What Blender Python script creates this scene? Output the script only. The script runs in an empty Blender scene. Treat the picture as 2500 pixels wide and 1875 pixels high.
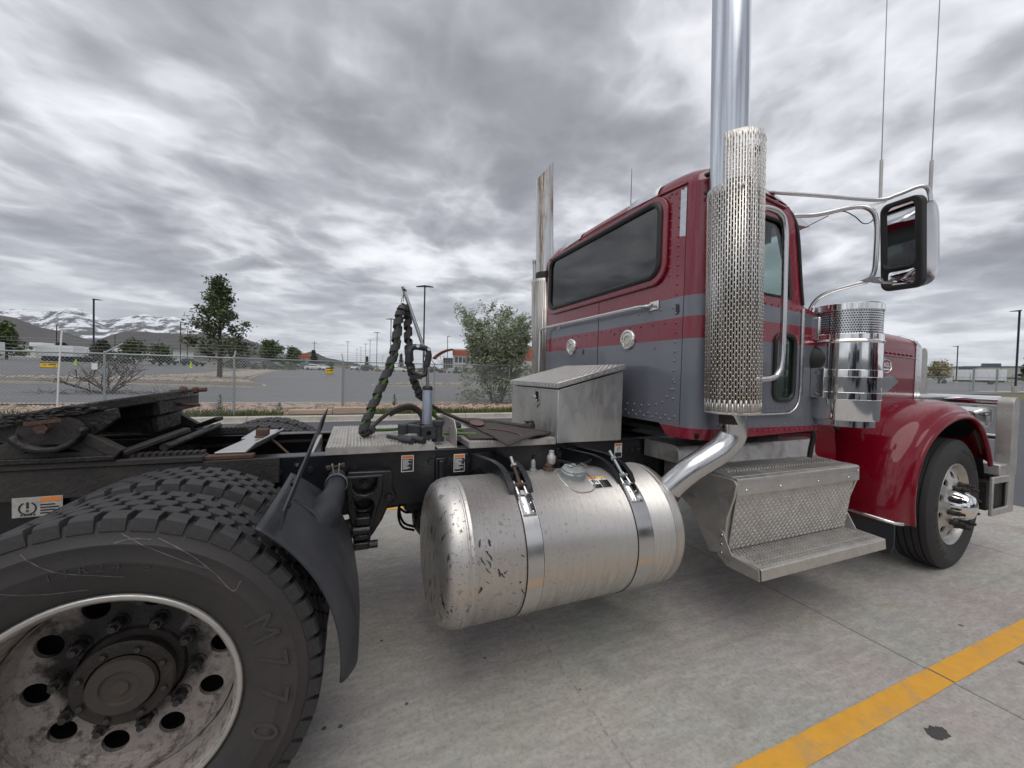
import bpy, bmesh, math, random
from mathutils import Vector as V, Matrix as MX, noise as NZ
pi = math.pi; R = math.radians
random.seed(7)
S = bpy.context.scene; COL = S.collection

# ---------------------------------------------------------------- camera, sky, sun, exposure
cam = bpy.data.cameras.new('camera'); co = bpy.data.objects.new('camera', cam); COL.objects.link(co)
yaw, pit, rol = 0.3889, 0.0233, 0.0254
fw = V((math.sin(yaw)*math.cos(pit), math.cos(yaw)*math.cos(pit), -math.sin(pit)))
rt = fw.cross(V((0, 0, 1))).normalized(); up = rt.cross(fw)
r2 = rt*math.cos(rol) + up*math.sin(rol); u2 = up*math.cos(rol) - rt*math.sin(rol)
m = MX((r2, u2, -fw)).transposed().to_4x4(); m.translation = V((0.6238, -2.5611, 1.4691))
co.matrix_world = m
cam.sensor_width = 36; cam.lens = 941.5/2500*36; cam.clip_start = .05; cam.clip_end = 60000
S.camera = co
CLOUD_OFF = (9.1, 8.8, 0)
SUN_EL, SUN_AZ = R(66), R(200)      # azimuth of the sun, measured from +Y towards +X
w = bpy.data.worlds.new('World'); S.world = w; w.use_nodes = True
sun = bpy.data.lights.new('sun', 'SUN'); so = bpy.data.objects.new('sun', sun); COL.objects.link(so)
sun.energy = 1.5; sun.angle = R(60); sun.color = (1, .97, .93)
sd = V((math.sin(SUN_AZ)*math.cos(SUN_EL), math.cos(SUN_AZ)*math.cos(SUN_EL), math.sin(SUN_EL)))
so.rotation_euler = sd.to_track_quat('Z', 'Y').to_euler()
S.view_settings.view_transform = 'Standard'; S.view_settings.look = 'None'
S.view_settings.exposure = 0.2; S.view_settings.gamma = 1; S.view_settings.use_curve_mapping = False
S.cycles.max_bounces = 6; S.cycles.diffuse_bounces = 3; S.cycles.glossy_bounces = 4; S.cycles.transparent_max_bounces = 16; S.cycles.volume_bounces = 0

class NT:
    """tiny node-tree builder"""
    def __init__(s, nt): s.t = nt; nt.nodes.clear()
    def n(s, ty, **k):
        nd = s.t.nodes.new(ty)
        for a, b in k.items():
            if a in nd.inputs.keys() and not hasattr(nd, a): nd.inputs[a].default_value = b
            else: setattr(nd, a, b)
        return nd
    def l(s, a, b): s.t.links.new(a, b)
    def math(s, op, a, b=None, c=None, clamp=False):
        nd = s.t.nodes.new('ShaderNodeMath'); nd.operation = op; nd.use_clamp = clamp
        for i, x in enumerate((a, b, c)):
            if x is None: continue
            if isinstance(x, (int, float)): nd.inputs[i].default_value = x
            else: s.l(x, nd.inputs[i])
        return nd.outputs[0]
    def vmath(s, op, a, b=None):
        nd = s.t.nodes.new('ShaderNodeVectorMath'); nd.operation = op
        for i, x in enumerate((a, b)):
            if x is None: continue
            if isinstance(x, (tuple, list)): nd.inputs[i].default_value = x
            else: s.l(x, nd.inputs[i])
        return nd.outputs[0]
    def noise(s, vec, scale, detail=4, rough=.55, dist=0, out='Fac'):
        nd = s.t.nodes.new('ShaderNodeTexNoise'); s.l(vec, nd.inputs['Vector'])
        nd.inputs['Scale'].default_value = scale; nd.inputs['Detail'].default_value = detail
        nd.inputs['Roughness'].default_value = rough; nd.inputs['Distortion'].default_value = dist
        return nd.outputs[out]
    def vor(s, vec, scale, out='Distance', rnd=1):
        nd = s.t.nodes.new('ShaderNodeTexVoronoi'); s.l(vec, nd.inputs['Vector'])
        nd.inputs['Scale'].default_value = scale; nd.inputs['Randomness'].default_value = rnd
        return nd.outputs[out]
    def ramp(s, x, a, b, lo=0., hi=1.):
        nd = s.t.nodes.new('ShaderNodeMapRange'); s.l(x, nd.inputs[0])
        for i, q in enumerate((a, b, lo, hi)): nd.inputs[i+1].default_value = q
        return nd.outputs[0]
    def mix(s, f, a, b, mode='MIX'):
        nd = s.t.nodes.new('ShaderNodeMix'); nd.data_type = 'RGBA'; nd.blend_type = mode
        for sock, x in ((nd.inputs[0], f), (nd.inputs[6], a), (nd.inputs[7], b)):
            if isinstance(x, (int, float)): sock.default_value = x
            elif isinstance(x, (tuple, list)): sock.default_value = (*x[:3], 1)
            else: s.l(x, sock)
        return nd.outputs[2]

def scl(n, vec, s, loc=(0, 0, 0)):
    nd = n.t.nodes.new('ShaderNodeMapping'); n.l(vec, nd.inputs[0])
    nd.inputs['Scale'].default_value = s; nd.inputs['Location'].default_value = loc
    return nd.outputs[0]

# ---- overcast sky: a physical sky almost wholly covered by a procedural cloud deck
n = NT(w.node_tree)
sky = n.n('ShaderNodeTexSky'); sky.sky_type = 'NISHITA'; sky.sun_disc = False
sky.sun_elevation = SUN_EL; sky.sun_rotation = SUN_AZ
tc = n.n('ShaderNodeTexCoord').outputs['Generated']
sx = n.n('ShaderNodeSeparateXYZ'); n.l(tc, sx.inputs[0])
dz = n.math('MAXIMUM', sx.outputs[2], 0.0)
def deck(off, loc):
    """direction projected on a flat cloud layer"""
    den = n.math('ADD', dz, off)
    cv = n.n('ShaderNodeCombineXYZ'); n.l(n.math('DIVIDE', sx.outputs[0], den), cv.inputs[0]); n.l(n.math('DIVIDE', sx.outputs[1], den), cv.inputs[1])
    q = scl(n, cv.outputs[0], (1, 1, 1), loc)
    wv = n.vmath('MULTIPLY', n.vmath('SUBTRACT', n.noise(q, 1.1, 3, .5, 0, 'Color'), (.5, .5, .5)), (.4, .4, 0))
    return n.vmath('ADD', q, wv)
P = deck(.13, CLOUD_OFF)
big = n.noise(P, .70, 3, .5)                                   # broad masses
lump = n.noise(scl(n, P, (1, 1, 1), (4.2, 9.1, 0)), 1.7, 8, .53)    # billows
bil = n.math('ABSOLUTE', n.math('SUBTRACT', n.noise(scl(n, P, (1, 1, 1), (1.7, 3.3, 0)), 2.6, 4, .5), .5))
cl = n.math('ADD', n.math('ADD', n.math('MULTIPLY', big, .50), n.math('MULTIPLY', lump, .50)), n.math('MULTIPLY', n.math('SUBTRACT', bil, .09), -.42))
rp = n.n('ShaderNodeValToRGB'); n.l(cl, rp.inputs[0])
cr_ = rp.color_ramp; cr_.interpolation = 'B_SPLINE'
for i, (p, c) in enumerate([(.36, (.20, .203, .225)), (.44, (.27, .275, .30)), (.50, (.37, .378, .41)), (.55, (.52, .53, .565)), (.64, (.86, .87, .90))]):
    e = cr_.elements[i] if i < 2 else cr_.elements.new(p)
    e.position = p; e.color = (*c, 1)
hz = n.ramp(dz, 0.0, .22, 1, 0)                                    # the deck pales towards the horizon
hzc = n.mix(n.math('MULTIPLY', hz, .74), rp.outputs[0], (.55, .58, .635))
blue = n.mix(1.0, sky.outputs[0], (.10, .10, .10), 'MULTIPLY')
cov = n.mix(.95, blue, hzc)
bg = n.n('ShaderNodeBackground'); bg.inputs[1].default_value = 1.15; n.l(cov, bg.inputs[0])
wo = n.n('ShaderNodeOutputWorld'); n.l(bg.outputs[0], wo.inputs[0])

# ---------------------------------------------------------------- mesh helpers
class MB:
    def __init__(s): s.v = []; s.f = []
    def add(s, vs, fs):
        o = len(s.v); s.v += [tuple(p) for p in vs]; s.f += [[i+o for i in f] for f in fs]; return s
    def box(s, x0, x1, y0, y1, z0, z1):
        return s.add([(x0, y0, z0), (x1, y0, z0), (x1, y1, z0), (x0, y1, z0), (x0, y0, z1), (x1, y0, z1), (x1, y1, z1), (x0, y1, z1)],
                     [(0, 3, 2, 1), (4, 5, 6, 7), (0, 1, 5, 4), (1, 2, 6, 5), (2, 3, 7, 6), (3, 0, 4, 7)])
    def bar(s, a, b, w_, h, up=(0, 0, 1)):
        a, b = V(a), V(b); d = (b-a).normalized(); q = d.cross(V(up))
        if q.length < 1e-5: q = d.cross(V((1, 0, 0)))
        q = q.normalized()*w_/2; u = q.cross(d).normalized()*h/2
        return s.add([a-q-u, a+q-u, a+q+u, a-q+u, b-q-u, b+q-u, b+q+u, b-q+u],
                     [(0, 1, 2, 3), (7, 6, 5, 4), (0, 4, 5, 1), (1, 5, 6, 2), (2, 6, 7, 3), (3, 7, 4, 0)])
    def tube(s, pts, r, n=10, caps=True):
        pts = [V(p) for p in pts]; k = len(pts); rs = r if isinstance(r, (list, tuple)) else [r]*k
        o = len(s.v); d = (pts[1]-pts[0]).normalized()
        a = d.cross(V((0, 0, 1)));
        if a.length < 1e-3: a = d.cross(V((1, 0, 0)))
        a.normalize()
        for i, p in enumerate(pts):
            d2 = (pts[min(i+1, k-1)]-pts[max(i-1, 0)]).normalized()
            a = (a-d2*a.dot(d2)).normalized(); b = d2.cross(a)
            for j in range(n):
                t = 2*pi*j/n; s.v.append(tuple(p+(a*math.cos(t)+b*math.sin(t))*rs[i]))
        for i in range(k-1):
            for j in range(n):
                j2 = (j+1) % n; s.f.append([o+i*n+j, o+i*n+j2, o+(i+1)*n+j2, o+(i+1)*n+j])
        if caps:
            s.f.append([o+j for j in range(n)][::-1]); s.f.append([o+(k-1)*n+j for j in range(n)])
        return s
    def cyl(s, a, b, r, r1=None, n=16): return s.tube([a, b], [r, r if r1 is None else r1], n)
    def lathe(s, prof, o, ax, n=32, a0=0, a1=2*pi, ref=None):
        """prof: (radius, height along ax)"""
        o = V(o); ax = V(ax).normalized(); e = V(ref) if ref else (V((1, 0, 0)) if abs(ax.x) < .9 else V((0, 0, 1)))
        e = (e-ax*e.dot(ax)).normalized(); g = ax.cross(e); full = abs(a1-a0-2*pi) < 1e-6
        k = n if full else n+1; b = len(s.v)
        for r, h in prof:
            for j in range(k):
                t = a0+(a1-a0)*j/n; s.v.append(tuple(o+ax*h+(e*math.cos(t)+g*math.sin(t))*r))
        for i in range(len(prof)-1):
            for j in range(n):
                j2 = (j+1) % k; s.f.append([b+i*k+j, b+i*k+j2, b+(i+1)*k+j2, b+(i+1)*k+j])
        return s
    def prism(s, poly, fn, t0, t1):
        k = len(poly); b = len(s.v)
        s.v += [tuple(fn(x, y, t0)) for x, y in poly]+[tuple(fn(x, y, t1)) for x, y in poly]
        s.f += [[b+i for i in range(k)][::-1], [b+k+i for i in range(k)]]
        s.f += [[b+i, b+(i+1) % k, b+k+(i+1) % k, b+k+i] for i in range(k)]
        return s
    def grid(s, fn, nu, nv, cu=False, cv=False):
        b = len(s.v)
        for i in range(nu):
            for j in range(nv): s.v.append(tuple(fn(i/(nu if cu else nu-1), j/(nv if cv else nv-1))))
        for i in range(nu if cu else nu-1):
            for j in range(nv if cv else nv-1):
                i2, j2 = (i+1) % nu, (j+1) % nv
                s.f.append([b+i*nv+j, b+i2*nv+j, b+i2*nv+j2, b+i*nv+j2])
        return s
    def sph(s, c, r, n=12, sc=(1, 1, 1)):
        return s.grid(lambda u, v: (c[0]+r*sc[0]*math.sin(pi*v)*math.cos(2*pi*u), c[1]+r*sc[1]*math.sin(pi*v)*math.sin(2*pi*u), c[2]+r*sc[2]*math.cos(pi*v)), n, n//2+2, cu=True)
    def plate(s, outer, holes, fn, t0, t1):
        """flat sheet with holes, extruded from t0 to t1"""
        bm = bmesh.new(); es = []
        loops = [outer]+list(holes)
        for lp in loops:
            vs = [bm.verts.new((x, y, 0)) for x, y in lp]
            es += [bm.edges.new((vs[i], vs[(i+1) % len(vs)])) for i in range(len(vs))]
        bmesh.ops.triangle_fill(bm, use_beauty=True, use_dissolve=False, edges=es, normal=(0, 0, 1))
        bm.verts.index_update(); b = len(s.v); k = len(bm.verts); bm.verts.ensure_lookup_table()
        co_ = [(q.co.x, q.co.y) for q in bm.verts]
        s.v += [tuple(fn(x, y, t0)) for x, y in co_]+[tuple(fn(x, y, t1)) for x, y in co_]
        for f in bm.faces:
            ids = [q.index for q in f.verts]
            s.f.append([b+i for i in ids][::-1]); s.f.append([b+k+i for i in ids])
        c = 0
        for lp in loops:
            L = len(lp)
            for i in range(L): i2 = (i+1) % L; s.f.append([b+c+i, b+c+i2, b+k+c+i2, b+k+c+i])
            c += L
        bm.free(); return s
    def xf(s, mat):
        s.v = [tuple(mat @ V(p)) for p in s.v]; return s
    def mesh(s, name, mat=None, sm=35, fix=True):
        me = bpy.data.meshes.new(name); me.from_pydata(s.v, [], s.f); me.update()
        if fix:
            bm = bmesh.new(); bm.from_mesh(me); bmesh.ops.remove_doubles(bm, verts=bm.verts, dist=1e-5)
            bmesh.ops.recalc_face_normals(bm, faces=bm.faces); bm.to_mesh(me); bm.free()
        if sm:
            me.polygons.foreach_set('use_smooth', [True]*len(me.polygons)); me.set_sharp_from_angle(angle=R(sm))
        if mat: me.materials.append(mat)
        return me

def link(name, data, parent=None, loc=None, rot=None, sc=None):
    o = bpy.data.objects.new(name, data); COL.objects.link(o)
    if parent: o.parent = parent
    if loc is not None: o.location = loc
    if rot is not None: o.rotation_euler = rot
    if sc is not None: o.scale = sc
    return o
def ob(name, mb, mat, parent=None, sm=35, bev=0, seg=2, fix=True, kind=None, label=None):
    o = link(name, mb.mesh(name, mat, sm, fix), parent)
    if bev:
        md = o.modifiers.new('b', 'BEVEL'); md.width = bev; md.segments = seg; md.limit_method = 'ANGLE'; md.angle_limit = R(40)
    if kind: o['kind'] = kind
    if label: o['label'] = label
    return o
def thing(o, label, cat, group=None):
    o['label'] = label; o['category'] = cat
    if group: o['group'] = group
    return o
def empty(name, loc=(0, 0, 0), rz=0): return link(name, None, None, loc, (0, 0, rz))
def rrect(x0, x1, y0, y1, r, n=6):
    p = []
    for cx, cy, a in ((x1-r, y1-r, 0), (x0+r, y1-r, 90), (x0+r, y0+r, 180), (x1-r, y0+r, 270)):
        p += [(cx+r*math.cos(R(a+90*i/n)), cy+r*math.sin(R(a+90*i/n))) for i in range(n+1)]
    return p
def circ(cx, cy, r, n=20): return [(cx+r*math.cos(2*pi*i/n), cy+r*math.sin(2*pi*i/n)) for i in range(n)]
def spl(pts, k=6):
    """catmull-rom through points"""
    p = [V(q) for q in pts]; p = [p[0]*2-p[1]]+p+[p[-1]*2-p[-2]]; out = []
    for i in range(1, len(p)-2):
        for j in range(k):
            t = j/k; a, b, c, d = p[i-1:i+3]
            out.append(.5*((2*b)+(c-a)*t+(2*a-5*b+4*c-d)*t*t+(3*b-a-3*c+d)*t**3))
    return out+[p[-2]]
def text_mesh(s, size, ext, mat, align='CENTER'):
    c = bpy.data.curves.new('t', 'FONT'); c.body = s; c.size = size; c.extrude = ext; c.align_x = align; c.align_y = 'CENTER'; c.resolution_u = 3
    o = bpy.data.objects.new('t', c); COL.objects.link(o)
    bpy.context.view_layer.update()
    me = bpy.data.meshes.new_from_object(o.evaluated_get(bpy.context.evaluated_depsgraph_get()))
    bpy.data.objects.remove(o); bpy.data.curves.remove(c); me.name = 'lettering'
    me.materials.clear(); me.materials.append(mat); return me
XZ = lambda y0: (lambda x, z, t: (x, y0+t, z))     # sheet in a side plane
YZ = lambda x0: (lambda y, z, t: (x0+t, y, z))     # sheet in a cross plane
XY = lambda z0: (lambda x, y, t: (x, y, z0+t))

# ---------------------------------------------------------------- materials
def mat(name, col, rough=.5, metal=0., var=.12, vs=6, bump=0., bs=80, coat=0., dirt=None, dl=(.5, .7), ds=5, stretch=(1, 1, 1), rv=.08, spec=.5):
    """col mottled by noise; dirt = (colour, strength) in noise patches; bump = fine relief"""
    m = bpy.data.materials.new(name); m.use_nodes = True; n = NT(m.node_tree)
    b = n.n('ShaderNodeBsdfPrincipled'); o = n.n('ShaderNodeOutputMaterial'); n.l(b.outputs[0], o.inputs[0])
    p = scl(n, n.n('ShaderNodeTexCoord').outputs['Object'], stretch)
    f = n.noise(p, vs, 5, .6)
    c = n.mix(f, [max(0, x*(1-2*var)) for x in col], [x*(1+2*var) for x in col])
    rg = n.ramp(f, .3, .7, max(.02, rough-rv), rough+rv)
    if dirt:
        dcol, st = dirt
        d = n.math('MULTIPLY', n.ramp(n.noise(p, ds, 7, .68), dl[0], dl[1]), st, clamp=True)
        c = n.mix(d, c, dcol)
        rg = n.math('ADD', rg, n.math('MULTIPLY', d, .25), clamp=True)
        b.inputs['Metallic'].default_value = metal
        if metal: n.l(n.math('MULTIPLY', n.math('SUBTRACT', 1., d), metal), b.inputs['Metallic'])
    else: b.inputs['Metallic'].default_value = metal
    n.l(c, b.inputs['Base Color']); n.l(rg, b.inputs['Roughness'])
    b.inputs['Specular IOR Level'].default_value = spec
    if coat: b.inputs['Coat Weight'].default_value = coat; b.inputs['Coat Roughness'].default_value = .04
    if bump:
        bn = n.n('ShaderNodeBump'); bn.inputs['Strength'].default_value = bump; bn.inputs['Distance'].default_value = .01
        n.l(n.noise(p, bs, 4, .6), bn.inputs['Height']); n.l(bn.outputs[0], b.inputs['Normal'])
    m['n'] = 0
    return m
def glass(name, tint, ior=1.5):
    m = bpy.data.materials.new(name); m.use_nodes = True; n = NT(m.node_tree)
    fr = n.n('ShaderNodeFresnel'); fr.inputs[0].default_value = ior
    t = n.n('ShaderNodeBsdfTransparent'); t.inputs[0].default_value = (*tint, 1)
    g = n.n('ShaderNodeBsdfGlossy'); g.inputs['Roughness'].default_value = .02
    mx = n.n('ShaderNodeMixShader'); o = n.n('ShaderNodeOutputMaterial')
    bf = n.n('ShaderNodeNewGeometry').outputs['Backfacing']      # a thin pane: same reflection from both sides
    n.l(n.ramp(bf, 0, 1, ior, 1/ior), fr.inputs[0])
    n.l(fr.outputs[0], mx.inputs[0]); n.l(t.outputs[0], mx.inputs[1]); n.l(g.outputs[0], mx.inputs[2]); n.l(mx.outputs[0], o.inputs[0])
    return m
RED = (.19, .005, .018)
M = {}
M['red'] = mat('red_paint', RED, .28, 0, .06, 3, coat=.9, dirt=((.2, .1, .1), .25), dl=(.55, .8), ds=14)
M['red_clean'] = mat('red_paint_polished', (.165, .002, .011), .3, 0, .05, 3, coat=.7, spec=.1, dirt=((.26, .16, .15), .12), dl=(.55, .85), ds=18)
M['grey'] = mat('grey_paint', (.17, .18, .21), .35, .25, .08, 4, coat=.4)
M['black'] = mat('black_frame_paint', (.007, .008, .011), .32, 0, .3, 5, bump=.12, bs=40, dirt=((.055, .05, .045), .45), dl=(.55, .9), ds=7)
M['blackgloss'] = mat('black_casting', (.012, .012, .014), .3, 0, .3, 9, bump=.3, bs=60, dirt=((.05, .045, .04), .4), dl=(.55, .9), ds=12)
M['grease'] = mat('greasy_black_steel', (.008, .0078, .0075), .48, 0, .4, 12, bump=1.0, bs=32, dirt=((.045, .038, .031), .55), dl=(.56, .82), ds=6)
M['dusty'] = mat('dusty_steel', (.030, .027, .025), .7, 0, .35, 8, bump=.5, bs=50, dirt=((.09, .070, .052), .55), dl=(.5, .8), ds=5)
M['rust'] = mat('rusty_steel', (.085, .048, .034), .8, 0, .35, 20, bump=.5, bs=80)
M['rubber'] = mat('tyre_rubber', (.028, .027, .028), .72, 0, .2, 9, bump=.15, bs=120, dirt=((.055, .05, .047), .55), dl=(.45, .85), ds=4)
M['tread'] = mat('tread_rubber', (.026, .026, .028), .62, 0, .2, 30, bump=.2, bs=150, dirt=((.07, .066, .06), .4), dl=(.5, .85), ds=18)
M['side'] = mat('dusty_sidewall', (.030, .028, .028), .66, 0, .25, 5, bump=.18, bs=140, dirt=((.066, .056, .050), .65), dl=(.4, .75), ds=3)
M['scuff'] = mat('scuffed_rubber', (.12, .11, .105), .85, 0, .3, 60)
M['plastic'] = mat('black_fender_plastic', (.030, .032, .038), .5, 0, .2, 6, bump=.15, bs=30, dirt=((.08, .075, .07), .5), dl=(.5, .85), ds=6, stretch=(1, 1, .5))
M['alu'] = mat('weathered_aluminium', (.52, .51, .49), .46, .75, .10, 7, bump=.12, bs=90, dirt=((.25, .225, .20), .55), dl=(.46, .7), ds=10)
M['alu_box'] = mat('toolbox_aluminium', (.55, .55, .54), .34, .85, .10, 5, bump=.06, bs=30, dirt=((.33, .31, .28), .5), dl=(.46, .75), ds=22, stretch=(1, 1, .35))
M['alu_plate'] = mat('deck_plate_aluminium', (.50, .48, .45), .5, .55, .15, 12, bump=.2, bs=90, dirt=((.16, .14, .12), .75), dl=(.5, .7), ds=14)
M['alu_step'] = mat('step_aluminium', (.55, .535, .51), .4, .8, .1, 9, bump=.12, bs=120, dirt=((.27, .24, .21), .6), dl=(.45, .72), ds=13)
M['rim'] = mat('polished_rim', (.52, .505, .48), .38, .8, .1, 8, bump=.06, bs=70, dirt=((.30, .27, .23), .5), dl=(.48, .75), ds=16)
M['rim_dirty'] = mat('grimy_rim', (.24, .215, .20), .55, .45, .22, 14, bump=.5, bs=60, dirt=((.016, .013, .011), .97), dl=(.45, .60), ds=11)
M['grime'] = mat('oily_hub', (.022, .018, .015), .6, 0, .4, 20, bump=.5, bs=70, dirt=((.07, .045, .03), .6), dl=(.5, .75), ds=14)
M['hub'] = mat('dusty_hub_cap', (.055, .046, .038), .7, .1, .25, 10, bump=.3, bs=60, dirt=((.14, .055, .025), .7), dl=(.6, .72), ds=9)
M['nut'] = mat('oily_nut', (.06, .057, .055), .3, .6, .3, 40)
M['chrome'] = mat('chrome', (.82, .82, .82), .07, 1, .03, 5, rv=.03)
M['stack'] = mat('stack_chrome', (.62, .655, .70), .20, 1, .08, 6, rv=.08, stretch=(2, 2, .25), dirt=((.42, .44, .47), .3), dl=(.5, .8), ds=12)
M['shield'] = mat('heat_shield_steel', (.68, .655, .62), .38, .9, .08, 10, rv=.08, bump=.05, bs=25, dirt=((.42, .37, .31), .35), dl=(.5, .8), ds=16)
M['steel'] = mat('stainless', (.66, .66, .66), .2, 1, .05, 8, rv=.06, bump=.05, bs=40)
M['strap'] = mat('stainless_strap', (.62, .61, .60), .24, 1, .06, 9, rv=.06)
M['post'] = mat('galvanised_post', (.40, .44, .52), .42, .7, .25, 30, bump=.3, bs=60, stretch=(1, 1, .3))
M['galv'] = mat('galvanised_steel', (.33, .36, .36), .5, .5, .12, 20)
M['hole'] = mat('dark_interior', (.006, .006, .006), .9, 0)
M['hose'] = mat('brown_hose', (.055, .045, .038), .55, 0, .2, 30)
M['wrap'] = mat('spiral_wrap', (.055, .056, .06), .6, 0, .15, 40, bump=.15, bs=100)
M['green'] = mat('green_hose', (.075, .145, .035), .45, 0, .2, 30)
M['white'] = mat('white_paint', (.75, .75, .74), .5, 0, .05, 8)
M['white_dirty'] = mat('grimy_white_label', (.40, .385, .36), .6, 0, .25, 40)
M['label_black'] = mat('printed_black', (.02, .02, .022), .5)
M['orange'] = mat('warning_orange', (.75, .22, .03), .5)
M['yellow_sign'] = mat('sign_yellow', (.80, .52, .04), .5)
M['tape'] = mat('reflective_tape', (.62, .66, .70), .25, .15, .06, 30)
M['lens'] = mat('clear_lens', (.52, .52, .44), .12, .1, .25, 60, coat=1)
M['glass_dark'] = glass('tinted_glass', (.13, .145, .15), 1.85)
M['glass'] = glass('window_glass', (.72, .80, .78))
M['gasket'] = mat('rubber_gasket', (.02, .02, .02), .5)
M['mirror'] = mat('mirror_glass', (.85, .86, .87), .02, 1, .01, 4, rv=.01)
M['seat'] = mat('seat_vinyl', (.10, .115, .12), .6)
M['mat'] = mat('brown_rubber_mat', (.060, .050, .045), .8, 0, .2, 30, bump=.5, bs=160)
M['matprint'] = mat('faded_red_print', (.15, .085, .075), .8, 0, .2, 40)
M['amber'] = mat('amber_lens', (.8, .3, .05), .2)
def custom(name):
    m = bpy.data.materials.new(name); m.use_nodes = True; n = NT(m.node_tree)
    b = n.n('ShaderNodeBsdfPrincipled'); o = n.n('ShaderNodeOutputMaterial'); n.l(b.outputs[0], o.inputs[0])
    p = n.n('ShaderNodeTexCoord').outputs['Object']
    return m, n, b, p
def bumpn(n, b, h, st, dist=.01):
    bn = n.n('ShaderNodeBump'); bn.inputs['Strength'].default_value = st; bn.inputs['Distance'].default_value = dist
    n.l(h, bn.inputs['Height']); n.l(bn.outputs[0], b.inputs['Normal'])
# cab skin: painted bands of dark red and grey by height
m, n, b, p = custom('cab_two_tone_paint'); M['cab'] = m
s = n.n('ShaderNodeSeparateXYZ'); n.l(p, s.inputs[0]); z = s.outputs[2]; x = s.outputs[0]
top = n.ramp(x, 2.45, 3.2, 1.957, 1.910); bot = n.ramp(x, 2.45, 3.2, 1.836, 1.826)
g1 = n.math('MULTIPLY', n.math('GREATER_THAN', z, 1.188), n.math('LESS_THAN', z, 1.708))
g2 = n.math('MULTIPLY', n.math('GREATER_THAN', z, bot), n.math('LESS_THAN', z, top))
gm = n.math('MAXIMUM', g1, g2)
f = n.noise(p, 4, 5, .6)
red = n.mix(f, (.195, .005, .018), (.245, .010, .028)); gry = n.mix(f, (.145, .155, .185), (.20, .21, .245))
c = n.mix(gm, red, gry)
dust = n.math('MULTIPLY', n.ramp(n.noise(scl(n, p, (1, 1, .3)), 9, 7, .7), .5, .8), .16)
c = n.mix(dust, c, (.22, .19, .18))
grime = n.math('MULTIPLY', n.ramp(n.noise(scl(n, p, (1, 1, .6)), 26, 5, .7), .58, .64), n.math('MULTIPLY', n.ramp(z, 2.0, 2.09), n.ramp(z, 2.09, 2.13, 1, 0)))
c = n.mix(grime, c, (.02, .012, .014))
n.l(c, b.inputs['Base Color']); n.l(n.math('ADD', n.math('MULTIPLY', gm, .12), n.math('ADD', dust, .25)), b.inputs['Roughness'])
n.l(n.math('MULTIPLY', gm, .3), b.inputs['Metallic'])
b.inputs['Coat Weight'].default_value = .7; b.inputs['Coat Roughness'].default_value = .06
bumpn(n, b, n.noise(p, 2.5, 2, .5), .10, .02)
# fuel tank: brushed aluminium, dust, tar spots and drips
m, n, b, p = custom('fuel_tank_aluminium'); M['tank'] = m
s = n.n('ShaderNodeSeparateXYZ'); n.l(p, s.inputs[0])
br = n.noise(scl(n, p, (40, 3, 3)), 2.2, 6, .65)
f2 = n.noise(p, 3.5, 6, .6); f3 = n.noise(p, 120, 3, .7)
c = n.mix(f2, (.56, .535, .505), (.70, .68, .65))
c = n.mix(n.ramp(br, .3, .75, 0, .35), c, (.40, .37, .34))
low = n.math('MULTIPLY', n.ramp(s.outputs[2], .62, .36), n.ramp(n.noise(scl(n, p, (22, 2, 2)), 3, 6, .7), .38, .68))
c = n.mix(n.math('MULTIPLY', low, .9), c, (.13, .105, .092))
sp = n.ramp(n.noise(p, 55, 5, .75), .57, .64)
rear = n.ramp(s.outputs[0], 1.75, 1.0, .22, .9)
c = n.mix(n.math('MULTIPLY', sp, rear), c, (.12, .10, .09))
dr = n.math('MULTIPLY', n.ramp(n.noise(scl(n, p, (18, 26, 5)), 1.6, 4, .6), .60, .66), n.ramp(s.outputs[0], 1.10, 1.04))
c = n.mix(n.math('MULTIPLY', dr, .85), c, (.06, .048, .045))
n.l(c, b.inputs['Base Color'])
n.l(n.math('SUBTRACT', .88, n.math('MULTIPLY', n.math('ADD', low, n.math('MULTIPLY', sp, rear)), .6), clamp=True), b.inputs['Metallic'])
n.l(n.ramp(br, .2, .8, .30, .48), b.inputs['Roughness'])
bumpn(n, b, n.math('ADD', br, n.math('MULTIPLY', f3, .5)), .08)
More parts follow.
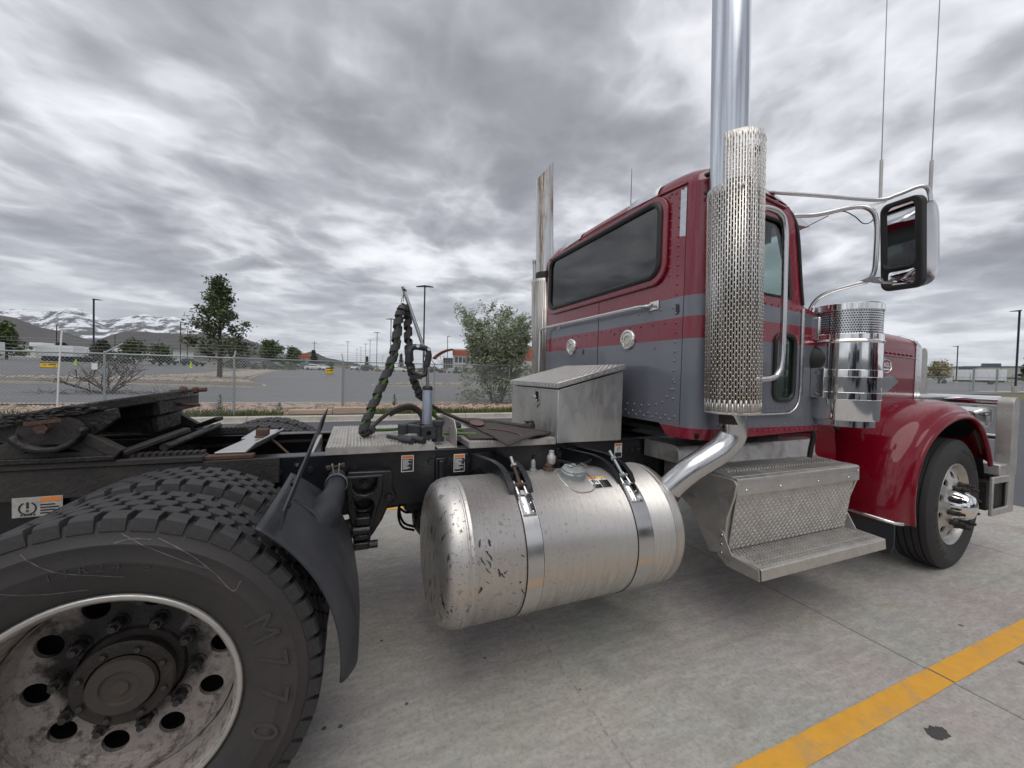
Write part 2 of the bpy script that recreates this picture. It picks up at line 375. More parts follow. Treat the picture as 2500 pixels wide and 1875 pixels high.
# concrete slab
def concrete(name, lo, hi, joint=False):
    m, n, b, p = custom(name)
    f = n.noise(p, .9, 8, .62); f2 = n.noise(scl(n, p, (2.2, 6, 1)), 3.5, 6, .7); f3 = n.noise(p, 45, 6, .75); f4 = n.noise(p, 210, 3, .8)
    c = n.mix(f, lo, hi)
    c = n.mix(n.ramp(f2, .42, .68, 0, .7), c, [q*1.2 for q in hi])
    tint = n.noise(p, 1.7, 3, .5, 0, 'Color')
    c = n.mix(.3, c, n.mix(1.0, c, n.mix(.6, (1, 1, 1), tint), 'MULTIPLY'))
    c = n.mix(n.ramp(f3, .48, .68, 0, .5), c, [q*.55 for q in lo])
    c = n.mix(n.ramp(f4, .60, .75, 0, .4), c, [q*1.35 for q in hi])
    sp = n.math('LESS_THAN', n.vor(p, 5.5), n.math('MULTIPLY', n.ramp(n.noise(p, 2.2, 2), .40, .70), .11))   # oil drips
    c = n.mix(n.math('MULTIPLY', sp, .8), c, (.03, .028, .027))
    tm = n.math('MULTIPLY', n.ramp(n.noise(scl(n, p, (.10, 5, 1), (2, 0, 0)), 1.6, 5, .6), .56, .72), n.ramp(n.noise(p, .5, 3), .4, .6))      # rolled-in tyre marks
    c = n.mix(n.math('MULTIPLY', tm, .35), c, [q*.45 for q in lo])
    st = n.ramp(n.noise(p, 1.25, 5, .6, .3), .56, .72, 0, .55)
    c = n.mix(st, c, [q*.5 for q in lo])
    sxx = n.n('ShaderNodeSeparateXYZ'); n.l(p, sxx.inputs[0])
    ck = n.math('ABSOLUTE', n.math('SUBTRACT', n.math('ADD', sxx.outputs[0], n.math('MULTIPLY', n.noise(p, 9, 3), .05)), 1.635))     # filled hairline crack
    ck = n.math('MULTIPLY', n.ramp(ck, .004, .011, 1, 0), n.ramp(n.noise(p, 38, 4, .7), .46, .56))
    c = n.mix(n.math('MULTIPLY', ck, .4), c, (.07, .065, .06))
    n.l(c, b.inputs['Base Color']); n.l(n.ramp(f3, .3, .7, .72, .92), b.inputs['Roughness'])
    bumpn(n, b, n.math('ADD', n.math('MULTIPLY', f3, .7), f4), .28, .004)
    return m
M['concrete'] = concrete('pad_concrete', (.28, .262, .238), (.43, .408, .376))
M['kerb'] = concrete('kerb_concrete', (.42, .39, .34), (.52, .49, .44))
def asphalt(name, lo, hi):
    m, n, b, p = custom(name)
    f = n.noise(scl(n, p, (.35, 1.3, 1)), .35, 6, .6); f3 = n.noise(p, 60, 5, .8); f2 = n.noise(scl(n, p, (.25, 2.5, 1)), .9, 5, .7)
    c = n.mix(f, lo, hi); c = n.mix(n.ramp(f2, .45, .8, 0, .5), c, [q*1.35 for q in hi])
    c = n.mix(n.ramp(f3, .5, .7, 0, .4), c, [q*.5 for q in lo])
    n.l(c, b.inputs['Base Color']); b.inputs['Roughness'].default_value = .85
    bumpn(n, b, f3, .3, .005); return m
M['asphalt'] = asphalt('lot_asphalt', (.125, .125, .132), (.175, .175, .182))
M['asphalt_dark'] = asphalt('drive_asphalt', (.062, .066, .075), (.085, .09, .10))
M['line'] = mat('yellow_line_paint', (.66, .33, .035), .65, 0, .10, 14, bump=.15, bs=140, dirt=((.34, .26, .16), .75), dl=(.52, .72), ds=5)
M['lineW'] = mat('white_line_paint', (.55, .55, .53), .7, 0, .1, 10)
M['earth'] = mat('bare_earth', (.17, .14, .115), .95, 0, .25, 3, bump=.4, bs=20)
M['grassland'] = mat('far_ground', (.12, .12, .06), .95, 0, .3, .05)
M['grass'] = mat('grass_blades', (.085, .115, .03), .7, 0, .35, 2.5)
M['stone'] = mat('pinkish_rock', (.42, .30, .23), .85, 0, .35, 6, bump=.4, bs=30)
M['timber'] = mat('weathered_timber', (.40, .31, .24), .85, 0, .2, 5, bump=.4, bs=40, stretch=(.3, 4, 4))

def zg(x, y):
    return .016*max(0., math.hypot(x-2, y)-14)
# ---------------------------------------------------------------- the setting
gm_ = MB()
rings = [0, 5, 9, 14, 17, 22, 30, 45, 65, 95, 140, 220, 400, 900, 2500, 8000, 20000]
NR = 72
gm_.grid(lambda u, v: (lambda r, a: (2+r*math.cos(a), r*math.sin(a), -.012+zg(2+r*math.cos(a), r*math.sin(a)) if r < 500 else -.012+.016*486+(r-500)*.004))(rings[round(u*(len(rings)-1))], 2*pi*v), len(rings), NR, cv=True)
ob('ground', gm_, M['grassland'], None, sm=0, kind='structure')
def ribbon(name, pts, mat_, dz, kind='structure', n=1):
    """terrain-following sheet between two poly-lines"""
    mb = MB(); A, B = pts; k = len(A)
    mb.grid(lambda u, v: (lambda i, t: (A[i][0]*(1-t)+B[i][0]*t, A[i][1]*(1-t)+B[i][1]*t, zg(A[i][0]*(1-t)+B[i][0]*t, A[i][1]*(1-t)+B[i][1]*t)+dz))(round(u*(k-1)), v), k, n+1)
    return ob(name, mb, mat_, None, sm=60, kind=kind)
xs = [-200, -120, -70, -40, -25, -15, -8, -3, 2, 7, 12, 20, 35, 60, 100, 160]
ribbon('parking_lot', ([(x, 15.2) for x in xs], [(x*1.6, 175) for x in xs]), M['asphalt'], .03, n=24)
xs2 = [-60, -40, -25, -15, -10, -6, -2, 2, 6, 10, 15, 22, 32, 45, 60]
ribbon('drive_lane', ([(x*4, -160) for x in xs2], [(x, 9.75) for x in xs2]), M['asphalt_dark'], -.004, n=24)
# concrete pad of slabs, real joints between them
pad = ob('concrete_pad', MB().box(-7.4, 8.3, -7.3, 7.7, -.30, -.018), M['hole'], None, kind='structure')
px = [-7.4, -3.8, -.2, 3.397, 6.0, 8.3]; py = [-7.3, -2.6, 4.4, 7.7]
for i in range(len(px)-1):
    for j in range(len(py)-1):
        ob('slab', MB().box(px[i]+.0045, px[i+1]-.0045, py[j]+.0045, py[j+1]-.0045, -.10, 0), M['concrete'], pad, sm=0, bev=.004, seg=1)
def stripe(name, x0, x1, y0, y1, cuts, mt, label):
    e = MB()
    xx = [x0]+[c for c in cuts if x0 < c < x1]+[x1]
    for a, b_ in zip(xx, xx[1:]):
        a2 = a+(.006 if a != x0 else 0); b2 = b_-(.006 if b_ != x1 else 0)
        nn = max(2, int((b2-a2)/.06))
        e.grid(lambda u, v: (a2+(b2-a2)*u, (y0+.0022*NZ.noise((u*(b2-a2)*6+a, 1, 0)))*(1-v)+(y1+.0022*NZ.noise((u*(b2-a2)*6+a, 7, 0)))*v, .003), nn, 2)
    o = ob(name, e, mt, None, sm=0, fix=False); thing(o, label, 'line'); return o
stripe('painted_line', .3, 8.2, -1.672, -1.570, px, M['line'], 'yellow painted bay line on concrete in the lower right corner')
stripe('painted_line', -4, 8.2, 1.69, 1.79, px, M['line'], 'yellow painted bay line seen under the truck frame on its far side')
# a dark oil spot beside the near line
sp_ = MB(); ang = [2*pi*i/24 for i in range(24)]
sp_.add([(2.93+.052*math.cos(a)*(1+.35*NZ.noise((math.cos(a)*2, math.sin(a)*2, 3))), -1.78+.028*math.sin(a)*(1+.5*NZ.noise((math.cos(a)*3, math.sin(a)*3, 9))), .0035) for a in ang], [list(range(24))])
thing(ob('oil_spot', sp_, mat('oil_stain', (.05, .047, .045), .6, 0, .3, 60), None, sm=0, fix=False), 'dark oil spot on concrete below the yellow line', 'stain')
# ================================================================ the truck
T = empty('semi_truck'); thing(T, 'dark red and grey day cab semi truck with chrome stacks and bare fifth wheel', 'truck')
def P_(name, mb, mt, par=None, **k): return ob(name, mb, M[mt], par or T, **k)
# shared fasteners
hexm = MB().lathe([(0, 0), (.017, 0), (.017, .011), (.0155, .013), (0, .013)], (0, 0, 0), (0, -1, 0), 6).lathe([(.022, 0), (.022, .003), (0, .003)], (0, 0, 0), (0, -1, 0), 16).mesh('bolt', M['blackgloss'], 30)
rivm = [(0, .0045), (.004, .004), (.0062, .002), (.0068, 0)]
def rivets(name, pts, nrm, mt, par, r=1.0):
    mb = MB()
    for p_ in pts: mb.lathe([(a*r, h*r) for a, h in rivm], p_, nrm, 8)
    return ob(name, mb, M[mt], par, sm=60, kind='stuff')
# ---- frame rails
for sg in (-1, 1):
    yo = .43*sg; yi = yo-.009*sg; yf = yo-.09*sg
    mb = MB().prism([(yo, .755), (yo, 1.045), (yf, 1.045), (yf, 1.036), (yi, 1.036), (yi, .764), (yf, .764), (yf, .755)], lambda y, z, t: (t, y, z), -1.35, 5.75)
    rail = P_('frame_rail', mb, 'black', bev=.006)
    if sg < 0:
        RAIL = rail
        for x, z in [(.296, .972), (.431, .976), (.586, .973), (.635, .976), (1.023, .981), (1.128, .98), (1.50, .968), (1.66, .966), (1.02, .82), (-.631, .973), (-.479, .975), (2.40, .975), (2.45, .975), (2.05, .965)]:
            link('bolt', hexm, rail, (x, -.43, z))
for x, w_ in ((-.95, .12), (-.30, .12), (1.18, .1), (2.9, .12), (4.3, .15)):
    P_('cross_member', MB().box(x-w_/2, x+w_/2, -.418, .418, .80, 1.0), 'black', bev=.01)
# bright aluminium cross member seen between the rails, with its cut-out
P_('cross_member', MB().plate([(-.40, .80), (.40, .80), (.40, 1.033), (-.40, 1.033)], [rrect(-.28, .28, .84, 1.0, .05)], YZ(.40), 0, .03), 'alu', bev=.004)
# doubler plate on the rail behind the wheel
P_('rail_doubler', MB().box(-1.3, .30, -.452, -.4315, .925, 1.047), 'dusty', bev=.003)
# warning labels
def wlabel(x0, x1, z0, z1, par, rows, pict=False, y=-.4325):
    l = ob('warning_label', MB().box(x0, x1, y-.0008, y, z0, z1), M['white'], par, sm=0)
    e = .004; h = z1-z0
    mb = MB().box(x0+e, x1-e, y-.0014, y-.0009, z1-e-h*.15, z1-e)
    ob('label_header', mb, M['orange'], par, sm=0)
    zt = z1-e-h*.18
    if not pict:
        ob('label_panel', MB().box(x0+e, x1-e, y-.0014, y-.0009, z0+e, zt), M['label_black'], par, sm=0)
        tx = MB(); random.seed(int(x0*1000)); zz = zt-h*.04; k = rows
        for i in range(k):
            a = zz-(zz-z0-h*.14)*i/k; wd = (x1-x0-4*e)*random.uniform(.45, 1)
            xx = x0+2*e
            while xx < x0+2*e+wd:
                L = random.uniform(.004, .011); tx.box(xx, min(xx+L, x0+2*e+wd), y-.0019, y-.0015, a-h*.028, a); xx += L+.002
        ob('label_text', tx, M['white'], par, sm=0, kind='stuff')
    else:
        cx, cz = (x0+x1)/2, zt-h*.22; g = MB()
        for a, b_ in (((-.006, .012), (.010, .016)), ((-.006, .012), (-.012, -.006)), ((-.004, .008), (.008, -.002)), ((.008, -.002), (.002, -.014)), ((-.012, -.006), (-.004, -.016)), ((.010, .016), (.013, .004))):
            g.bar((cx+a[0], y-.0013, cz+a[1]), (cx+b_[0], y-.0013, cz+b_[1]), .0008, .005, (0, 1, 0))
        ob('label_pictogram', g, M['label_black'], par, sm=0)
        ob('label_panel', MB().box(x0+e, x1-e, y-.0014, y-.0009, z0+e, z0+h*.35), M['label_black'], par, sm=0)
wlabel(.865, .930, .932, 1.022, RAIL, 12)
wlabel(1.152, 1.216, .912, 1.013, RAIL, 13)
wlabel(2.254, 2.315, .93, 1.027, RAIL, 5, True)
# tyre pressure sign on the rail behind the wheel
l = ob('pressure_label', MB().box(-.60, -.455, -.4535, -.452, .862, .940), M['white_dirty'], RAIL, sm=0)
mb = MB().tube([(-.556+.024*math.cos(R(a)), -.4545, .897+.024*math.sin(R(a))) for a in range(120, 421, 20)], .0024, 6)
mb.box(-.559, -.553, -.456, -.454, .897, .921).box(-.559, -.553, -.456, -.454, .884, .890)
for q in range(5): mb.box(-.575+q*.009, -.571+q*.009, -.456, -.454, .868, .874)
ob('label_pictogram', mb, M['label_black'], RAIL)
ob('label_header', MB().box(-.520, -.459, -.4545, -.4536, .920, .936), M['orange'], RAIL, sm=0)
mb = MB()
for q in range(4): mb.box(-.520, -.465-.012*(q % 2), -.4545, -.4536, .872+q*.011, .877+q*.011)
ob('label_text', mb, M['label_black'], RAIL, sm=0, kind='stuff')

# ---- wheels
def tyre_prof(w=1.0, tr=.528):
    h = [(.310, .095), (.326, .106), (.331, .1065), (.334, .112), (.36, .124), (.40, .1375), (.405, .139), (.42, .1405), (.424, .1425), (.43, .1425), (.434, .1408), (.45, .142), (.466, .1395), (.470, .1412), (.475, .1410), (.478, .137), (.497, .1285), (.512, .122), (tr-.006, .116), (tr, .110)]
    return [(r_, -a*w) for r_, a in h]+[(tr, 0)]+[(r_, a*w) for r_, a in h[::-1]]
def side_y(r_):
    pr = tyre_prof()
    for (a, h), (b_, k) in zip(pr, pr[1:]):
        if a <= r_ <= b_: return h+(k-h)*(r_-a)/(b_-a+1e-9)
    return -.12
TYRE = MB().lathe(tyre_prof(), (0, 0, 0), (0, 1, 0), 96)
tyre_me = TYRE.mesh('tyre', M['side'], 40)
# tread blocks (local x round the tyre, -y outwards, z radial)
def blk(poly, top=.86, z0=-.004, z1=.017):
    c = [sum(q[0] for q in poly)/len(poly), sum(q[1] for q in poly)/len(poly)]
    mb = MB(); k = len(poly)
    lo = [(x, y, z0) for x, y in poly]; hi = [(c[0]+(x-c[0])*.93, c[1]+(y-c[1])*.93, z1-.0025) for x, y in poly]
    h2 = [(c[0]+(x-c[0])*top, c[1]+(y-c[1])*top, z1) for x, y in poly]
    return mb.add(lo+hi+h2, [[i, (i+1) % k, k+(i+1) % k, k+i] for i in range(k)]+[[k+i, k+(i+1) % k, 2*k+(i+1) % k, 2*k+i] for i in range(k)]+[[2*k+i for i in range(k)]])
NB = 50; pit_ = 2*pi*.535/NB; a = pit_*.5
hexb = blk([(-a*.93, -.004), (-a*.62, -.0225), (a*.62, -.0225), (a*.93, .004), (a*.62, .0225), (-a*.62, .0225)])
sh = MB()   # shoulder block with its flank down the sidewall
q = a*.80
sh.add([(-q, .024, -.004), (q, .024, -.004), (-q, .024, .0145), (q, .024, .0145), (-q*.93, .021, .017), (q*.86, .021, .017), (-q*.93, -.016, .0165), (q*.86, -.018, .0165),
        (-q*.98, -.024, .010), (q*.92, -.026, .010), (-q*1.05, -.033, -.022), (q*.96, -.033, -.022), (-q*1.05, -.02, -.03), (q*.96, -.02, -.03)],
       [(0, 1, 3, 2), (2, 3, 5, 4), (4, 5, 7, 6), (6, 7, 9, 8), (8, 9, 11, 10), (10, 11, 13, 12), (0, 2, 4, 6, 8, 10, 12), (1, 13, 11, 9, 7, 5, 3)])
sh2 = MB(); sh2.v = [(x, -y, z) for x, y, z in sh.v]; sh2.f = sh.f
hex_me, sh_me, sh2_me = hexb.mesh('tread_block', M['tread'], 20), sh.mesh('tread_block', M['tread'], 20), sh2.mesh('tread_block', M['tread'], 20)
ROWS = [(-.0955, sh_me, sh, 0), (-.0475, hex_me, hexb, .5), (0, hex_me, hexb, 0), (.0475, hex_me, hexb, .5), (.0955, sh2_me, sh2, 0)]
def treads(par, lo, hi):
    """blocks in view (angle lo..hi) one object each, the others joined"""
    rest = MB()
    for y, me, src, off in ROWS:
        for i in range(NB):
            th = (i+off)*360/NB; vis = lo <= ((th+180) % 360)-180 <= hi or lo <= th <= hi
            rot = MX.Rotation(-R(th-90), 4, 'Y') @ MX.Translation((0, y, .528))
            if vis:
                o = link('tread_block', me, par); o.matrix_local = rot
            else: rest.add([rot @ V(p_) for p_ in src.v], src.f)
    ob('tread_blocks', rest, M['tread'], par, sm=20, kind='stuff', fix=False)
def holed_disc(rin, rc, rh, rout, nh, yf, th, nring=4, m_=28, sq=1.0):
    """disc with nh round holes: each sector lofted from its hole to its border; yf(r) gives the dish"""
    mb = MB(); half = pi/nh
    for s_ in range(nh):
        c0 = 2*pi*s_/nh
        def border(t):
            # square-ish walk around the sector border in (angle, radius)
            u, v = math.cos(t), math.sin(t); k = 1/max(abs(u), abs(v)); u *= k; v *= k
            return (u*half, (rc+(rout-rc)*v) if v > 0 else (rc+(rc-rin)*v))
        for k2, ys in ((0, 0), (1, th)):
            base = len(mb.v)
            for i in range(nring+1):
                f_ = (i/nring)
                for j in range(m_):
                    t = 2*pi*j/m_+pi/4; an, rb = border(t); bx, bz = rb*math.sin(an), rb*math.cos(an)
                    hx, hz_ = rh*sq*math.cos(t), rc+rh*math.sin(t)
                    x_, z_ = hx*(1-f_)+bx*f_, hz_*(1-f_)+bz*f_
                    r_ = math.hypot(x_, z_); an2 = math.atan2(x_, z_)+c0
                    mb.v.append((r_*math.sin(an2), yf(r_)+ys, r_*math.cos(an2)))
            for i in range(nring):
                for j in range(m_):
                    j2 = (j+1) % m_; mb.f.append([base+i*m_+j, base+i*m_+j2, base+(i+1)*m_+j2, base+(i+1)*m_+j])
            if k2 == 0: b0 = base
            else:
                for j in range(m_):
                    j2 = (j+1) % m_; mb.f.append([b0+j, b0+j2, base+j2, base+j])
    return mb
# rear dual wheels
m, n, b, p = custom('oil_soaked_rim'); M['rim_oily'] = m           # hub oil thrown outwards over the dusty rim
s = n.n('ShaderNodeSeparateXYZ'); n.l(p, s.inputs[0])
rr_ = n.math('SQRT', n.math('ADD', n.math('MULTIPLY', s.outputs[0], s.outputs[0]), n.math('MULTIPLY', s.outputs[2], s.outputs[2])))
f = n.noise(p, 9, 7, .68); f2 = n.noise(p, 55, 5, .7)
oil = n.ramp(n.math('ADD', n.math('ADD', rr_, n.math('MULTIPLY', n.math('SUBTRACT', f, .5), -.26)), n.math('MULTIPLY', s.outputs[2], -.30)), .16, .225, 1, 0)
c = n.mix(f2, (.26, .23, .212), (.52, .475, .45)); c = n.mix(n.ramp(n.noise(p, 22, 6, .7), .5, .66, 0, .85), c, (.06, .05, .044)); c = n.mix(n.math('MULTIPLY', oil, .97), c, (.010, .009, .008))
n.l(c, b.inputs['Base Color']); n.l(n.ramp(oil, 0, 1, .55, .45), b.inputs['Roughness']); n.l(n.ramp(oil, 0, 1, .5, 0), b.inputs['Metallic'])
bumpn(n, b, f2, .5)
def rear_wheel(y, out, lo, hi, outer, scuff=False):
    """out = -1 right side, +1 left; the disc sits in the dish of the outer wheel"""
    rz = 0 if out < 0 else pi
    disc = holed_disc(.142, .234, .035, .279, 10, lambda r_: .072-.012*max(0, (.2-r_))/.06 if outer else .08, .014)
    disc.xf(MX.Rotation(R(12), 4, 'Y'))
    disc.lathe([(.330, -.112), (.3335, -.106), (.331, -.101), (.3345, -.104), (.328, -.114), (.321, -.116), (.314, -.108), (.306, -.090), (.301, -.06), (.296, .0), (.289, .05), (.279, .072 if outer else .08)], (0, 0, 0), (0, 1, 0), 80)
    disc.lathe([(.292, 0), (.30, .08), (.325, .11)], (0, 0, 0), (0, 1, 0), 48)
    disc.v = [(x*.972, q, z*.972) for x, q, z in disc.v]
    wh = ob('wheel', disc, M['rim_oily'] if outer else M['rim_dirty'], T, sm=35); wh.location = (0, y, .52); wh.rotation_euler = (0, 0, rz)
    link('tyre', tyre_me, wh)
    treads(wh, lo, hi)
    if outer:
        ob('rim_lip', MB().lathe([(r_*.972, h) for r_, h in [(.3345, -.1045), (.3362, -.110), (.334, -.1155), (.329, -.1175), (.322, -.1165), (.315, -.1095), (.309, -.095), (.304, -.07), (.3015, -.055)]], (0, 0, 0), (0, 1, 0), 96), M['rim'], wh, sm=60)
        ob('brake_drum', MB().lathe([(.285, .10), (.285, .16), (.12, .16)], (0, 0, 0), (0, 1, 0), 32), M['hole'], wh)
        hubm = MB().lathe([(.15, .09), (.128, .06), (.112, .055), (.108, .028), (.124, .020), (.125, .006), (.119, .001), (.088, .001)], (0, 0, 0), (0, 1, 0), 40)
        ob('hub', hubm, M['grime'], wh)
        ob('hub_cap', MB().lathe([(.084, .001), (.080, -.014), (.05, -.018), (.046, -.012), (.022, -.012), (.020, -.017), (0, -.017)], (0, 0, 0), (0, 1, 0), 40), M['hub'], wh)
        nm = MB().lathe([(.0, -.032), (.010, -.032), (.011, -.006)], (0, 0, 0), (0, 1, 0), 10).lathe([(.0165, -.018), (.0195, -.014), (.0195, .012)], (0, 0, 0), (0, 1, 0), 6).lathe([(.011, -.018), (.0165, -.018)], (0, 0, 0), (0, 1, 0), 6).lathe([(.026, .012), (.026, .017)], (0, 0, 0), (0, 1, 0), 16).mesh('lug_nut', M['nut'], 30)
        for i in range(10): link('lug_nut', nm, wh, (.163*math.sin(R(36*i+24)), .046, .163*math.cos(R(36*i+24))))
        bm_ = MB().lathe([(.0, -.012), (.008, -.012), (.0095, -.009), (.0095, 0)], (0, 0, 0), (0, 1, 0), 6).mesh('hub_bolt', M['nut'], 30)
        for i in range(8): link('hub_bolt', bm_, wh, (.104*math.sin(R(45*i+20)), .004, .104*math.cos(R(45*i+20))))
    return wh
WR = rear_wheel(-1.088, -1, -62, 188, True)
rear_wheel(-.745, -1, 22, 140, False)
WL = rear_wheel(1.088, 1, 400, 401, True)
rear_wheel(.745, 1, 400, 401, False)
P_('rear_axle', MB().cyl((0, -.95, .52), (0, .95, .52), .075, n=20).sph((0, 0, .52), .26, 20, (1, .8, 1)), 'grease')
# moulded letters and scuffs on the near sidewall
def arc_text(par, s_, rad, a0, step, size, ext, mt, yfun, flip=1, bold=False):
    """letters round a sidewall; a0 = angle of the first (deg, clockwise from top as seen from outside)"""
    for i, ch in enumerate(s_):
        if ch == ' ': continue
        an = R(a0+step*i); me = text_mesh(ch, size, ext, M[mt])
        o = link('lettering', me, par)
        up_ = V((math.sin(an), 0, math.cos(an)))*flip; rt_ = V((math.cos(an), 0, -math.sin(an)))*flip
        r_ = rad; slope = (yfun(r_+.02)-yfun(r_-.02))/.04
        up2 = (up_+V((0, slope*flip, 0))).normalized(); nrm = rt_.cross(up2)
        mm = MX((rt_, up2, nrm)).transposed().to_4x4(); mm.translation = V((math.sin(an)*r_, yfun(r_), math.cos(an)*r_))
        o.matrix_local = mm
M['letter'] = mat('moulded_letters', (.046, .042, .040), .6, 0, .2, 30)
arc_text(WR, 'M770', .412, 66, 15.0, .112, .0022, 'letter', side_y)
arc_text(WR, '11R24.5', .415, -12, 4.6, .036, .0018, 'letter', side_y)
def scuff(par, pts, w_):
    mb = MB(); p2 = spl([(x, 0, z) for x, z in pts], 8)
    for i, q in enumerate(p2):
        d = (p2[min(i+1, len(p2)-1)]-p2[max(i-1, 0)]).normalized(); nn = V((-d.z, 0, d.x))
        ww = w_*(.35+.9*abs(NZ.noise((i*.6, pts[0][0]*20, 0))))
        for sgn in (-1, 1):
            e = q+nn*ww*sgn; rr = math.hypot(e.x, e.z); mb.v.append((e.x, side_y(rr)-.0012, e.z))
        if i: k = len(mb.v); mb.f.append([k-4, k-3, k-1, k-2])
    ob('scuff_mark', mb, M['scuff'], par, sm=0, fix=False)
for pts in ([(.05, .497), (.12, .45), (.20, .40), (.245, .375)], [(.13, .475), (.20, .425), (.26, .36), (.305, .30), (.325, .325)], [(-.14, .47), (-.075, .42), (0, .395), (.06, .378)], [(-.25, .43), (-.18, .385), (-.10, .36), (-.02, .353)], [(.04, .476), (.075, .481), (.115, .474)]):
    scuff(WR, pts, .0026)
# front wheels
def steer_prof(): return [(.310, -.095), (.328, -.108), (.35, -.122), (.40, -.136), (.43, -.139), (.45, -.138), (.49, -.126), (.508, -.114), (.519, -.108), (.522, -.100)]
def fside(r_):
    pr = steer_prof()
    for (a_, h), (b_, k) in zip(pr, pr[1:]):
        if a_ <= r_ <= b_: return h+(k-h)*(r_-a_)/(b_-a_+1e-9)
    return -.12
def front_wheel(y, out, steer):
    gro = []
    for c_ in (-.066, -.022, .022, .066): gro += [(.5245, c_-.0055), (.5125, c_-.004), (.5125, c_+.004), (.5245, c_+.0055)]
    pr = steer_prof()+gro+[(r_, -h) for r_, h in steer_prof()[::-1]]
    cone = lambda r_: -.098+.018*min(1, max(0, (.30-r_)/.02))-.030*min(1, max(0, (.275-r_)/.08))-.018*min(1, max(0, (.195-r_)/.015))
    d = holed_disc(.115, .232, .029, .290, 10, cone, .014, nring=7, m_=32)
    d.lathe([(.330, -.101), (.332, -.108), (.328, -.1165), (.320, -.1175), (.312, -.110), (.304, -.096), (.290, -.0805)], (0, 0, 0), (0, 1, 0), 80)
    wh = ob('wheel', d, M['rim'], T, sm=40); wh.location = (5.123, y, .515); wh.rotation_euler = (0, 0, steer+(0 if out < 0 else pi))
    ob('tyre', MB().lathe(pr, (0, 0, 0), (0, 1, 0), 96), M['rubber'], wh, sm=40)
    ob('barrel', MB().lathe([(.29, -.07), (.285, .10), (.31, .10), (.2, .1), (.05, .1)], (0, 0, 0), (0, 1, 0), 32), M['hole'], wh)
    ob('hub_cap', MB().lathe([(.128, -.125), (.120, -.135), (.112, -.165), (.103, -.195), (.08, -.222), (.04, -.236), (0, -.240)], (0, 0, 0), (0, 1, 0), 40), M['chrome'], wh, sm=60)
    nm = MB().lathe([(.022, .0), (.021, -.02), (.016, -.03), (.0155, -.05), (.0185, -.053), (.0185, -.066), (.012, -.07), (.011, -.092), (0, -.094)], (0, 0, 0), (0, 1, 0), 10).mesh('lug_nut', M['grime'], 40)
    for i in range(10): link('lug_nut', nm, wh, (.165*math.sin(R(36*i+6)), -.125, .165*math.cos(R(36*i+6))))
    return wh
WF = front_wheel(-.945, -1, R(4)); front_wheel(.945, 1, R(4))
M['letterF'] = mat('raised_letters', (.018, .018, .018), .45, 0, .1, 30)
arc_text(WF, 'GOODYEAR', .425, 213, 8.6, .062, .0016, 'letterF', fside)
arc_text(WF, 'MARATHON', .43, 8, 6.2, .036, .0014, 'letterF', fside)
P_('front_axle', MB().bar((5.123, -.85, .47), (5.123, .85, .47), .1, .12), 'grease')
def solid(o, t, off=-1):
    md = o.modifiers.new('s', 'SOLIDIFY'); md.thickness = t; md.offset = off; return o
# ---- quarter fender ahead of the near rear wheels
def arcp(r_, a_, y): return (r_*math.cos(R(a_)), y, .52+r_*math.sin(R(a_)))
fe = P_('rear_fender', MB().grid(lambda u, v: (lambda v2: arcp(.600+.046*min(1, v2/.13)**.6*min(1, .35+1.2*u)+.012*math.sin(pi*v2), 53-(58-20*max(0, (v2-.2)/.8)**1.2)*u, -1.24+.62*v2))(v**1.6), 30, 18), 'plastic', sm=60); solid(fe, .007)
for a_ in (40, 25, 10): ob('fender_rib', MB().tube([arcp(.634, a_+8, -.95), arcp(.644, a_, -.97), arcp(.636, a_-10, -1.0)], [.002, .012, .002], 8), M['plastic'], fe, sm=60)
# rubber strip bolted along its upper edge
ob('rubber_strip', MB().add([(.430, -1.245, .985), (.436, -1.245, 1.045), (.500, -.66, 1.262), (.516, -.60, 1.292), (.492, -.60, 1.20), (.405, -.62, 1.02)], [(0, 1, 2, 3, 4, 5)]).add([(.424, -1.245, .985), (.430, -1.245, 1.045), (.494, -.66, 1.262), (.510, -.60, 1.292), (.486, -.60, 1.20), (.399, -.62, 1.02)], [(5, 4, 3, 2, 1, 0)]).add([(.430, -1.245, .985), (.436, -1.245, 1.045), (.500, -.66, 1.262), (.516, -.60, 1.292), (.492, -.60, 1.20), (.405, -.62, 1.02), (.424, -1.245, .985), (.430, -1.245, 1.045), (.494, -.66, 1.262), (.510, -.60, 1.292), (.486, -.60, 1.20), (.399, -.62, 1.02)], [(i, (i+1) % 6, 6+(i+1) % 6, 6+i) for i in range(6)]), M['plastic'], fe, sm=20)
for y, z in ((-1.16, 1.035), (-.98, 1.06), (-.80, 1.08)):
    o = link('bolt', hexm, fe, (.43+(y+1.16)*-.05, y, z), (0, 0, R(75)), (.6, .8, .6))
ar = P_('fender_arm', MB().tube([(.455, -.95, .845), (.52, -.86, .895), (.548, -.74, .928), (.552, -.60, .935), (.552, -.45, .935)], [.085, .066, .047, .042, .041], 20), 'plastic', sm=60)
cl_ = MB()
cl_.lathe([(.047, -.012), (.049, -.012), (.049, .012), (.047, .012)], (.553, -.585, .935), (0, 1, 0), 24)
cl_.bar((.545, -.585, .98), (.535, -.585, 1.03), .03, .006).bar((.562, -.585, .98), (.566, -.585, 1.03), .03, .006)
ob('hose_clamp', cl_, M['galv'], ar)
ob('clamp_bolt', MB().lathe([(0, 0), (.013, 0), (.013, .02), (.007, .02), (.007, .065), (.012, .065), (.012, .08), (0, .08)], (.51, -.585, 1.012), (1, 0, .15), 6), M['rust'], ar)

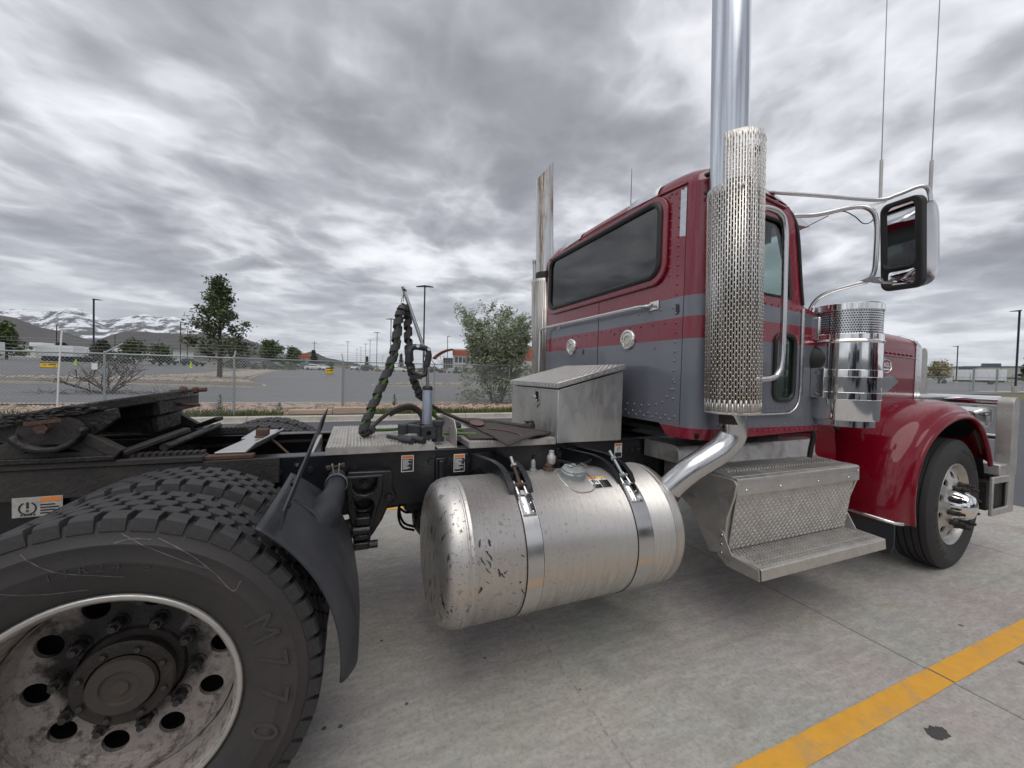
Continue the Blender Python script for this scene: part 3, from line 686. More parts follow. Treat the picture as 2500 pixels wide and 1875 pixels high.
# ---- suspension hanger casting
hang = P_('suspension_hanger', MB().plate([(.592, .955), (.60, .80), (.625, .70), (.635, .59), (.70, .59), (.712, .64), (.735, .76), (.765, .86), (.768, .955)],
    [[(.622, .94), (.738, .94), (.735, .895), (.715, .868), (.68, .858), (.645, .868), (.625, .895)], [(.632, .835)]+[(.68+.045*math.cos(R(a_)), .805+.034*math.sin(R(a_))) for a_ in range(150, 29, -20)]+[(.724, .80), (.71, .735), (.648, .735)]][0:2], XZ(-.545), 0, .045), 'blackgloss', bev=.012, seg=3)
ob('hanger_back', MB().plate([(.60, .96), (.815, .955), (.82, .86), (.845, .81), (.80, .77), (.77, .70), (.72, .62), (.62, .62)], [circ(.68, .80, .04, 14)], XZ(-.475), 0, .044), M['blackgloss'], hang, bev=.008)
ob('hanger_eye', MB().cyl((.625, -.56, .69), (.71, -.56, .69), .022, n=14).box(.632, .705, -.58, -.53, .60, .635).box(.635, .70, -.575, -.52, .645, .672).box(.64, .708, -.57, -.5, .715, .755), M['blackgloss'], hang, bev=.006)
ob('hanger_bolt', MB().cyl((.70, -.55, .612), (.745, -.55, .612), .019, n=6), M['blackgloss'], hang)
for x, z in ((.742, .916), (.741, .813), (.80, .814), (.68, .905)): link('bolt', hexm, hang, (x, -.482 if x != .68 else -.52, z))
P_('suspension_spring', MB().tube(spl([(-.75, -.50, .72), (-.3, -.50, .62), (0, -.50, .60), (.35, -.50, .63), (.66, -.50, .70)], 6), .045, 8), 'grease')
# brake chamber, air tank and plumbing ahead of the axle
P_('air_tank', MB().lathe([(0, -.02), (.07, -.01), (.115, .02), (.13, .06), (.13, .60), (.10, .64), (0, .66)], (.975, -.22, .615), (1, 0, 0), 28), 'blackgloss', sm=60)
P_('brake_valve', MB().box(.90, 1.02, -.33, -.12, .68, .752).cyl((.955, -.24, .64), (.955, -.24, .70), .035), 'blackgloss', bev=.01)
P_('under_frame_box', MB().box(.98, 1.16, -.35, .2, .69, .752), 'blackgloss', bev=.01)
for k_, pts in enumerate(([(.885, -.25, .76), (.88, -.26, .66), (.905, -.26, .59), (.965, -.25, .555)], [(.895, -.23, .76), (.875, -.24, .64), (.90, -.24, .56), (.97, -.23, .525)], [(.88, -.25, .675), (.92, -.25, .645), (.97, -.24, .645)], [(.885, -.24, .70), (.92, -.25, .675), (.965, -.24, .665)])):
    P_('air_line', MB().tube(spl(pts, 6), .007, 8), 'hole', sm=60)
for k_, (y, z, r_) in enumerate(((-.36, 1.01, .011), (-.34, .985, .009), (-.385, .96, .008), (.36, .99, .012))):        # lines clipped along the inside of the rails
    P_('frame_line', MB().tube(spl([(-1.2, y, z-.03), (-.4, y+.01, z-.02*(k_ % 2)), (.25, y, z), (.7, y+.02, z-.015), (1.2, y, z), (1.8, y+.01, z-.02), (2.6, y, z)], 5), r_, 6), 'hole' if k_ % 2 else 'hose', sm=60)
for x in (.46, .98, 1.09, 1.75, 2.15): P_('line_clip', MB().box(x-.012, x+.012, -.418, -.33, .97, 1.025), 'galv', bev=.003)
P_('rail_gusset', MB().box(1.045, 1.105, -.452, -.4305, .765, 1.0).box(1.06, 1.09, -.475, -.452, .765, .99), 'black', bev=.006)
P_('drive_shaft', MB().cyl((.25, 0, .62), (3.0, 0, .78), .055, n=16), 'grease')
P_('gearbox', MB().box(2.75, 3.6, -.25, .25, .55, 1.02), 'grease', bev=.05)
P_('engine_block', MB().box(3.7, 5.0, -.38, .38, .60, 1.25), 'grease', bev=.05)

# ---- fifth wheel
ang = math.atan2(.117, .59)
def fwp(x, y, t):      # plate coordinates: x along the plate from the pivot, t above it
    return (-.48+x*math.cos(ang)-t*math.sin(ang), y, 1.284+x*math.sin(ang)+t*math.cos(ang))
out_ = [(.10+.180*math.cos(R(a_)), -.455*math.sin(R(a_))) for a_ in range(0, 91, 10)]+[(-.45, -.455), (-.60, -.30), (-.62, -.12), (-.05, -.04), (.02, 0), (-.05, .04), (-.62, .12), (-.60, .30), (-.45, .455)]+[(.10+.180*math.cos(R(a_)), .455*math.sin(R(a_))) for a_ in range(90, 9, -10)]
fifth = P_('fifth_wheel', MB().plate(out_, [], fwp, -.035, .008), 'grease', bev=.008)
ob('plate_skirt', MB().prism([(-.46, -.115), (-.40, -.03), (.18, -.03), (.18, -.075), (.10, -.125), (.04, -.145), (-.02, -.145), (-.08, -.115), (-.20, -.095)], lambda x, t, y: fwp(x, y, t), -.440, -.418), M['grease'], fifth, bev=.005)
ob('plate_skirt', MB().prism([(-.46, -.115), (-.40, -.03), (.10, -.03), (.10, -.085), (-.20, -.095)], lambda x, t, y: fwp(x, y, t), .432, .452), M['grease'], fifth, bev=.005)
for y_ in (-.185, .185): ob('plate_rib', MB().prism([(-.40, -.11), (-.40, -.03), (.22, -.03), (.22, -.09)], lambda x, t, y: fwp(x, y, t), y_-.015, y_+.015), M['grease'], fifth)
mb = MB(); a_, b_ = fwp(.235, -.25, -.055), fwp(.235, .25, -.055); mb.bar(a_, b_, .03, .08); ob('plate_front_rib', mb, M['grease'], fifth, bev=.006)
# clumps of dried grease on the plate edge
mb = MB(); random.seed(3)
for i in range(240):
    x = random.uniform(-.5, .12)*random.uniform(.6, 1); c_ = fwp(x, -.456+random.uniform(-.003, .003), random.uniform(-.034, .004)); mb.sph(c_, random.uniform(.003, .011), 6, (random.uniform(1, 2.6), .45, random.uniform(.5, 1)))
ob('grease_clump', mb, M['grease'], fifth, sm=60, kind='stuff')
for sg in (-1, 1):
    y = .43*sg
    br_ = [(-.72, 1.09), (-.30, 1.09), (-.315, 1.12), (-.395, 1.185)]+[(-.49+.105*math.cos(R(t)), 1.195+.075*math.sin(R(t))) for t in range(20, 161, 20)]+[(-.60, 1.175), (-.68, 1.115)]
    pv = ob('pivot_bracket', MB().plate(br_, [[(-.56, 1.115), (-.42, 1.115), (-.47, 1.14), (-.52, 1.14)]], XZ(y), -.02, .02), M['dusty'], fifth, bev=.006)
    ob('pivot_saddle', MB().grid(lambda u, v: (-.492+(.085+.035*math.sin(pi*u)**.5*0)*math.cos(R(200+160*u))*1.12, y-.055*1+.11*v, 1.215+.078*math.sin(R(200+160*u))), 16, 3), M['grease'], fifth, sm=60).modifiers.new('s', 'SOLIDIFY').thickness = .022
    ob('pivot_bolt', MB().cyl((-.50, y-.06, 1.215), (-.50, y-.035, 1.215), .022, n=6).bar((-.545, y-.058, 1.232), (-.44, y-.058, 1.248), .012, .014), M['rust'], fifth)
    ob('brace', MB().bar((-.415, y, 1.185), (-.285, y, 1.095), .05, .042), M['dusty'], fifth, bev=.004)
    ob('brace', MB().bar((-.285, y, 1.095), (-.12, y*.55, 1.165), .045, .02), M['dusty'], fifth, bev=.004)
    ob('brace', MB().bar((-.65, y, 1.10), (-.56, y, 1.185), .03, .03), M['dusty'], fifth, bev=.004)
    sl = ob('slide_rail', MB().box(-1.2, .005, y-.03 if sg < 0 else y-.05, y+.05 if sg < 0 else y+.03, 1.0475, 1.072), M['dusty'], fifth, bev=.003)
    ob('slide_base', MB().box(-.85, -.29, y-.04, y+.06, 1.0725, 1.094), M['grease'], fifth, bev=.004)
    mb = MB()
    for i in range(11): mb.box(-.26+i*.024, -.246+i*.024, y*.93-.025, y*.93+.025, 1.0725, 1.088)
    ob('rack_teeth', mb, M['dusty'], fifth, sm=0, kind='stuff')
ob('cross_tube', MB().cyl((-.16, -.38, 1.105), (-.16, .38, 1.105), .017, n=12), M['grease'], fifth)
ob('lock_body', MB().box(-.52, -.27, -.15, .15, 1.13, 1.23), M['grease'], fifth, bev=.02)
pn = ob('adjuster_bolt', MB().tube([(-.27, 0, 1.338), (-.20, 0, 1.342), (-.1999, 0, 1.342), (-.15, 0, 1.346)], .0085, 8).lathe([(0, -.012), (.024, -.012), (.026, 0), (.020, .012), (0, .012)], (-.215, 0, 1.341), (1, 0, .05), 12).lathe([(0, -.01), (.017, -.01), (.017, .012), (0, .012)], (-.165, 0, 1.345), (1, 0, .1), 6).cyl((-.15, 0, 1.346), (-.115, 0, 1.349), .0115, n=8), M['rust'], fifth)
ob('release_rod', MB().tube([(-.30, -.02, 1.268), (-.20, -.03, 1.270), (-.135, -.03, 1.266)], .0085, 8), M['rust'], fifth)
ob('release_lug', MB().plate([(-.34, 1.25), (-.25, 1.27), (-.215, 1.32), (-.34, 1.32)], [circ(-.245, 1.297, .010, 10)], XZ(-.05), -.012, .012), M['grease'], fifth, bev=.004)
# ramp plate and angle over the rails
rp_ = P_('ramp_plate', MB().prism([(.03, 1.068), (.155, 1.068), (.20, 1.115), (.195, 1.121), (.15, 1.076), (.03, 1.076)], lambda x, z, t: (x+(t+.40)*.10, t, z), -.40, .05), 'alu_box', bev=.002)
P_('ramp_plate', MB().prism([(.03, 1.0), (.155, 1.0), (.165, 1.012), (.03, 1.012)], lambda x, z, t: (x, t, z+.056), .06, .40), 'alu_box', bev=.002)
ob('wood_shim', MB().box(.0, .19, -.44, -.385, 1.048, 1.066), M['rust'], rp_, bev=.003)
ob('rust_block', MB().box(.10, .16, .06, .13, 1.075, 1.115), M['rust'], rp_, bev=.004)
P_('loose_cable', MB().tube(spl([(.12, -.05, 1.09), (.20, -.1, 1.085), (.30, -.2, 1.02), (.38, -.3, .97)], 6), .006, 6), 'rust')

# ---- deck plates behind the cab (serrated extrusion)
def deck(x0, x1, y0, y1, z0, z1, step, sl=0):
    k = int((x1-x0)/step); poly = [(x0, z0), (x1, z0)]
    for i in range(k, -1, -1):
        x = x0+(x1-x0)*i/k
        if i < k: poly.append((x+(x1-x0)/k*.5, z1+.007))
        poly.append((x, z1-.001))
    return P_('deck_plate', MB().prism(poly, lambda x, z, t: (x+(t-y0)*sl, t, z), y0, y1), 'alu_plate', sm=25)
d1 = deck(.497, 1.040, -.452, .352, 1.0465, 1.0815, .0165)
d2 = deck(1.235, 1.79, -.455, .33, 1.0465, 1.080, .018)
mb = MB()
for d_, xs_ in ((d1, [(.60, .66), (.72, .78), (.86, .92)]),):
    for x0, x1 in xs_: mb.box(x0, x0+.006, -.44, .34, 1.085, 1.0895)
ob('deck_ridge', mb, M['alu_plate'], d1)
ang_ = P_('angle_bracket', MB().box(1.06, 1.175, -.425, .02, 1.0465, 1.053).plate([(-.42, 1.054), (.02, 1.054), (.02, 1.20), (-.36, 1.20), (-.42, 1.14)], [circ(-.30, 1.16, .012, 12)], YZ(1.165), 0, .007), 'alu_plate', bev=.003)

# ---- hose post
pb = P_('hose_post', MB().lathe([(.030, 1.12), (.030, 1.372), (.026, 1.386), (.012, 1.392), (0, 1.392)], (1.038, -.2, 0), (0, 0, 1), 24), 'post', sm=40)
ob('post_cap', MB().lathe([(.0312, 1.366), (.031, 1.378), (.026, 1.388), (.012, 1.393)], (1.038, -.2, 0), (0, 0, 1), 24), M['gasket'], pb)
ob('post_mount', MB().box(.985, 1.075, -.33, -.16, 1.09, 1.16).cyl((1.085, -.31, 1.075), (1.085, -.31, 1.185), .026, n=14).cyl((1.085, -.31, 1.165), (1.085, -.31, 1.19), .034, n=14).cyl((1.085, -.31, 1.07), (1.085, -.31, 1.095), .036, n=14).plate(rrect(.985, 1.06, 1.09, 1.165, .015), [circ(1.022, 1.125, .014, 12)], XZ(-.36), 0, .06), M['plastic'], pb, bev=.006)
ob('hinge_arm', MB().bar((.905, -.20, 1.135), (1.02, -.26, 1.135), .055, .05).cyl((.895, -.225, 1.105), (.895, -.225, 1.165), .03, n=16), M['plastic'], pb, bev=.006)
for x, y in ((.845, -.40), (.905, -.405)):
    ob('rubber_handle', MB().tube([(x-.04, y+.11, 1.105), (x+.02, y+.02, 1.103)], .012, 12).tube([(x+.02, y+.02, 1.103), (x+.0201, y+.0199, 1.103), (x+.075, y-.055, 1.101)], [.012, .018, .018], 14), M['plastic'], pb, sm=60)
poleb = ob('pole', MB().tube([(1.038, -.2, 1.38), (1.036, -.2, 1.50), (1.028, -.2, 1.56), (1.004, -.2, 1.635), (.881, -.2, 1.972)], .0105, 14), M['steel'], pb, sm=60)
mb = MB()
for t in (.05, .3, .6, .85): mb.cyl((1.036-.008*t-.024*t*t, -.2135, 1.50+.12*t), (1.036-.008*t-.024*t*t, -.209, 1.50+.12*t), .0045, n=8)
ob('pole_hole', mb, M['hole'], pb)
ob('pole_bolt', MB().cyl((.888, -.218, 1.952), (.9, -.18, 1.952), .008, n=8), M['gasket'], pb)
ob('hanger_spring', MB().tube([(.884, -.2, 1.94), (.876, -.205, 1.90), (.872, -.205, 1.86)], .0035, 6).tube([(.884, -.2, 1.94), (.888, -.195, 1.90), (.882, -.2, 1.86)], .0035, 6).cyl((.86, -.2, 1.876), (.893, -.2, 1.878), .003, n=6), M['steel'], pb)
# gladhand holder
gh = ob('gladhand_holder', MB().tube(spl([(.922, -.2, 1.52), (.926, -.2, 1.585), (.945, -.2, 1.618), (.985, -.2, 1.622), (1.03, -.2, 1.61), (1.04, -.2, 1.57), (1.028, -.2, 1.51)], 5), [.022]*7+[.018]*17+[.02]*7, 12), M['plastic'], pb, sm=60)
ob('gladhand', MB().tube(spl([(.922, -.2, 1.53), (.925, -.205, 1.50), (.945, -.21, 1.47), (.99, -.21, 1.452), (1.02, -.21, 1.462), (1.025, -.2, 1.51)], 5), [.024, .024, .02, .016, .013, .013, .017, .02]+[.013]*18, 10).box(.93, 1.0, -.225, -.195, 1.43, 1.455), M['gasket'], pb, sm=50)
for x, z in ((.972, 1.628), (1.038, 1.612)): ob('holder_bolt', MB().cyl((x, -.222, z), (x, -.19, z), .011, n=10), M['steel'], pb)
# spiral-wrapped hose bundle: hoses inside, the wrap as a helical strip
def bundle(path, rad, cols, turns, wr=.008):
    c = spl(path, 14)
    for k_, (mt, of) in enumerate(cols):
        pts = []
        for i, p_ in enumerate(c):
            d = (c[min(i+1, len(c)-1)]-c[max(i-1, 0)]).normalized(); a = d.cross(V((0, 1, 0))).normalized(); b2 = d.cross(a)
            t = of+i*.05; pts.append(p_+(a*math.cos(t)+b2*math.sin(t))*rad*.48)
        P_('air_hose', MB().tube(pts, rad*.45, 10), mt, sm=60)
    L = len(c)-1; N = int(turns*16); mb = MB(); wv_ = L/turns*.56
    def at_(s_):
        s_ = max(0, min(L-1e-6, s_)); i = int(s_); f_ = s_-i; return c[i]*(1-f_)+c[i+1]*f_
    for k_ in range(N+1):
        s0 = L*k_/N
        for e, ro in ((-.5, rad), (-.48, rad*1.08), (.48, rad*1.08), (.5, rad)):
            s_ = s0+e*wv_; p_ = at_(s_); d = (at_(s_+.5)-at_(s_-.5)).normalized(); a = d.cross(V((0, 1, 0))).normalized(); b2 = d.cross(a)
            t = 2*pi*k_/16; mb.v.append(tuple(p_+(a*math.cos(t)+b2*math.sin(t))*ro))
        if k_:
            o_ = len(mb.v)-8
            for q in range(3): mb.f.append([o_+q, o_+q+1, o_+q+5, o_+q+4])
    o = P_('spiral_wrap', mb, 'wrap', sm=50, fix=False); solid(o, .0025); return o
bundle([(.895, -.19, 1.852), (.876, -.2, 1.835), (.859, -.2, 1.764), (.848, -.2, 1.634), (.819, -.2, 1.511), (.764, -.2, 1.366), (.71, -.2, 1.231), (.678, -.2, 1.135), (.69, -.16, 1.112), (.735, -.12, 1.13)], .024, [('hose', 0), ('hose', 2.1), ('green', 4.2)], 15)
bundle([(.895, -.19, 1.852), (.915, -.16, 1.835), (.922, -.15, 1.72), (.932, -.15, 1.563), (.955, -.15, 1.445), (.986, -.14, 1.366), (1.015, -.13, 1.315)], .022, [('hose', 0), ('hose', 3)], 12)
for mt, r_, pts in (('hose', .0125, [(.72, -.13, 1.125), (.759, -.1, 1.165), (.825, -.1, 1.22), (.893, -.1, 1.255), (.956, -.1, 1.262), (1.01, -.1, 1.225), (1.035, -.09, 1.15)]), ('hose', .0125, [(.83, -.06, 1.20), (.90, -.06, 1.235), (.965, -.06, 1.24), (1.02, -.06, 1.20), (1.04, -.06, 1.13)]),
                    ('green', .010, [(.75, -.08, 1.112), (.85, -.05, 1.108), (.92, -.02, 1.11), (1.0, 0, 1.12)]), ('hose', .012, [(.98, -.13, 1.33), (1.07, -.1, 1.27), (1.16, -.05, 1.218), (1.26, -.05, 1.172), (1.36, 0, 1.13)]),
                    ('green', .011, [(1.04, -.12, 1.30), (1.095, -.1, 1.22), (1.13, -.08, 1.17), (1.19, -.05, 1.13), (1.24, -.1, 1.105), (1.30, -.1, 1.10)]), ('green', .010, [(1.14, -.22, 1.10), (1.25, -.26, 1.10), (1.33, -.27, 1.098)]), ('hose', .011, [(1.05, -.1, 1.29), (1.10, -.08, 1.20), (1.17, -.04, 1.16)])):
    P_('air_hose', MB().tube(spl(pts, 8), r_, 10), mt, sm=60)
for a_, b_ in (((.93, -.02, 1.125), (1.03, -.01, 1.14)), ((1.13, -.08, 1.165), (1.24, -.05, 1.125))):
    P_('hose_sleeve', MB().tube([a_, b_], [.016, .02], 12).lathe([(0, 0), (.026, 0), (.026, .03), (.018, .05), (0, .05)], b_, (1, .2, -.2), 10), 'wrap', sm=50)

# ---- toolbox
tb = P_('toolbox', MB().prism([(1.80, 1.048), (2.292, 1.048), (2.292, 1.515), (1.80, 1.385)], lambda x, z, t: (x, t, z), -.452, .30), 'alu_box', bev=.005)
sl_ = math.atan2(.13, .49)
lid = ob('lid', MB().prism([(1.785, 1.392), (2.30, 1.5275), (2.30, 1.558), (2.285, 1.560), (1.785, 1.428)], lambda x, z, t: (x, t, z), -.468, .315), M['alu_box'], tb, bev=.004)
def bars(fn, us, vs, L, w_, h):
    """raised diamond-plate bars on a surface: fn(u,v,t)->xyz"""
    mb = MB(); q = 0
    for i, u in enumerate(us):
        for j, v in enumerate(vs):
            a_ = pi/4 if (i+j) % 2 else -pi/4; c_, s_ = math.cos(a_), math.sin(a_)
            pts = [(-L/2, 0), (-L*.2, -w_/2), (L*.2, -w_/2), (L/2, 0), (L*.2, w_/2), (-L*.2, w_/2)]
            mb.add([fn(u+x*c_-y*s_, v+x*s_+y*c_, 0) for x, y in pts]+[fn(u+(x*c_-y*s_)*.7, v+(x*s_+y*c_)*.7, h) for x, y in pts], [[k, (k+1) % 6, 6+(k+1) % 6, 6+k] for k in range(6)]+[[6, 7, 8, 9, 10, 11]])
    return mb
fr = lambda a_, b_, st: [a_+st*(i+.5) for i in range(int((b_-a_)/st))]
ob('tread_pattern', bars(lambda u, v, t: (1.785+u*.967, v, 1.4285+u*.255+t*.97), fr(.01, .51, .0235), fr(-.46, .31, .0235), .022, .0055, .0022), M['alu_step'], tb, sm=0, kind='stuff', fix=False)
ob('tread_pattern', bars(lambda u, v, t: (1.80+u*.967, -.4685-t, 1.412+u*.255+v), fr(.0, .49, .0235), [0], .020, .005, .002), M['alu_step'], tb, sm=0, kind='stuff', fix=False)
ob('tread_pattern', bars(lambda u, v, t: (1.7845-t, u, 1.410+v), fr(-.46, .31, .0235), [0], .020, .005, .002), M['alu_step'], tb, sm=0, kind='stuff', fix=False)
lt = ob('latch', MB().plate([(-.20, 1.275), (-.165, 1.25), (-.13, 1.275), (-.13, 1.37), (-.20, 1.37)], [[(-.19, 1.29), (-.14, 1.29), (-.14, 1.36), (-.19, 1.36)]], YZ(1.793), 0, .007), M['steel'], tb, bev=.002)
ob('latch_recess', MB().box(1.7985, 1.7995, -.19, -.14, 1.29, 1.36), M['hole'], tb, sm=0)
ob('latch_handle', MB().bar((1.787, -.115, 1.333), (1.775, -.185, 1.325), .012, .01).cyl((1.79, -.165, 1.30), (1.7985, -.165, 1.30), .009, n=12), M['chrome'], tb, bev=.002)
# loose floor mats lying on the deck plate, and a dangling connector
def sheet(name, pts, th, mt, nz=.010, seed=0, k=10):
    """bent quad sheet a-b-c-d resting on the deck"""
    a_, b_, c_, d_ = [V(q) for q in pts]
    f = lambda u, v: (lambda q: q+V((0, 0, nz*NZ.noise((q.x*7+seed, q.y*7, 0)))))((a_*(1-u)+b_*u)*(1-v)+(d_*(1-u)+c_*u)*v)
    o = ob(name, MB().grid(f, k, k), M[mt], None, sm=60); solid(o, th, 0); return o
mf = sheet('floor_mat', [(1.375, .40, 1.118), (1.60, .40, 1.112), (1.80, -.37, 1.104), (1.385, -.66, 1.098)], .007, 'mat', .016, 3, 14)
thing(mf, 'large dark brown rubber floor mat draped over the deck plate beside the toolbox', 'floor mat')
e_ = MB(); e_.tube(spl([(1.42, -.13, 1.1115), (1.50, -.22, 1.112), (1.56, -.36, 1.111), (1.55, -.50, 1.108)], 8), .004, 6); ob('mat_seam', e_, M['matprint'], mf)
ov = MB(); ov.add([(1.437+.05*math.cos(t)+.03*math.sin(t), .06+.15*math.sin(t)*1.0, 1.1235-.0*math.sin(t)) for t in [2*pi*i/28 for i in range(28)]], [list(range(28))]); o_ = ob('oval_print', ov, M['matprint'], mf, sm=0, fix=False); solid(o_, .002, 1)
ms = sheet('floor_mat', [(1.28, -.03, 1.099), (1.44, -.04, 1.099), (1.42, -.46, 1.095), (1.245, -.40, 1.094)], .006, 'mat', .006, 8)
thing(ms, 'small rubber mat corner poking out under the larger mat on the deck plate', 'floor mat')
cc = empty('trailer_connector', (1.62, -.05, 1.12)); thing(cc, 'grimy trailer plug and cable lying on the floor mat by the toolbox', 'connector')
for nm_, mb_, mt_ in (('cable', MB().tube(spl([(-.15, .30, -.01), (-.05, .17, 0), (.03, .02, .0), (.085, -.09, .0)], 6), .016, 10), 'hose'), ('plug', MB().tube([(.085, -.09, 0), (.10, -.12, .002), (.101, -.121, .002), (.125, -.165, .004)], [.016, .02, .03, .03], 12), 'mat'), ('plug_cap', MB().box(.085, .145, -.15, -.10, .032, .037).bar((.12, -.165, .03), (.14, -.12, .035), .008, .02), 'grease'), ('wire_tag', MB().tube(spl([(.05, -.03, -.005), (.03, -.09, -.01), (0, -.12, -.012)], 5), .003, 6), 'rust')):
    ob(nm_, mb_, M[mt_], cc, sm=50)
# ---- fuel tank
TY, TZ, TR = -.78, .64, .33
prof = [(0, .945), (.16, .947), (.235, .953), (.275, .966), (.305, .985), (.322, 1.010), (.3290, 1.035), (.330, 1.055), (.330, 1.0585), (.3325, 1.060), (.3335, 1.064), (.3325, 1.068), (.330, 1.070), (.330, 1.083), (.332, 1.085), (.330, 1.087),
        (.330, 2.125), (.332, 2.127), (.330, 2.129), (.330, 2.150), (.334, 2.152), (.334, 2.158), (.330, 2.160), (.328, 2.185), (.320, 2.198), (.310, 2.200), (.29, 2.19), (0, 2.15)]
tank = P_('fuel_tank', MB().lathe(prof, (0, TY, TZ), (1, 0, 0), 72), 'tank', sm=50)
def tk(a_, r_=TR): return (TY+r_*math.cos(R(a_)), TZ+r_*math.sin(R(a_)))       # angle 90 = top, 180 = towards the camera
for xc, wd in ((1.350, .075), (1.940, .092)):
    mb = MB()
    for ro, rev in ((TR+.0012, 1), (TR+.0045, 0)):
        mb.grid(lambda u, v: (xc+wd*(v-.5)*(1 if u > .04 else .75), *tk(118+215*u, ro)), 60, 2)
    for v_ in (-.5, .5): mb.grid(lambda u, v: (xc+wd*v_*(1 if u > .04 else .75), *tk(118+215*u, TR+.0012+.0033*v)), 60, 2)
    st = ob('strap', mb, M['strap'], tank, sm=50)
    ob('strap_liner', MB().grid(lambda u, v: (xc+(wd+.008)*(v-.5), *tk(114+219*u, TR+.0008)), 60, 2), M['gasket'], tank, sm=60, fix=False)
    # riveted clip at the strap's upper end
    cp = MB()
    for x0, x1, a0, a1 in ((xc-.032, xc+.032, 123, 141), (xc-.030, xc-.012, 108, 123), (xc+.012, xc+.030, 108, 123)):
        cp.grid(lambda u, v: (x0+(x1-x0)*v, *tk(a0+(a1-a0)*u, TR+.0085+.012*max(0, (123-(a0+(a1-a0)*u))/15))), 8, 2)
    solid(ob('strap_clip', cp, M['steel'], tank, sm=50, fix=False), .004)
    for dx in (-.018, .018):
        for a_ in (131, 138):
            y, z = tk(a_, TR+.010); nn = (0, math.cos(R(a_)), math.sin(R(a_)))
            ob('clip_rivet', MB().lathe([(0, .004), (.004, .003), (.0055, 0)], (xc+dx, y, z), nn, 8), M['steel'], tank)
    y, z = tk(112, TR+.022)
    ob('strap_rod', MB().tube([(xc, y-.01, z-.012), (xc, -.83, 1.035)], .008, 8).cyl((xc-.026, y-.008, z-.008), (xc+.026, y-.008, z-.008), .008, n=8), M['rust'] if xc < 1.5 else M['galv'], tank)
    ob('rod_end', MB().tube([(xc, -.83, 1.035), (xc, -.80, 1.062)], .008, 8).lathe([(0, 0), (.016, 0), (.016, .012), (0, .012)], (xc, -.842, 1.024), (0, .6, .6), 6), M['galv'], tank)
    # black cantilever bracket: two curved side plates and a bridge
    bx = ((1.245, 1.300), (1.400, 1.392)) if xc < 1.5 else ((1.840, 1.898), (1.962, 1.985))
    ed = [(-.432, 1.018), (-.60, 1.026), (-.72, 1.030), (-.80, 1.022), (-.87, 1.0), (-.925, .965), (-.95, .925), (-.945, .905), (-.915, .915), (-.87, .935), (-.80, .962), (-.70, .968), (-.58, .958), (-.50, .93), (-.432, .89)]
    bk = None
    for xa, xb in bx:
        mb = MB().prism(ed, lambda y, z, t: (xa+(xb-xa)*min(1, (-.432-y)/.4)+t, y, z), -.004, .004)
        mb.grid(lambda u, v: (lambda i: (xa+(xb-xa)*min(1, (-.432-ed[i][0])/.4)+(-.014+.028*v), ed[i][0], ed[i][1]+.001))(round(u*6)), 7, 2)
        o = ob('tank_bracket', mb, M['black'], T, sm=30, bev=.002, seg=1); bk = bk or o
    xa, xb = bx[0][1], bx[1][1]
    ob('bracket_bridge', MB().prism([(-.865, 1.005), (-.875, .945), (-.862, .94), (-.852, 1.0)], lambda y, z, t: (t, y, z), xa, xb).prism([(-.935, .935), (-.93, .915), (-.80, .963), (-.80, .97)], lambda y, z, t: (t, y, z), xa, xb), M['black'], bk)
    ob('bracket_foot', MB().box(bx[0][0]-.03, bx[1][0]+.03, -.4385, -.4305, .86, 1.015), M['black'], bk, bev=.004)
    ob('bracket_web', MB().bar((bx[0][0]+.02, -.445, .955), (bx[0][1], -.72, .945), .03, .006), M['black'], bk)
    for x_ in (bx[0][0]-.012, bx[1][0]+.012): link('bolt', hexm, bk, (x_, -.4385, .975))
def ring_on_tank(cx, a_c, rx, ry, tube, n_=40, lift=0.0):
    pts = []
    for i in range(n_+1):
        t = 2*pi*i/n_; u = rx*math.copysign(abs(math.cos(t))**.75, math.cos(t)); v = ry*math.copysign(abs(math.sin(t))**.75, math.sin(t))
        y, z = tk(a_c+math.degrees(v/TR), TR+lift); pts.append((cx+u, y, z))
    return MB().tube(pts, tube, 6, False)
ob('filler_weld', ring_on_tank(1.675, 108, .085, .105, .0045), M['tank'], tank, sm=60)
y, z = tk(103, TR); nn = V((0, math.cos(R(100)), math.sin(R(100)))); cp = (1.675, y, z)
cap = ob('fuel_cap', MB().lathe([(.060, -.01), (.060, .012), (.064, .014), (.064, .022), (.058, .026), (.058, .034), (.048, .040), (.030, .041), (0, .041)], cp, nn, 28), M['galv'], tank, sm=35)
tv = nn.cross(V((1, 0, 0)))
c_ = V(cp)+nn*.043
ob('cap_key_plate', MB().bar(c_+V((-.01, 0, 0)), c_+V((.058, 0, 0))+tv*.01, .026, .006, nn).lathe([(0, 0), (.015, 0), (.015, .009), (0, .009)], c_-tv*-.012-V((.014, 0, 0)), nn, 12), M['steel'], cap, bev=.001)
for q_ in (-.05, .045): ob('cap_lug', MB().bar(c_+tv*q_+V((-.03, 0, -.012)), c_+tv*q_+V((.035, 0, -.012)), .016, .021, nn), M['galv'], cap, bev=.003)
ob('cap_tag', MB().lathe([(0, 0), (.024, 0), (.024, .002), (0, .002)], c_+V((.07, 0, .004))+tv*.012, nn+V((.3, 0, 0)), 20), M['steel'], cap)
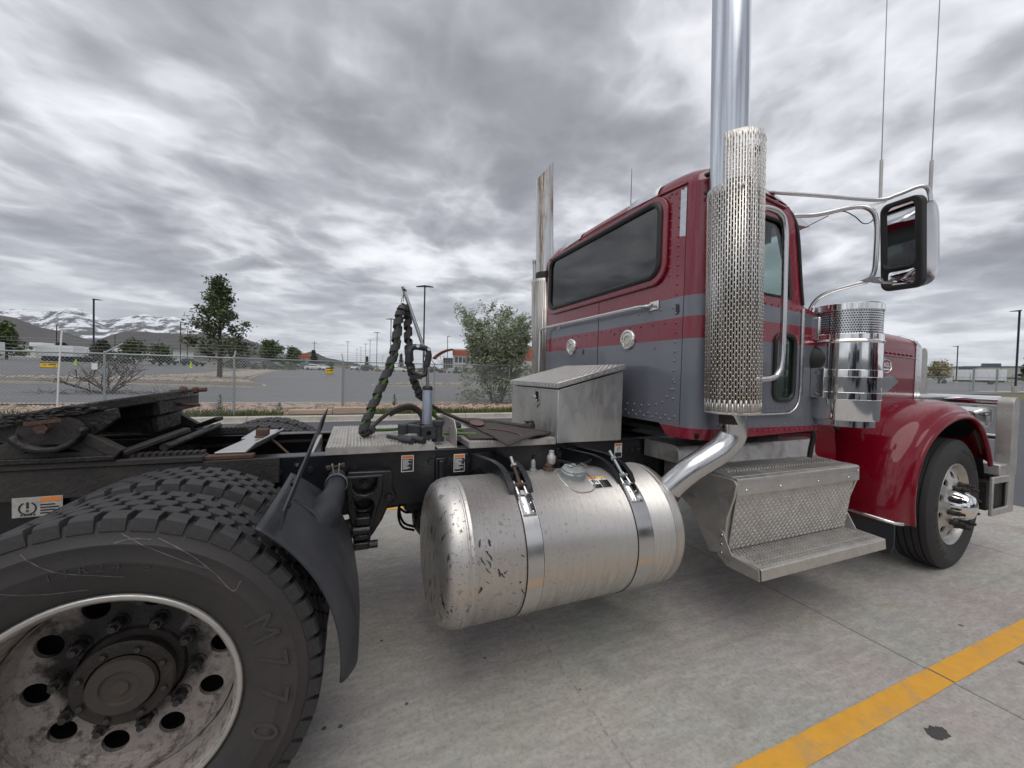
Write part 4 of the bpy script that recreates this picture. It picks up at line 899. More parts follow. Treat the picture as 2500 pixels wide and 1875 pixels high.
# sticker by the cap
def on_tank(x0, x1, a0, a1, mt, lift, nm):
    return solid(ob(nm, MB().grid(lambda u, v: (x0+(x1-x0)*u+(a0+(a1-a0)*v-107)*.0, *tk(a0+(a1-a0)*v, TR+lift)), 3, 6), M[mt], tank, sm=60, fix=False), .0006, 1)
on_tank(1.735, 1.845, 109, 124, 'white', .0008, 'warning_sticker')
on_tank(1.738, 1.786, 109.5, 112, 'orange', .0018, 'sticker_header'); on_tank(1.790, 1.842, 109.5, 112, 'yellow_sign', .0018, 'sticker_header')
on_tank(1.738, 1.786, 119, 123.3, 'label_black', .0018, 'sticker_panel'); on_tank(1.790, 1.842, 114.5, 123.3, 'label_black', .0018, 'sticker_panel')
for x0, a0 in ((1.747, 113.2), (1.756, 114), (1.765, 113), (1.774, 114.5), (1.75, 116), (1.81, 112.6)): on_tank(x0, x0+.006, a0, a0+3 if x0 < 1.8 else a0+1, 'label_black', .0019, 'sticker_pictogram')
# tank-top fittings
for x_, a_, h, r_, mt in ((1.50, 84, .05, .012, 'galv'), (1.585, 86, .03, .02, 'rust')):
    y, z = tk(a_); ob('tank_fitting', MB().lathe([(r_*1.5, -.005), (r_*1.5, .012), (r_, .014), (r_, h), (r_*.6, h+.01), (0, h+.01)], (x_, y, z), (0, 0, 1), 10), M[mt], tank)
y, z = tk(86); ob('vent_valve', MB().lathe([(.012, .03), (.022, .04), (.024, .075), (.014, .085), (.013, .105), (0, .105)], (1.60, y, z), (0, 0, 1), 14), M['alu'], tank, sm=50)
ob('sender_plate', MB().lathe([(.045, -.006), (.045, .008), (.03, .012), (0, .012)], (1.71, *tk(88)), (0, 0, 1), 20), M['alu'], tank)
ob('fuel_line', MB().tube(spl([(1.62, *tk(86, TR+.05)), (1.68, -.74, 1.005), (1.78, -.75, .985), (1.88, -.72, 1.0), (1.95, -.6, 1.0)], 6), .009, 8), M['hole'], tank, sm=60)
# tar splashes on the rear of the tank
mb = MB(); random.seed(11)
for i in range(15):
    x0 = random.uniform(1.09, 1.29); a0 = random.uniform(150, 192); L = random.uniform(1.5, 6); sk = random.uniform(-.012, .03); w2 = random.uniform(.002, .0045); bd = random.uniform(-.006, .006)
    mb.grid(lambda u, v: (x0+sk*u+bd*math.sin(pi*u)+w2*(2*v-1)*(.25+.75*math.sin(pi*(.1+.8*u))*(1+.5*NZ.noise((u*5, i, 0)))), *tk(a0+L*u, TR+.0012)), 9, 2)
ob('tar_splash', mb, M['label_black'], tank, sm=0, kind='stuff', fix=False)
M['tar'] = mat('tar_drip', (.035, .030, .028), .6, 0, .3, 60)
mb = MB()
def rear_surf(a_, r_):
    pr = [(x_, h) for x_, h in prof if h < 1.06]
    for (ra, ha), (rb, hb) in zip(pr, pr[1:]):
        if ra <= r_ <= rb: return ha+(hb-ha)*(r_-ra)/(rb-ra+1e-9)-.0012
    return 1.0
random.seed(5)
for i in range(60):
    yy = random.uniform(-.30, .10); zz = random.uniform(-.27, .26); L = random.uniform(.01, .05); w2 = random.uniform(.0015, .0035)
    if math.hypot(yy, zz) > .30 or math.hypot(yy, zz-L) > .31: continue
    mb.grid(lambda u, v: (rear_surf(0, math.hypot(yy, zz-L*u)), TY+yy+w2*(2*v-1)*math.sin(pi*(.15+.8*u)), TZ+zz-L*u), 5, 2)
ob('tar_drip', mb, M['tar'], tank, sm=0, kind='stuff', fix=False)
mb = MB(); pts = [(-.315, .06), (-.317, .02), (-.312, -.02), (-.316, -.06), (-.305, -.12), (-.29, -.17)]
for (y0, z0), (y1, z1) in zip(pts, pts[1:]):
    mb.grid(lambda u, v: (lambda yy, zz: (1.022-(.33-min(.3295, math.hypot(yy, zz)))*1.2-.003, TY+yy*1.006, TZ+zz))(y0+(y1-y0)*u, z0+(z1-z0)*u+.0), 4, 2)

# ---- steps / battery box beside the cab
stp = P_('step_box', MB().prism([(-.45, 1.05), (-.70, 1.052), (-.735, 1.045), (-.752, 1.02), (-.756, .945), (-.765, .928), (-.785, .920), (-.99, .908), (-.955, .46), (-.86, .42), (-.71, .64), (-.60, .70), (-.45, .70)], lambda y, z, t: (t, y, z), 2.672, 3.845), 'alu_step', sm=40, bev=.004)
ob('top_cover', MB().prism([(-.45, 1.053), (-.70, 1.055), (-.738, 1.048), (-.756, 1.02), (-.760, .945), (-.45, .94)], lambda y, z, t: (t, y, z), 2.49, 2.671), M['alu_step'], stp, sm=40, bev=.003)
side = [(-.60, .70), (-.60, .905), (-.80, .898), (-.985, .899), (-1.012, .893), (-1.028, .872), (-1.017, .80), (-.976, .66), (-.970, .585), (-.955, .45), (-.86, .42), (-.71, .64)]
for x0, x1 in ((2.655, 2.671), (3.846, 3.862)):
    ob('side_plate', MB().prism(side, lambda y, z, t: (t, y, z), x0, x1), M['alu_step'], stp, sm=40, bev=.006, seg=3)
    ob('step_gusset', MB().prism([(-.934, .585), (-.955, .58), (-.985, .52), (-1.02, .462), (-1.178, .455), (-1.185, .392), (-.985, .388), (-.925, .43), (-.93, .56)], lambda y, z, t: (t, y, z), x0-.006, x0-.001) if x0 < 3 else MB().prism([(-.934, .585), (-.955, .58), (-1.02, .462), (-1.178, .455), (-1.185, .392), (-.925, .43)], lambda y, z, t: (t, y, z), x1+.001, x1+.006), M['alu_step'], stp, sm=30, bev=.002)
for z in (.555, .50, .45): ob('gusset_bolt', MB().lathe([(0, .006), (.007, .005), (.009, 0)], (2.649, -.948, z), (-1, 0, 0), 10), M['steel'], stp)
ob('upper_step_lip', MB().prism([(-.93, .9085), (-1.005, .905), (-1.018, .898), (-1.020, .803), (-1.012, .803), (-1.009, .893), (-.93, .90)], lambda y, z, t: (t, y, z), 2.674, 3.875), M['alu_step'], stp, sm=40, bev=.002)
ob('lip_groove', MB().box(2.70, 3.86, -1.0215, -1.0195, .868, .871).box(2.70, 3.86, -1.0215, -1.0195, .882, .885), M['steel'], stp, sm=0)
for x in (2.75, 3.05, 3.42, 3.75): ob('lip_rivet', MB().lathe([(0, .005), (.006, .004), (.009, 0)], (x, -1.0205, .832), (0, -1, 0), 10), M['steel'], stp)
ob('lower_step', MB().prism([(-.945, .452), (-1.17, .456), (-1.182, .452), (-1.186, .392), (-1.180, .392), (-1.176, .446), (-.945, .446)], lambda y, z, t: (t, y, z), 2.668, 3.862), M['alu_step'], stp, sm=40, bev=.002)
ob('kick_panel', MB().prism([(-1.004, .80), (-.963, .462), (-.958, .462), (-.999, .80)], lambda y, z, t: (t, y, z), 2.69, 3.84), M['alu_step'], stp, sm=0)
ob('tread_pattern', bars(lambda u, v, t: (u, -.9635-v*.1205-t, .464+v), fr(2.70, 3.835, .021), fr(.0, .335, .021), .0245, .0062, .003), M['alu_step'], stp, sm=0, kind='stuff', fix=False)
def knobs(x0, x1, ys, z, st, par):
    mb = MB()
    for j, y in enumerate(ys):
        for i in range(int((x1-x0)/st)):
            x = x0+st*(i+.5*(j % 2)); mb.add([(x, y-.007, z), (x+st*.62, y-.007, z), (x+st*.62, y+.007, z), (x, y+.007, z), (x+st*.1, y-.005, z+.009), (x+st*.52, y-.005, z+.009), (x+st*.52, y+.005, z+.009), (x+st*.1, y+.005, z+.009)], [(4, 5, 6, 7), (0, 1, 5, 4), (1, 2, 6, 5), (2, 3, 7, 6), (3, 0, 4, 7)])
    ob('grip_pattern', mb, M['alu_step'], par, sm=0, kind='stuff', fix=False)
knobs(2.73, 3.82, [-.858, -.880, -.902], .913, .027, stp)
knobs(2.71, 3.83, [-.975, -.998, -1.021, -1.052, -1.075, -1.098, -1.128, -1.150], .4545, .027, stp)
ob('step_hanger', MB().tube(spl([(3.05, -.9, .44), (3.06, -1.02, .40), (3.12, -1.08, .385), (3.2, -1.02, .40), (3.2, -.9, .44)], 5), .012, 8).tube(spl([(3.6, -.9, .44), (3.61, -1.02, .40), (3.68, -1.08, .385), (3.76, -1.02, .40), (3.76, -.9, .44)], 5), .012, 8), M['black'], stp)

# ---- exhaust stacks
m, n, b, p = custom('stack_with_rust_streak'); M['stackrust'] = m      # heat rust running down the far stack
s = n.n('ShaderNodeSeparateXYZ'); n.l(p, s.inputs[0])
an = n.math('ADD', n.math('MULTIPLY', s.outputs[1], 1.0), n.math('MULTIPLY', n.math('SUBTRACT', n.noise(scl(n, p, (2, 2, 1)), 3, 4), .5), .05))
wd = n.ramp(s.outputs[2], 2.6, 3.5, .018, .045)
win_ = n.math('SUBTRACT', 1., n.math('DIVIDE', n.math('ABSOLUTE', n.math('SUBTRACT', an, 1.015)), wd), clamp=True)
rm = n.math('MULTIPLY', n.ramp(win_, .0, .5), n.ramp(n.noise(scl(n, p, (1, 1, .06)), 70, 6, .7), .36, .58), clamp=True)
rm = n.math('MULTIPLY', rm, n.math('LESS_THAN', s.outputs[0], 2.53))
c = n.mix(n.noise(scl(n, p, (2, 2, .2)), 6, 4), (.52, .53, .54), (.68, .69, .70)); c = n.mix(rm, c, n.mix(n.noise(p, 30, 4), (.16, .095, .05), (.34, .24, .14)))
n.l(c, b.inputs['Base Color']); n.l(n.math('SUBTRACT', 1., rm), b.inputs['Metallic']); n.l(n.math('ADD', n.math('MULTIPLY', rm, .5), .28), b.inputs['Roughness'])
M['elbow'] = mat('aluminised_pipe', (.60, .60, .60), .17, 1, .08, 8, rv=.07, dirt=((.36, .34, .30), .35), dl=(.5, .8), ds=12)
def slot_shield(cx, cy, r_, z0, z1, a0, a1, par, mt='shield', mlo=.05, mhi=.035, tall=None):
    """rolled sheet with staggered slots, angle a0..a1; the openings are real"""
    mb = MB(); st = .0125; col_ = int(R(a1-a0)*r_/st); per = .036; sl = .0285
    an = lambda t: R(a0)+R(a1-a0)*t
    pt = lambda t, z: (cx+r_*math.cos(an(t)), cy+r_*math.sin(an(t)), z)
    zlow = z1
    for i in range(col_):
        z1 = tall[2] if tall and tall[0] <= math.degrees(an(i/col_)) <= tall[1] else zlow
        t0, t1, t2 = i/col_, (i+.46)/col_, (i+1)/col_
        mb.add([pt(t0, z0), pt(t1, z0), pt(t1, z1), pt(t0, z1)], [(0, 1, 2, 3)])
        edge = i < 2 or i > col_-3 or (tall and 0 <= math.degrees(an(i/col_))-tall[0] < 6 and False)
        zlo, zhi = z0+mlo, z1-mhi
        if edge: mb.add([pt(t1, z0), pt(t2, z0), pt(t2, z1), pt(t1, z1)], [(0, 1, 2, 3)]); continue
        z = zlo+(per*.5 if i % 2 else 0); segs = [(z0, z)]
        while z+sl < zhi: segs.append((z+sl, z+per)); z += per
        segs[-1] = (segs[-1][0], z1)
        for a_, b_ in segs: mb.add([pt(t1, a_), pt(t2, a_), pt(t2, b_), pt(t1, b_)], [(0, 1, 2, 3)])
    o = ob('heat_shield', mb, M[mt], par, sm=60); solid(o, .0016); return o
for sg in (-1, 1):
    cy = 1.10*sg; cx = 2.500
    lean = MX.Translation((cx, 0, 1.3)) @ MX.Rotation(R(-1.9), 4, 'Y') @ MX.Translation((-cx, 0, -1.3))
    pipe = MB().lathe([(.062, 1.24), (.062, 1.33), (.108, 1.36), (.110, 2.42), (.088, 2.46), (.088, 2.50)], (cx, cy, 0), (0, 0, 1), 32)
    st = P_('exhaust_stack', pipe.xf(lean), 'grime', sm=40)
    py = cy-.035*sg*-1 if sg < 0 else cy-.035
    py = cy+.03 if sg < 0 else cy-.03
    tp = MB(); N = 40
    tp.grid(lambda u, v: (cx-.01+.091*math.cos(2*pi*v), py+.091*math.sin(2*pi*v), 2.44+u*(1.20-.055+.10*math.cos(2*pi*v))), 6, N, cv=True)
    tp.grid(lambda u, v: (cx-.01+.088*math.cos(2*pi*v), py+.088*math.sin(2*pi*v), 2.44+u*(1.20-.055+.10*math.cos(2*pi*v))), 6, N, cv=True)
    ob('stack_pipe', tp.xf(lean), M['stack'] if sg < 0 else M['stackrust'], st, sm=50, fix=False)
    if sg > 0: ob('pipe_clamp', MB().lathe([(.094, 2.43), (.096, 2.44), (.096, 2.53), (.094, 2.54)], (cx-.01, py, 0), (0, 0, 1), 32).box(cx-.05, cx+.0, py+.085*(-sg), py+.12*(-sg), 2.44, 2.54).xf(lean), M['gasket'], st, sm=40)
    a0, a1 = (75, 75+318) if sg < 0 else (-33-180+150, 255)
    o1 = slot_shield(cx, cy, .133, 1.305, 2.47, a0, a1, st, mhi=.02, tall=(a0+118, a1, 2.715) if sg < 0 else (-63, 130, 2.715)); o1.matrix_local = lean
    rim_ = MB().lathe([(.1335, 1.298), (.1355, 1.302), (.1335, 1.309)], (cx, cy, 0), (0, 0, 1), 40, R(a0), R(a1)); ob('shield_hem', rim_.xf(lean), M['shield'], st, sm=60)
    for z, a_ in ((2.44, 232), (1.44, 236)):
        c2 = V((cx+.134*math.cos(R(a_)), cy+sg*-1*.134*abs(math.sin(R(a_)))*sg*sg if False else cy+.134*math.sin(R(a_)), z))
        if sg < 0: ob('shield_bolt', MB().lathe([(0, .008), (.006, .007), (.008, .003), (.0095, .003), (.0095, 0)], lean @ c2, (math.cos(R(a_)), math.sin(R(a_)), 0), 12), M['steel'], st)
    if sg < 0:
        el = spl([(2.500, -1.10, 1.36), (2.512, -1.10, 1.25), (2.518, -1.095, 1.175), (2.475, -1.075, 1.105), (2.40, -1.045, 1.045), (2.31, -1.005, .975), (2.235, -.965, .89), (2.20, -.94, .82)], 6)
        ob('exhaust_elbow', MB().tube(el, .0675, 28), M['elbow'], st, sm=60)
        ob('elbow_band', MB().tube([el[-5], el[-4], el[-3]], .0715, 28), M['rust'], st, sm=60)
        ob('elbow_pipe', MB().tube(spl([(2.20, -.94, .82), (2.20, -.85, .72), (2.3, -.6, .66), (2.6, -.3, .65)], 5), .055, 16), M['grease'], st, sm=60)
        ob('stack_bracket', MB().bar((2.50, -.95, 2.53), (2.50, -1.06, 2.53), .012, .06).bar((2.47, -.95, 2.44), (2.47, -1.03, 2.44), .012, .02).bar((2.47, -.95, 2.64), (2.47, -1.05, 2.64), .012, .02).box(2.425, 2.44, -1.045, -.965, 2.46, 2.64).bar((2.41, -.955, 2.60), (2.43, -1.06, 2.60), .03, .012).bar((2.41, -.955, 2.50), (2.43, -1.06, 2.50), .03, .012), M['gasket'], st)
# ---- cab
XB, YR, YL, CR = 2.40, -.97, 1.0, .13
yl0, yr0 = YL-CR, YR+CR
back_out = [(yr0, 1.125), (yr0+.10, 1.125), (yr0+.165, 1.195), (yl0-.165, 1.195), (yl0-.10, 1.125), (yl0, 1.125), (yl0, 2.60), (yr0, 2.60)]
wl, wr_, wb, wt = .825, -.675, 2.095, 2.602
win = rrect(wr_, wl, wb, wt-.0, .10, 8)
cab = P_('cab', MB().plate(back_out, [win], YZ(XB), 0, .02), 'cab', sm=25)
for cy_, a0, a1 in ((yr0, 180, 270), (yl0, 90, 180)):
    ob('cab_corner', MB().grid(lambda u, v: (XB+CR+CR*math.cos(R(a0+(a1-a0)*u)), cy_+CR*math.sin(R(a0+(a1-a0)*u)), 1.125+.06*u*0+1.475*v), 14, 10), M['cab'], cab, sm=60)
# window: raised red surround, rubber gasket, tinted pane
ws = rrect(wr_-.035, wl+.03, wb-.035, wt+.02, .125, 8)
ob('window_surround', MB().plate(ws, [rrect(wr_+.012, wl-.012, wb+.012, wt-.012, .09, 8)], YZ(XB), -.022, 0), M['cab'], cab, sm=25, bev=.008, seg=3)
gk = MB(); lp = rrect(wr_+.022, wl-.022, wb+.022, wt-.022, .085, 8); gk.tube([(XB-.022, y, z) for y, z in lp+lp[:2]], .019, 10, False)
ob('window_gasket', gk, M['gasket'], cab, sm=60)
ob('rear_window', MB().plate(rrect(wr_+.02, wl-.02, wb+.02, wt-.02, .085, 8), [], YZ(XB-.016), 0, .004), M['glass_dark'], cab, sm=20)
# roof
def roof(u, v):
    x = XB+.73*u; y0_, y1_ = YR, YL; y = y0_+(y1_-y0_)*v; s_ = abs(2*v-1)
    h = max(0, 1-s_**7)**.5; bx_ = min(1, (x-XB)/.13); hx = math.sqrt(max(0, 1-(1-bx_)**2))
    fx = max(0, (x-2.75)/.38); drop = .055*fx*fx
    ins = 0
    if x-XB < CR:
        lim = CR-math.sqrt(max(0, CR*CR-(CR-(x-XB))**2)); ym = (YR+YL)/2; hw = (YL-YR)/2
        y = ym+(y-ym)*(hw-lim)/hw
    return (x, y, 2.60+.145*h*hx*(1-.45*fx)-drop)
us = [0, .004, .012, .03, .055, .085, .12, .16]+[.2+.8*i/14 for i in range(15)]
vs = sorted([.5+.5*math.copysign(abs(t)**.5, t) for t in [-1+2*i/36 for i in range(37)]])
ob('roof', MB().grid(lambda u, v: roof(us[round(u*(len(us)-1))], vs[round(v*36)]), len(us), 37), M['cab'], cab, sm=60)
ob('roof_seam', MB().tube([(XB-.003, y, 2.602+.05*(1-((y-.015)/.95)**2)) for y in [yr0+(yl0-yr0)*i/20 for i in range(21)]], .006, 6), M['cab'], cab, sm=60)
# sides
def side_panel(y, t):
    outl = [(XB+CR, 1.125), (3.47, 1.155), (3.47, 1.905), (3.262, 1.955), (3.245, 2.0), (3.165, 2.46), (3.10, 2.55), (XB+CR, 2.62)]
    hole = [(2.66, 1.985), (3.155, 1.978), (3.09, 2.40), (3.06, 2.45), (3.02, 2.47), (2.66, 2.49)]
    return MB().plate(outl, [hole, rrect(2.985, 3.195, 1.345, 1.775, .06)], XZ(y), 0, t)
ob('side_panel', side_panel(YR, .02), M['cab'], cab, sm=25); ob('side_panel', side_panel(YL-.02, .02), M['cab'], cab, sm=25)
# near door: proud skin with window and vent-glass openings
dw = [(2.69, 1.998), (3.128, 1.988), (3.070, 2.375), (3.045, 2.42), (3.0, 2.445), (2.69, 2.462)]
dout = [(2.60, 1.275), (3.10, 1.275), (3.19, 1.295), (3.235, 1.35), (3.245, 1.45), (3.235, 1.93), (3.205, 2.02), (3.145, 2.42), (3.11, 2.485), (3.05, 2.515), (2.60, 2.55)]
door = ob('door', MB().plate(dout, [dw, rrect(3.005, 3.178, 1.362, 1.755, .05)], XZ(YR-.012), 0, .012), M['cab'], cab, sm=25, bev=.004)
dfr = MB().tube([(x, YR-.008, z) for x, z in dw+dw[:1]], .012, 8, False); ob('window_seal', dfr, M['gasket'], cab, sm=60)
ob('door_glass', MB().plate(dw, [], XZ(YR+.002), 0, .004), M['glass'], cab, sm=20)
far_dw = MB().plate([(2.66, 1.985), (3.155, 1.978), (3.09, 2.40), (3.02, 2.47), (2.66, 2.49)], [], XZ(YL-.01), 0, .004); ob('door_glass', far_dw, M['glass'], cab, sm=20)
pg = rrect(3.0, 3.183, 1.357, 1.76, .055, 6); ob('vent_window_seal', MB().tube([(x, YR-.014, z) for x, z in pg+pg[:2]], .015, 10, False), M['gasket'], cab, sm=60)
M['glass_green'] = mat('dark_green_glass', (.008, .022, .018), .04, 0, .2, 3, coat=1)
ob('vent_window', MB().plate(pg, [], XZ(YR-.006), 0, .004), M['glass_green'], cab, sm=20)
dtr = spl([(3.245, YR-.016, 1.90), (3.252, YR-.016, 1.6), (3.250, YR-.016, 1.42), (3.235, YR-.016, 1.335), (3.18, YR-.016, 1.285), (3.08, YR-.016, 1.272), (2.62, YR-.016, 1.268)], 6)
ob('door_trim', MB().tube(dtr, .006, 8), M['steel'], cab, sm=60)
ob('door_hinge', MB().cyl((3.258, YR-.016, 1.40), (3.246, YR-.016, 1.935), .011, n=10), M['steel'], cab)
ap = spl([(3.262, YR-.004, 1.96), (3.235, YR-.004, 2.1), (3.185, YR-.004, 2.40), (3.15, YR+.01, 2.505), (3.09, YR+.02, 2.56)], 6)
ob('drip_rail', MB().tube(ap, .010, 8), M['gasket'], cab, sm=60); ob('pillar_trim', MB().tube([p_+V((.016, .008, 0)) for p_ in ap[:-8]], .009, 8), M['steel'], cab, sm=60)
ob('roof_gutter', MB().tube([(2.5, YR-.004, 2.575), (2.8, YR-.004, 2.572), (3.06, YR-.004, 2.535)], .008, 8), M['cab'], cab, sm=60)
# windscreen wall, cowl and floor
ob('windscreen_frame', MB().plate([(YR+.0, 0), (YL, 0), (YL-.03, .60), (YR+.03, .60)], [[(YR+.07, .06), (.0, .06), (.0, .52), (YR+.10, .52)], [(.03, .06), (YL-.07, .06), (YL-.10, .52), (.03, .52)]], lambda y, s_, t: (3.26-.16*s_/.6*1.0+t, y, 1.95+s_), 0, .02), M['cab'], cab, sm=25)
ob('windscreen', MB().add([(3.258, YR+.06, 1.99), (3.258, YL-.06, 1.99), (3.12, YL-.09, 2.49), (3.12, YR+.09, 2.49)], [(0, 1, 2, 3)]), M['glass'], cab, sm=0)
ob('cowl', MB().prism([(3.25, 1.955), (3.47, 1.905), (3.55, 1.86), (3.55, 1.15), (3.44, 1.15), (3.44, 1.86), (3.25, 1.90)], lambda x, z, t: (x, t, z), -.90, .92), M['cab'], cab, sm=30, bev=.01)
ob('cab_floor', MB().box(XB+.03, 3.45, YR+.03, YL-.03, 1.13, 1.16), M['hole'], cab, sm=0)
ob('headliner', MB().grid(lambda u, v: (lambda p_: (p_[0]*.985+.04, p_[1]*.96, p_[2]-.05))(roof(.1+.88*u, .06+.88*v)), 8, 8), M['seat'], cab, sm=60)
# inside: seats, dash, steering wheel, dome light
for y in (-.45, .48):
    st_ = ob('seat', MB().box(2.58, 2.72, y-.25, y+.25, 1.55, 2.06).box(2.62, 3.02, y-.25, y+.25, 1.48, 1.62), M['seat'], cab, bev=.05, seg=4)
    ob('head_rest', MB().box(2.57, 2.67, y-.13, y+.13, 2.08, 2.27), M['seat'], cab, bev=.04, seg=3)
ob('dashboard', MB().prism([(3.02, 1.50), (3.02, 1.80), (3.08, 1.90), (3.25, 1.94), (3.40, 1.90), (3.40, 1.50)], lambda x, z, t: (x, t, z), YR+.03, YL-.03), M['seat'], cab, bev=.02)
swc = V((2.93, .48, 1.93)); swn = V((-.7, 0, .7)).normalized(); e1 = V((0, 1, 0)); e2 = swn.cross(e1)
ob('steering_wheel', MB().tube([swc+(e1*math.cos(R(a_))+e2*math.sin(R(a_)))*.21 for a_ in range(0, 361, 12)], .014, 8, False).bar(swc-e1*.2, swc+e1*.2, .02, .03).bar(swc, swc-e2*.2, .02, .03).cyl(swc, swc-swn*.3, .03), M['gasket'], cab, sm=60)
ob('sun_visor', MB().box(3.07, 3.10, YR+.1, -.05, 2.36, 2.49).box(3.07, 3.10, .1, YL-.1, 2.36, 2.49), M['seat'], cab, bev=.01)
# outside visor
vz = ob('visor', MB().grid(lambda u, v: (3.06+.33*u, (YR+.05)+(YL-YR-.10)*v, 2.635-.115*u-.02*abs(2*v-1)**3), 4, 16), M['steel'], cab, sm=40); solid(vz, .006)
ob('visor_end', MB().prism([(3.07, 2.61), (3.39, 2.50), (3.385, 2.49), (3.25, 2.485), (3.14, 2.53)], XZ(YR+.05), -.003, .003), M['steel'], cab)
rivets('visor_rivets', [(3.12+.06*i, YR+.08, 2.598-.021*i) for i in range(4)], (0, -.3, 1), 'steel', cab, 1.2)
# rivet rows
rv = [(XB, y, 2.565-.006*math.sin(i)+(.025 if True else 0)) for i, y in enumerate([yr0+.03+.055*i for i in range(31)])]
rv += [(XB, -.785, z) for z in [1.35+.057*i for i in range(22)] if abs(z-1.9) > .0]+[(XB, -.885, 2.24+.1*i) for i in range(0)]
rv += [(XB, -.72-.0*i, 2.10+.055*i) for i in range(10)]
rv += [(XB, y, z) for y, z in [(-.79, 1.45), (-.765, 1.405), (-.735, 1.36), (-.70, 1.325), (-.645, 1.305), (-.58, 1.295), (-.51, 1.29), (-.44, 1.29), (-.37, 1.29), (-.30, 1.29), (-.23, 1.29), (-.16, 1.29)]]
rv += [(XB, -.80+.075*i, 1.245) for i in range(24)]+[(XB, -.76+.075*i, 1.222) for i in range(22)]
rv += [(XB, -.76+.10*i, 1.90-.0) for i in range(4)]+[(XB, -.70+.11*i, 1.815) for i in range(15)]
rivets('rivets', rv, (-1, 0, 0), 'cab', cab, 1.25)
rivets('rivets', [(2.56+.072*i, YR-.001, 1.205) for i in range(13)]+[(2.85+.045*i, YR-.013, 1.31) for i in range(7)]+[(2.72+.06*i, YR-.013, 1.945-.002*i) for i in range(9)]+[(2.80+.05*i, YR-.003, 1.17) for i in range(14)]+[(3.30+.0*i, YR-.001, 1.22+.06*i) for i in range(11)], (0, -1, 0), 'cab', cab, .9)
ob('panel_seam', MB().box(XB-.002, XB+.001, .006, .010, 1.2, wb-.036), M['gasket'], cab, sm=0)
ob('panel_seam', MB().box(XB-.0015, XB+.001, yr0-.0015, yr0+.0015, 1.2, 2.60), M['gasket'], cab, sm=0)
# reflective tape, lamps, grab rail, bullet-like dents
def rz(x): b_ = min(1, (x-XB)/.13); return 2.60+.145*math.sqrt(max(0, 1-(1-b_)**2))
for y0, y1 in ((.655, .325), (-.295, -.60)):
    solid(ob('reflective_tape', MB().grid(lambda u, v: (XB+.003+.045*u*u+.012*u-.006, y0+(y1-y0)*v, rz(XB+.003+.045*u*u+.012*u)+.003), 9, 4), M['tape'], cab, sm=60), .0012, 1)
ob('reflective_tape', MB().add([(XB-.0015, y, z) for y, z in [(-.793, 2.592), (-.838, 2.588), (-.838, 2.305), (-.793, 2.316)]]+[(XB+.001, y, z) for y, z in [(-.793, 2.592), (-.838, 2.588), (-.838, 2.305), (-.793, 2.316)]], [(0, 1, 2, 3), (7, 6, 5, 4), (0, 4, 5, 1), (1, 5, 6, 2), (2, 6, 7, 3), (3, 7, 4, 0)]), M['tape'], cab, sm=0)
for y, z in ((.40, 1.731), (-.358, 1.737)):
    l_ = ob('work_lamp', MB().lathe([(.072, 0), (.072, .012), (.066, .018), (.058, .018), (.055, .008)], (XB, y, z), (-1, 0, 0), 32), M['chrome'], cab, sm=50)
    ob('work_lamp_lens', MB().lathe([(.056, .008), (.045, .016), (.028, .019), (.026, .012), (.012, .010), (0, .012)], (XB, y, z), (-1, 0, 0), 28), M['lens'], cab, sm=50)
gr = spl([(XB-.004, -.585, 1.935), (XB-.03, -.56, 1.935), (XB-.058, -.50, 1.934), (XB-.062, -.40, 1.934), (XB-.062, .20, 1.935), (XB-.062, .72, 1.936), (XB-.062, .86, 1.934), (XB-.06, .905, 1.915), (XB-.06, .915, 1.87), (XB-.06, .915, 1.60), (XB-.06, .915, 1.40)], 6)
ob('grab_rail', MB().tube(gr, .0135, 14), M['steel'], cab, sm=60)
for y in (-.60, .67): ob('rail_bracket', MB().box(XB-.012, XB, y-.045, y+.03, 1.905, 1.965).box(XB-.05, XB, y-.02, y+.012, 1.925, 1.945), M['steel'], cab, bev=.006, seg=3)
mb = MB(); random.seed(2)
for y, z, r_ in ((.215, 1.675, .026), (-.795, 1.885, .03), (-.20, 1.79, .012), (-.62, 1.66, .008), (-.30, 1.70, .007)):
    mb.add([(XB-.0012, y+r_*.6*math.cos(2*pi*i/14)*random.uniform(.6, 1.2), z+r_*math.sin(2*pi*i/14)*random.uniform(.7, 1.2)) for i in range(14)], [list(range(14))])
ob('paint_chip', mb, M['tar'], cab, sm=0, fix=False)
# door grab bar
gb = spl([(2.72, YR-.01, 2.448), (2.73, YR-.07, 2.45), (2.82, YR-.085, 2.452), (2.895, YR-.088, 2.43), (2.93, YR-.09, 2.36), (2.94, YR-.09, 2.2), (2.95, YR-.09, 1.75), (2.945, YR-.09, 1.58), (2.915, YR-.088, 1.51), (2.86, YR-.085, 1.487), (2.78, YR-.06, 1.48), (2.75, YR-.01, 1.48)], 6)
ob('door_grab_bar', MB().tube(gb, .0165, 14), M['steel'], cab, sm=60)
for z in (2.448, 1.48): ob('bar_foot', MB().lathe([(.03, 0), (.03, .008), (0, .010)], (2.75, YR-.012, z), (0, -1, 0), 14), M['steel'], cab)
# far roof antenna
ob('roof_antenna', MB().tube([(2.75, .1, 2.70), (2.748, .1, 3.22)], [.004, .002], 6), M['gasket'], cab)

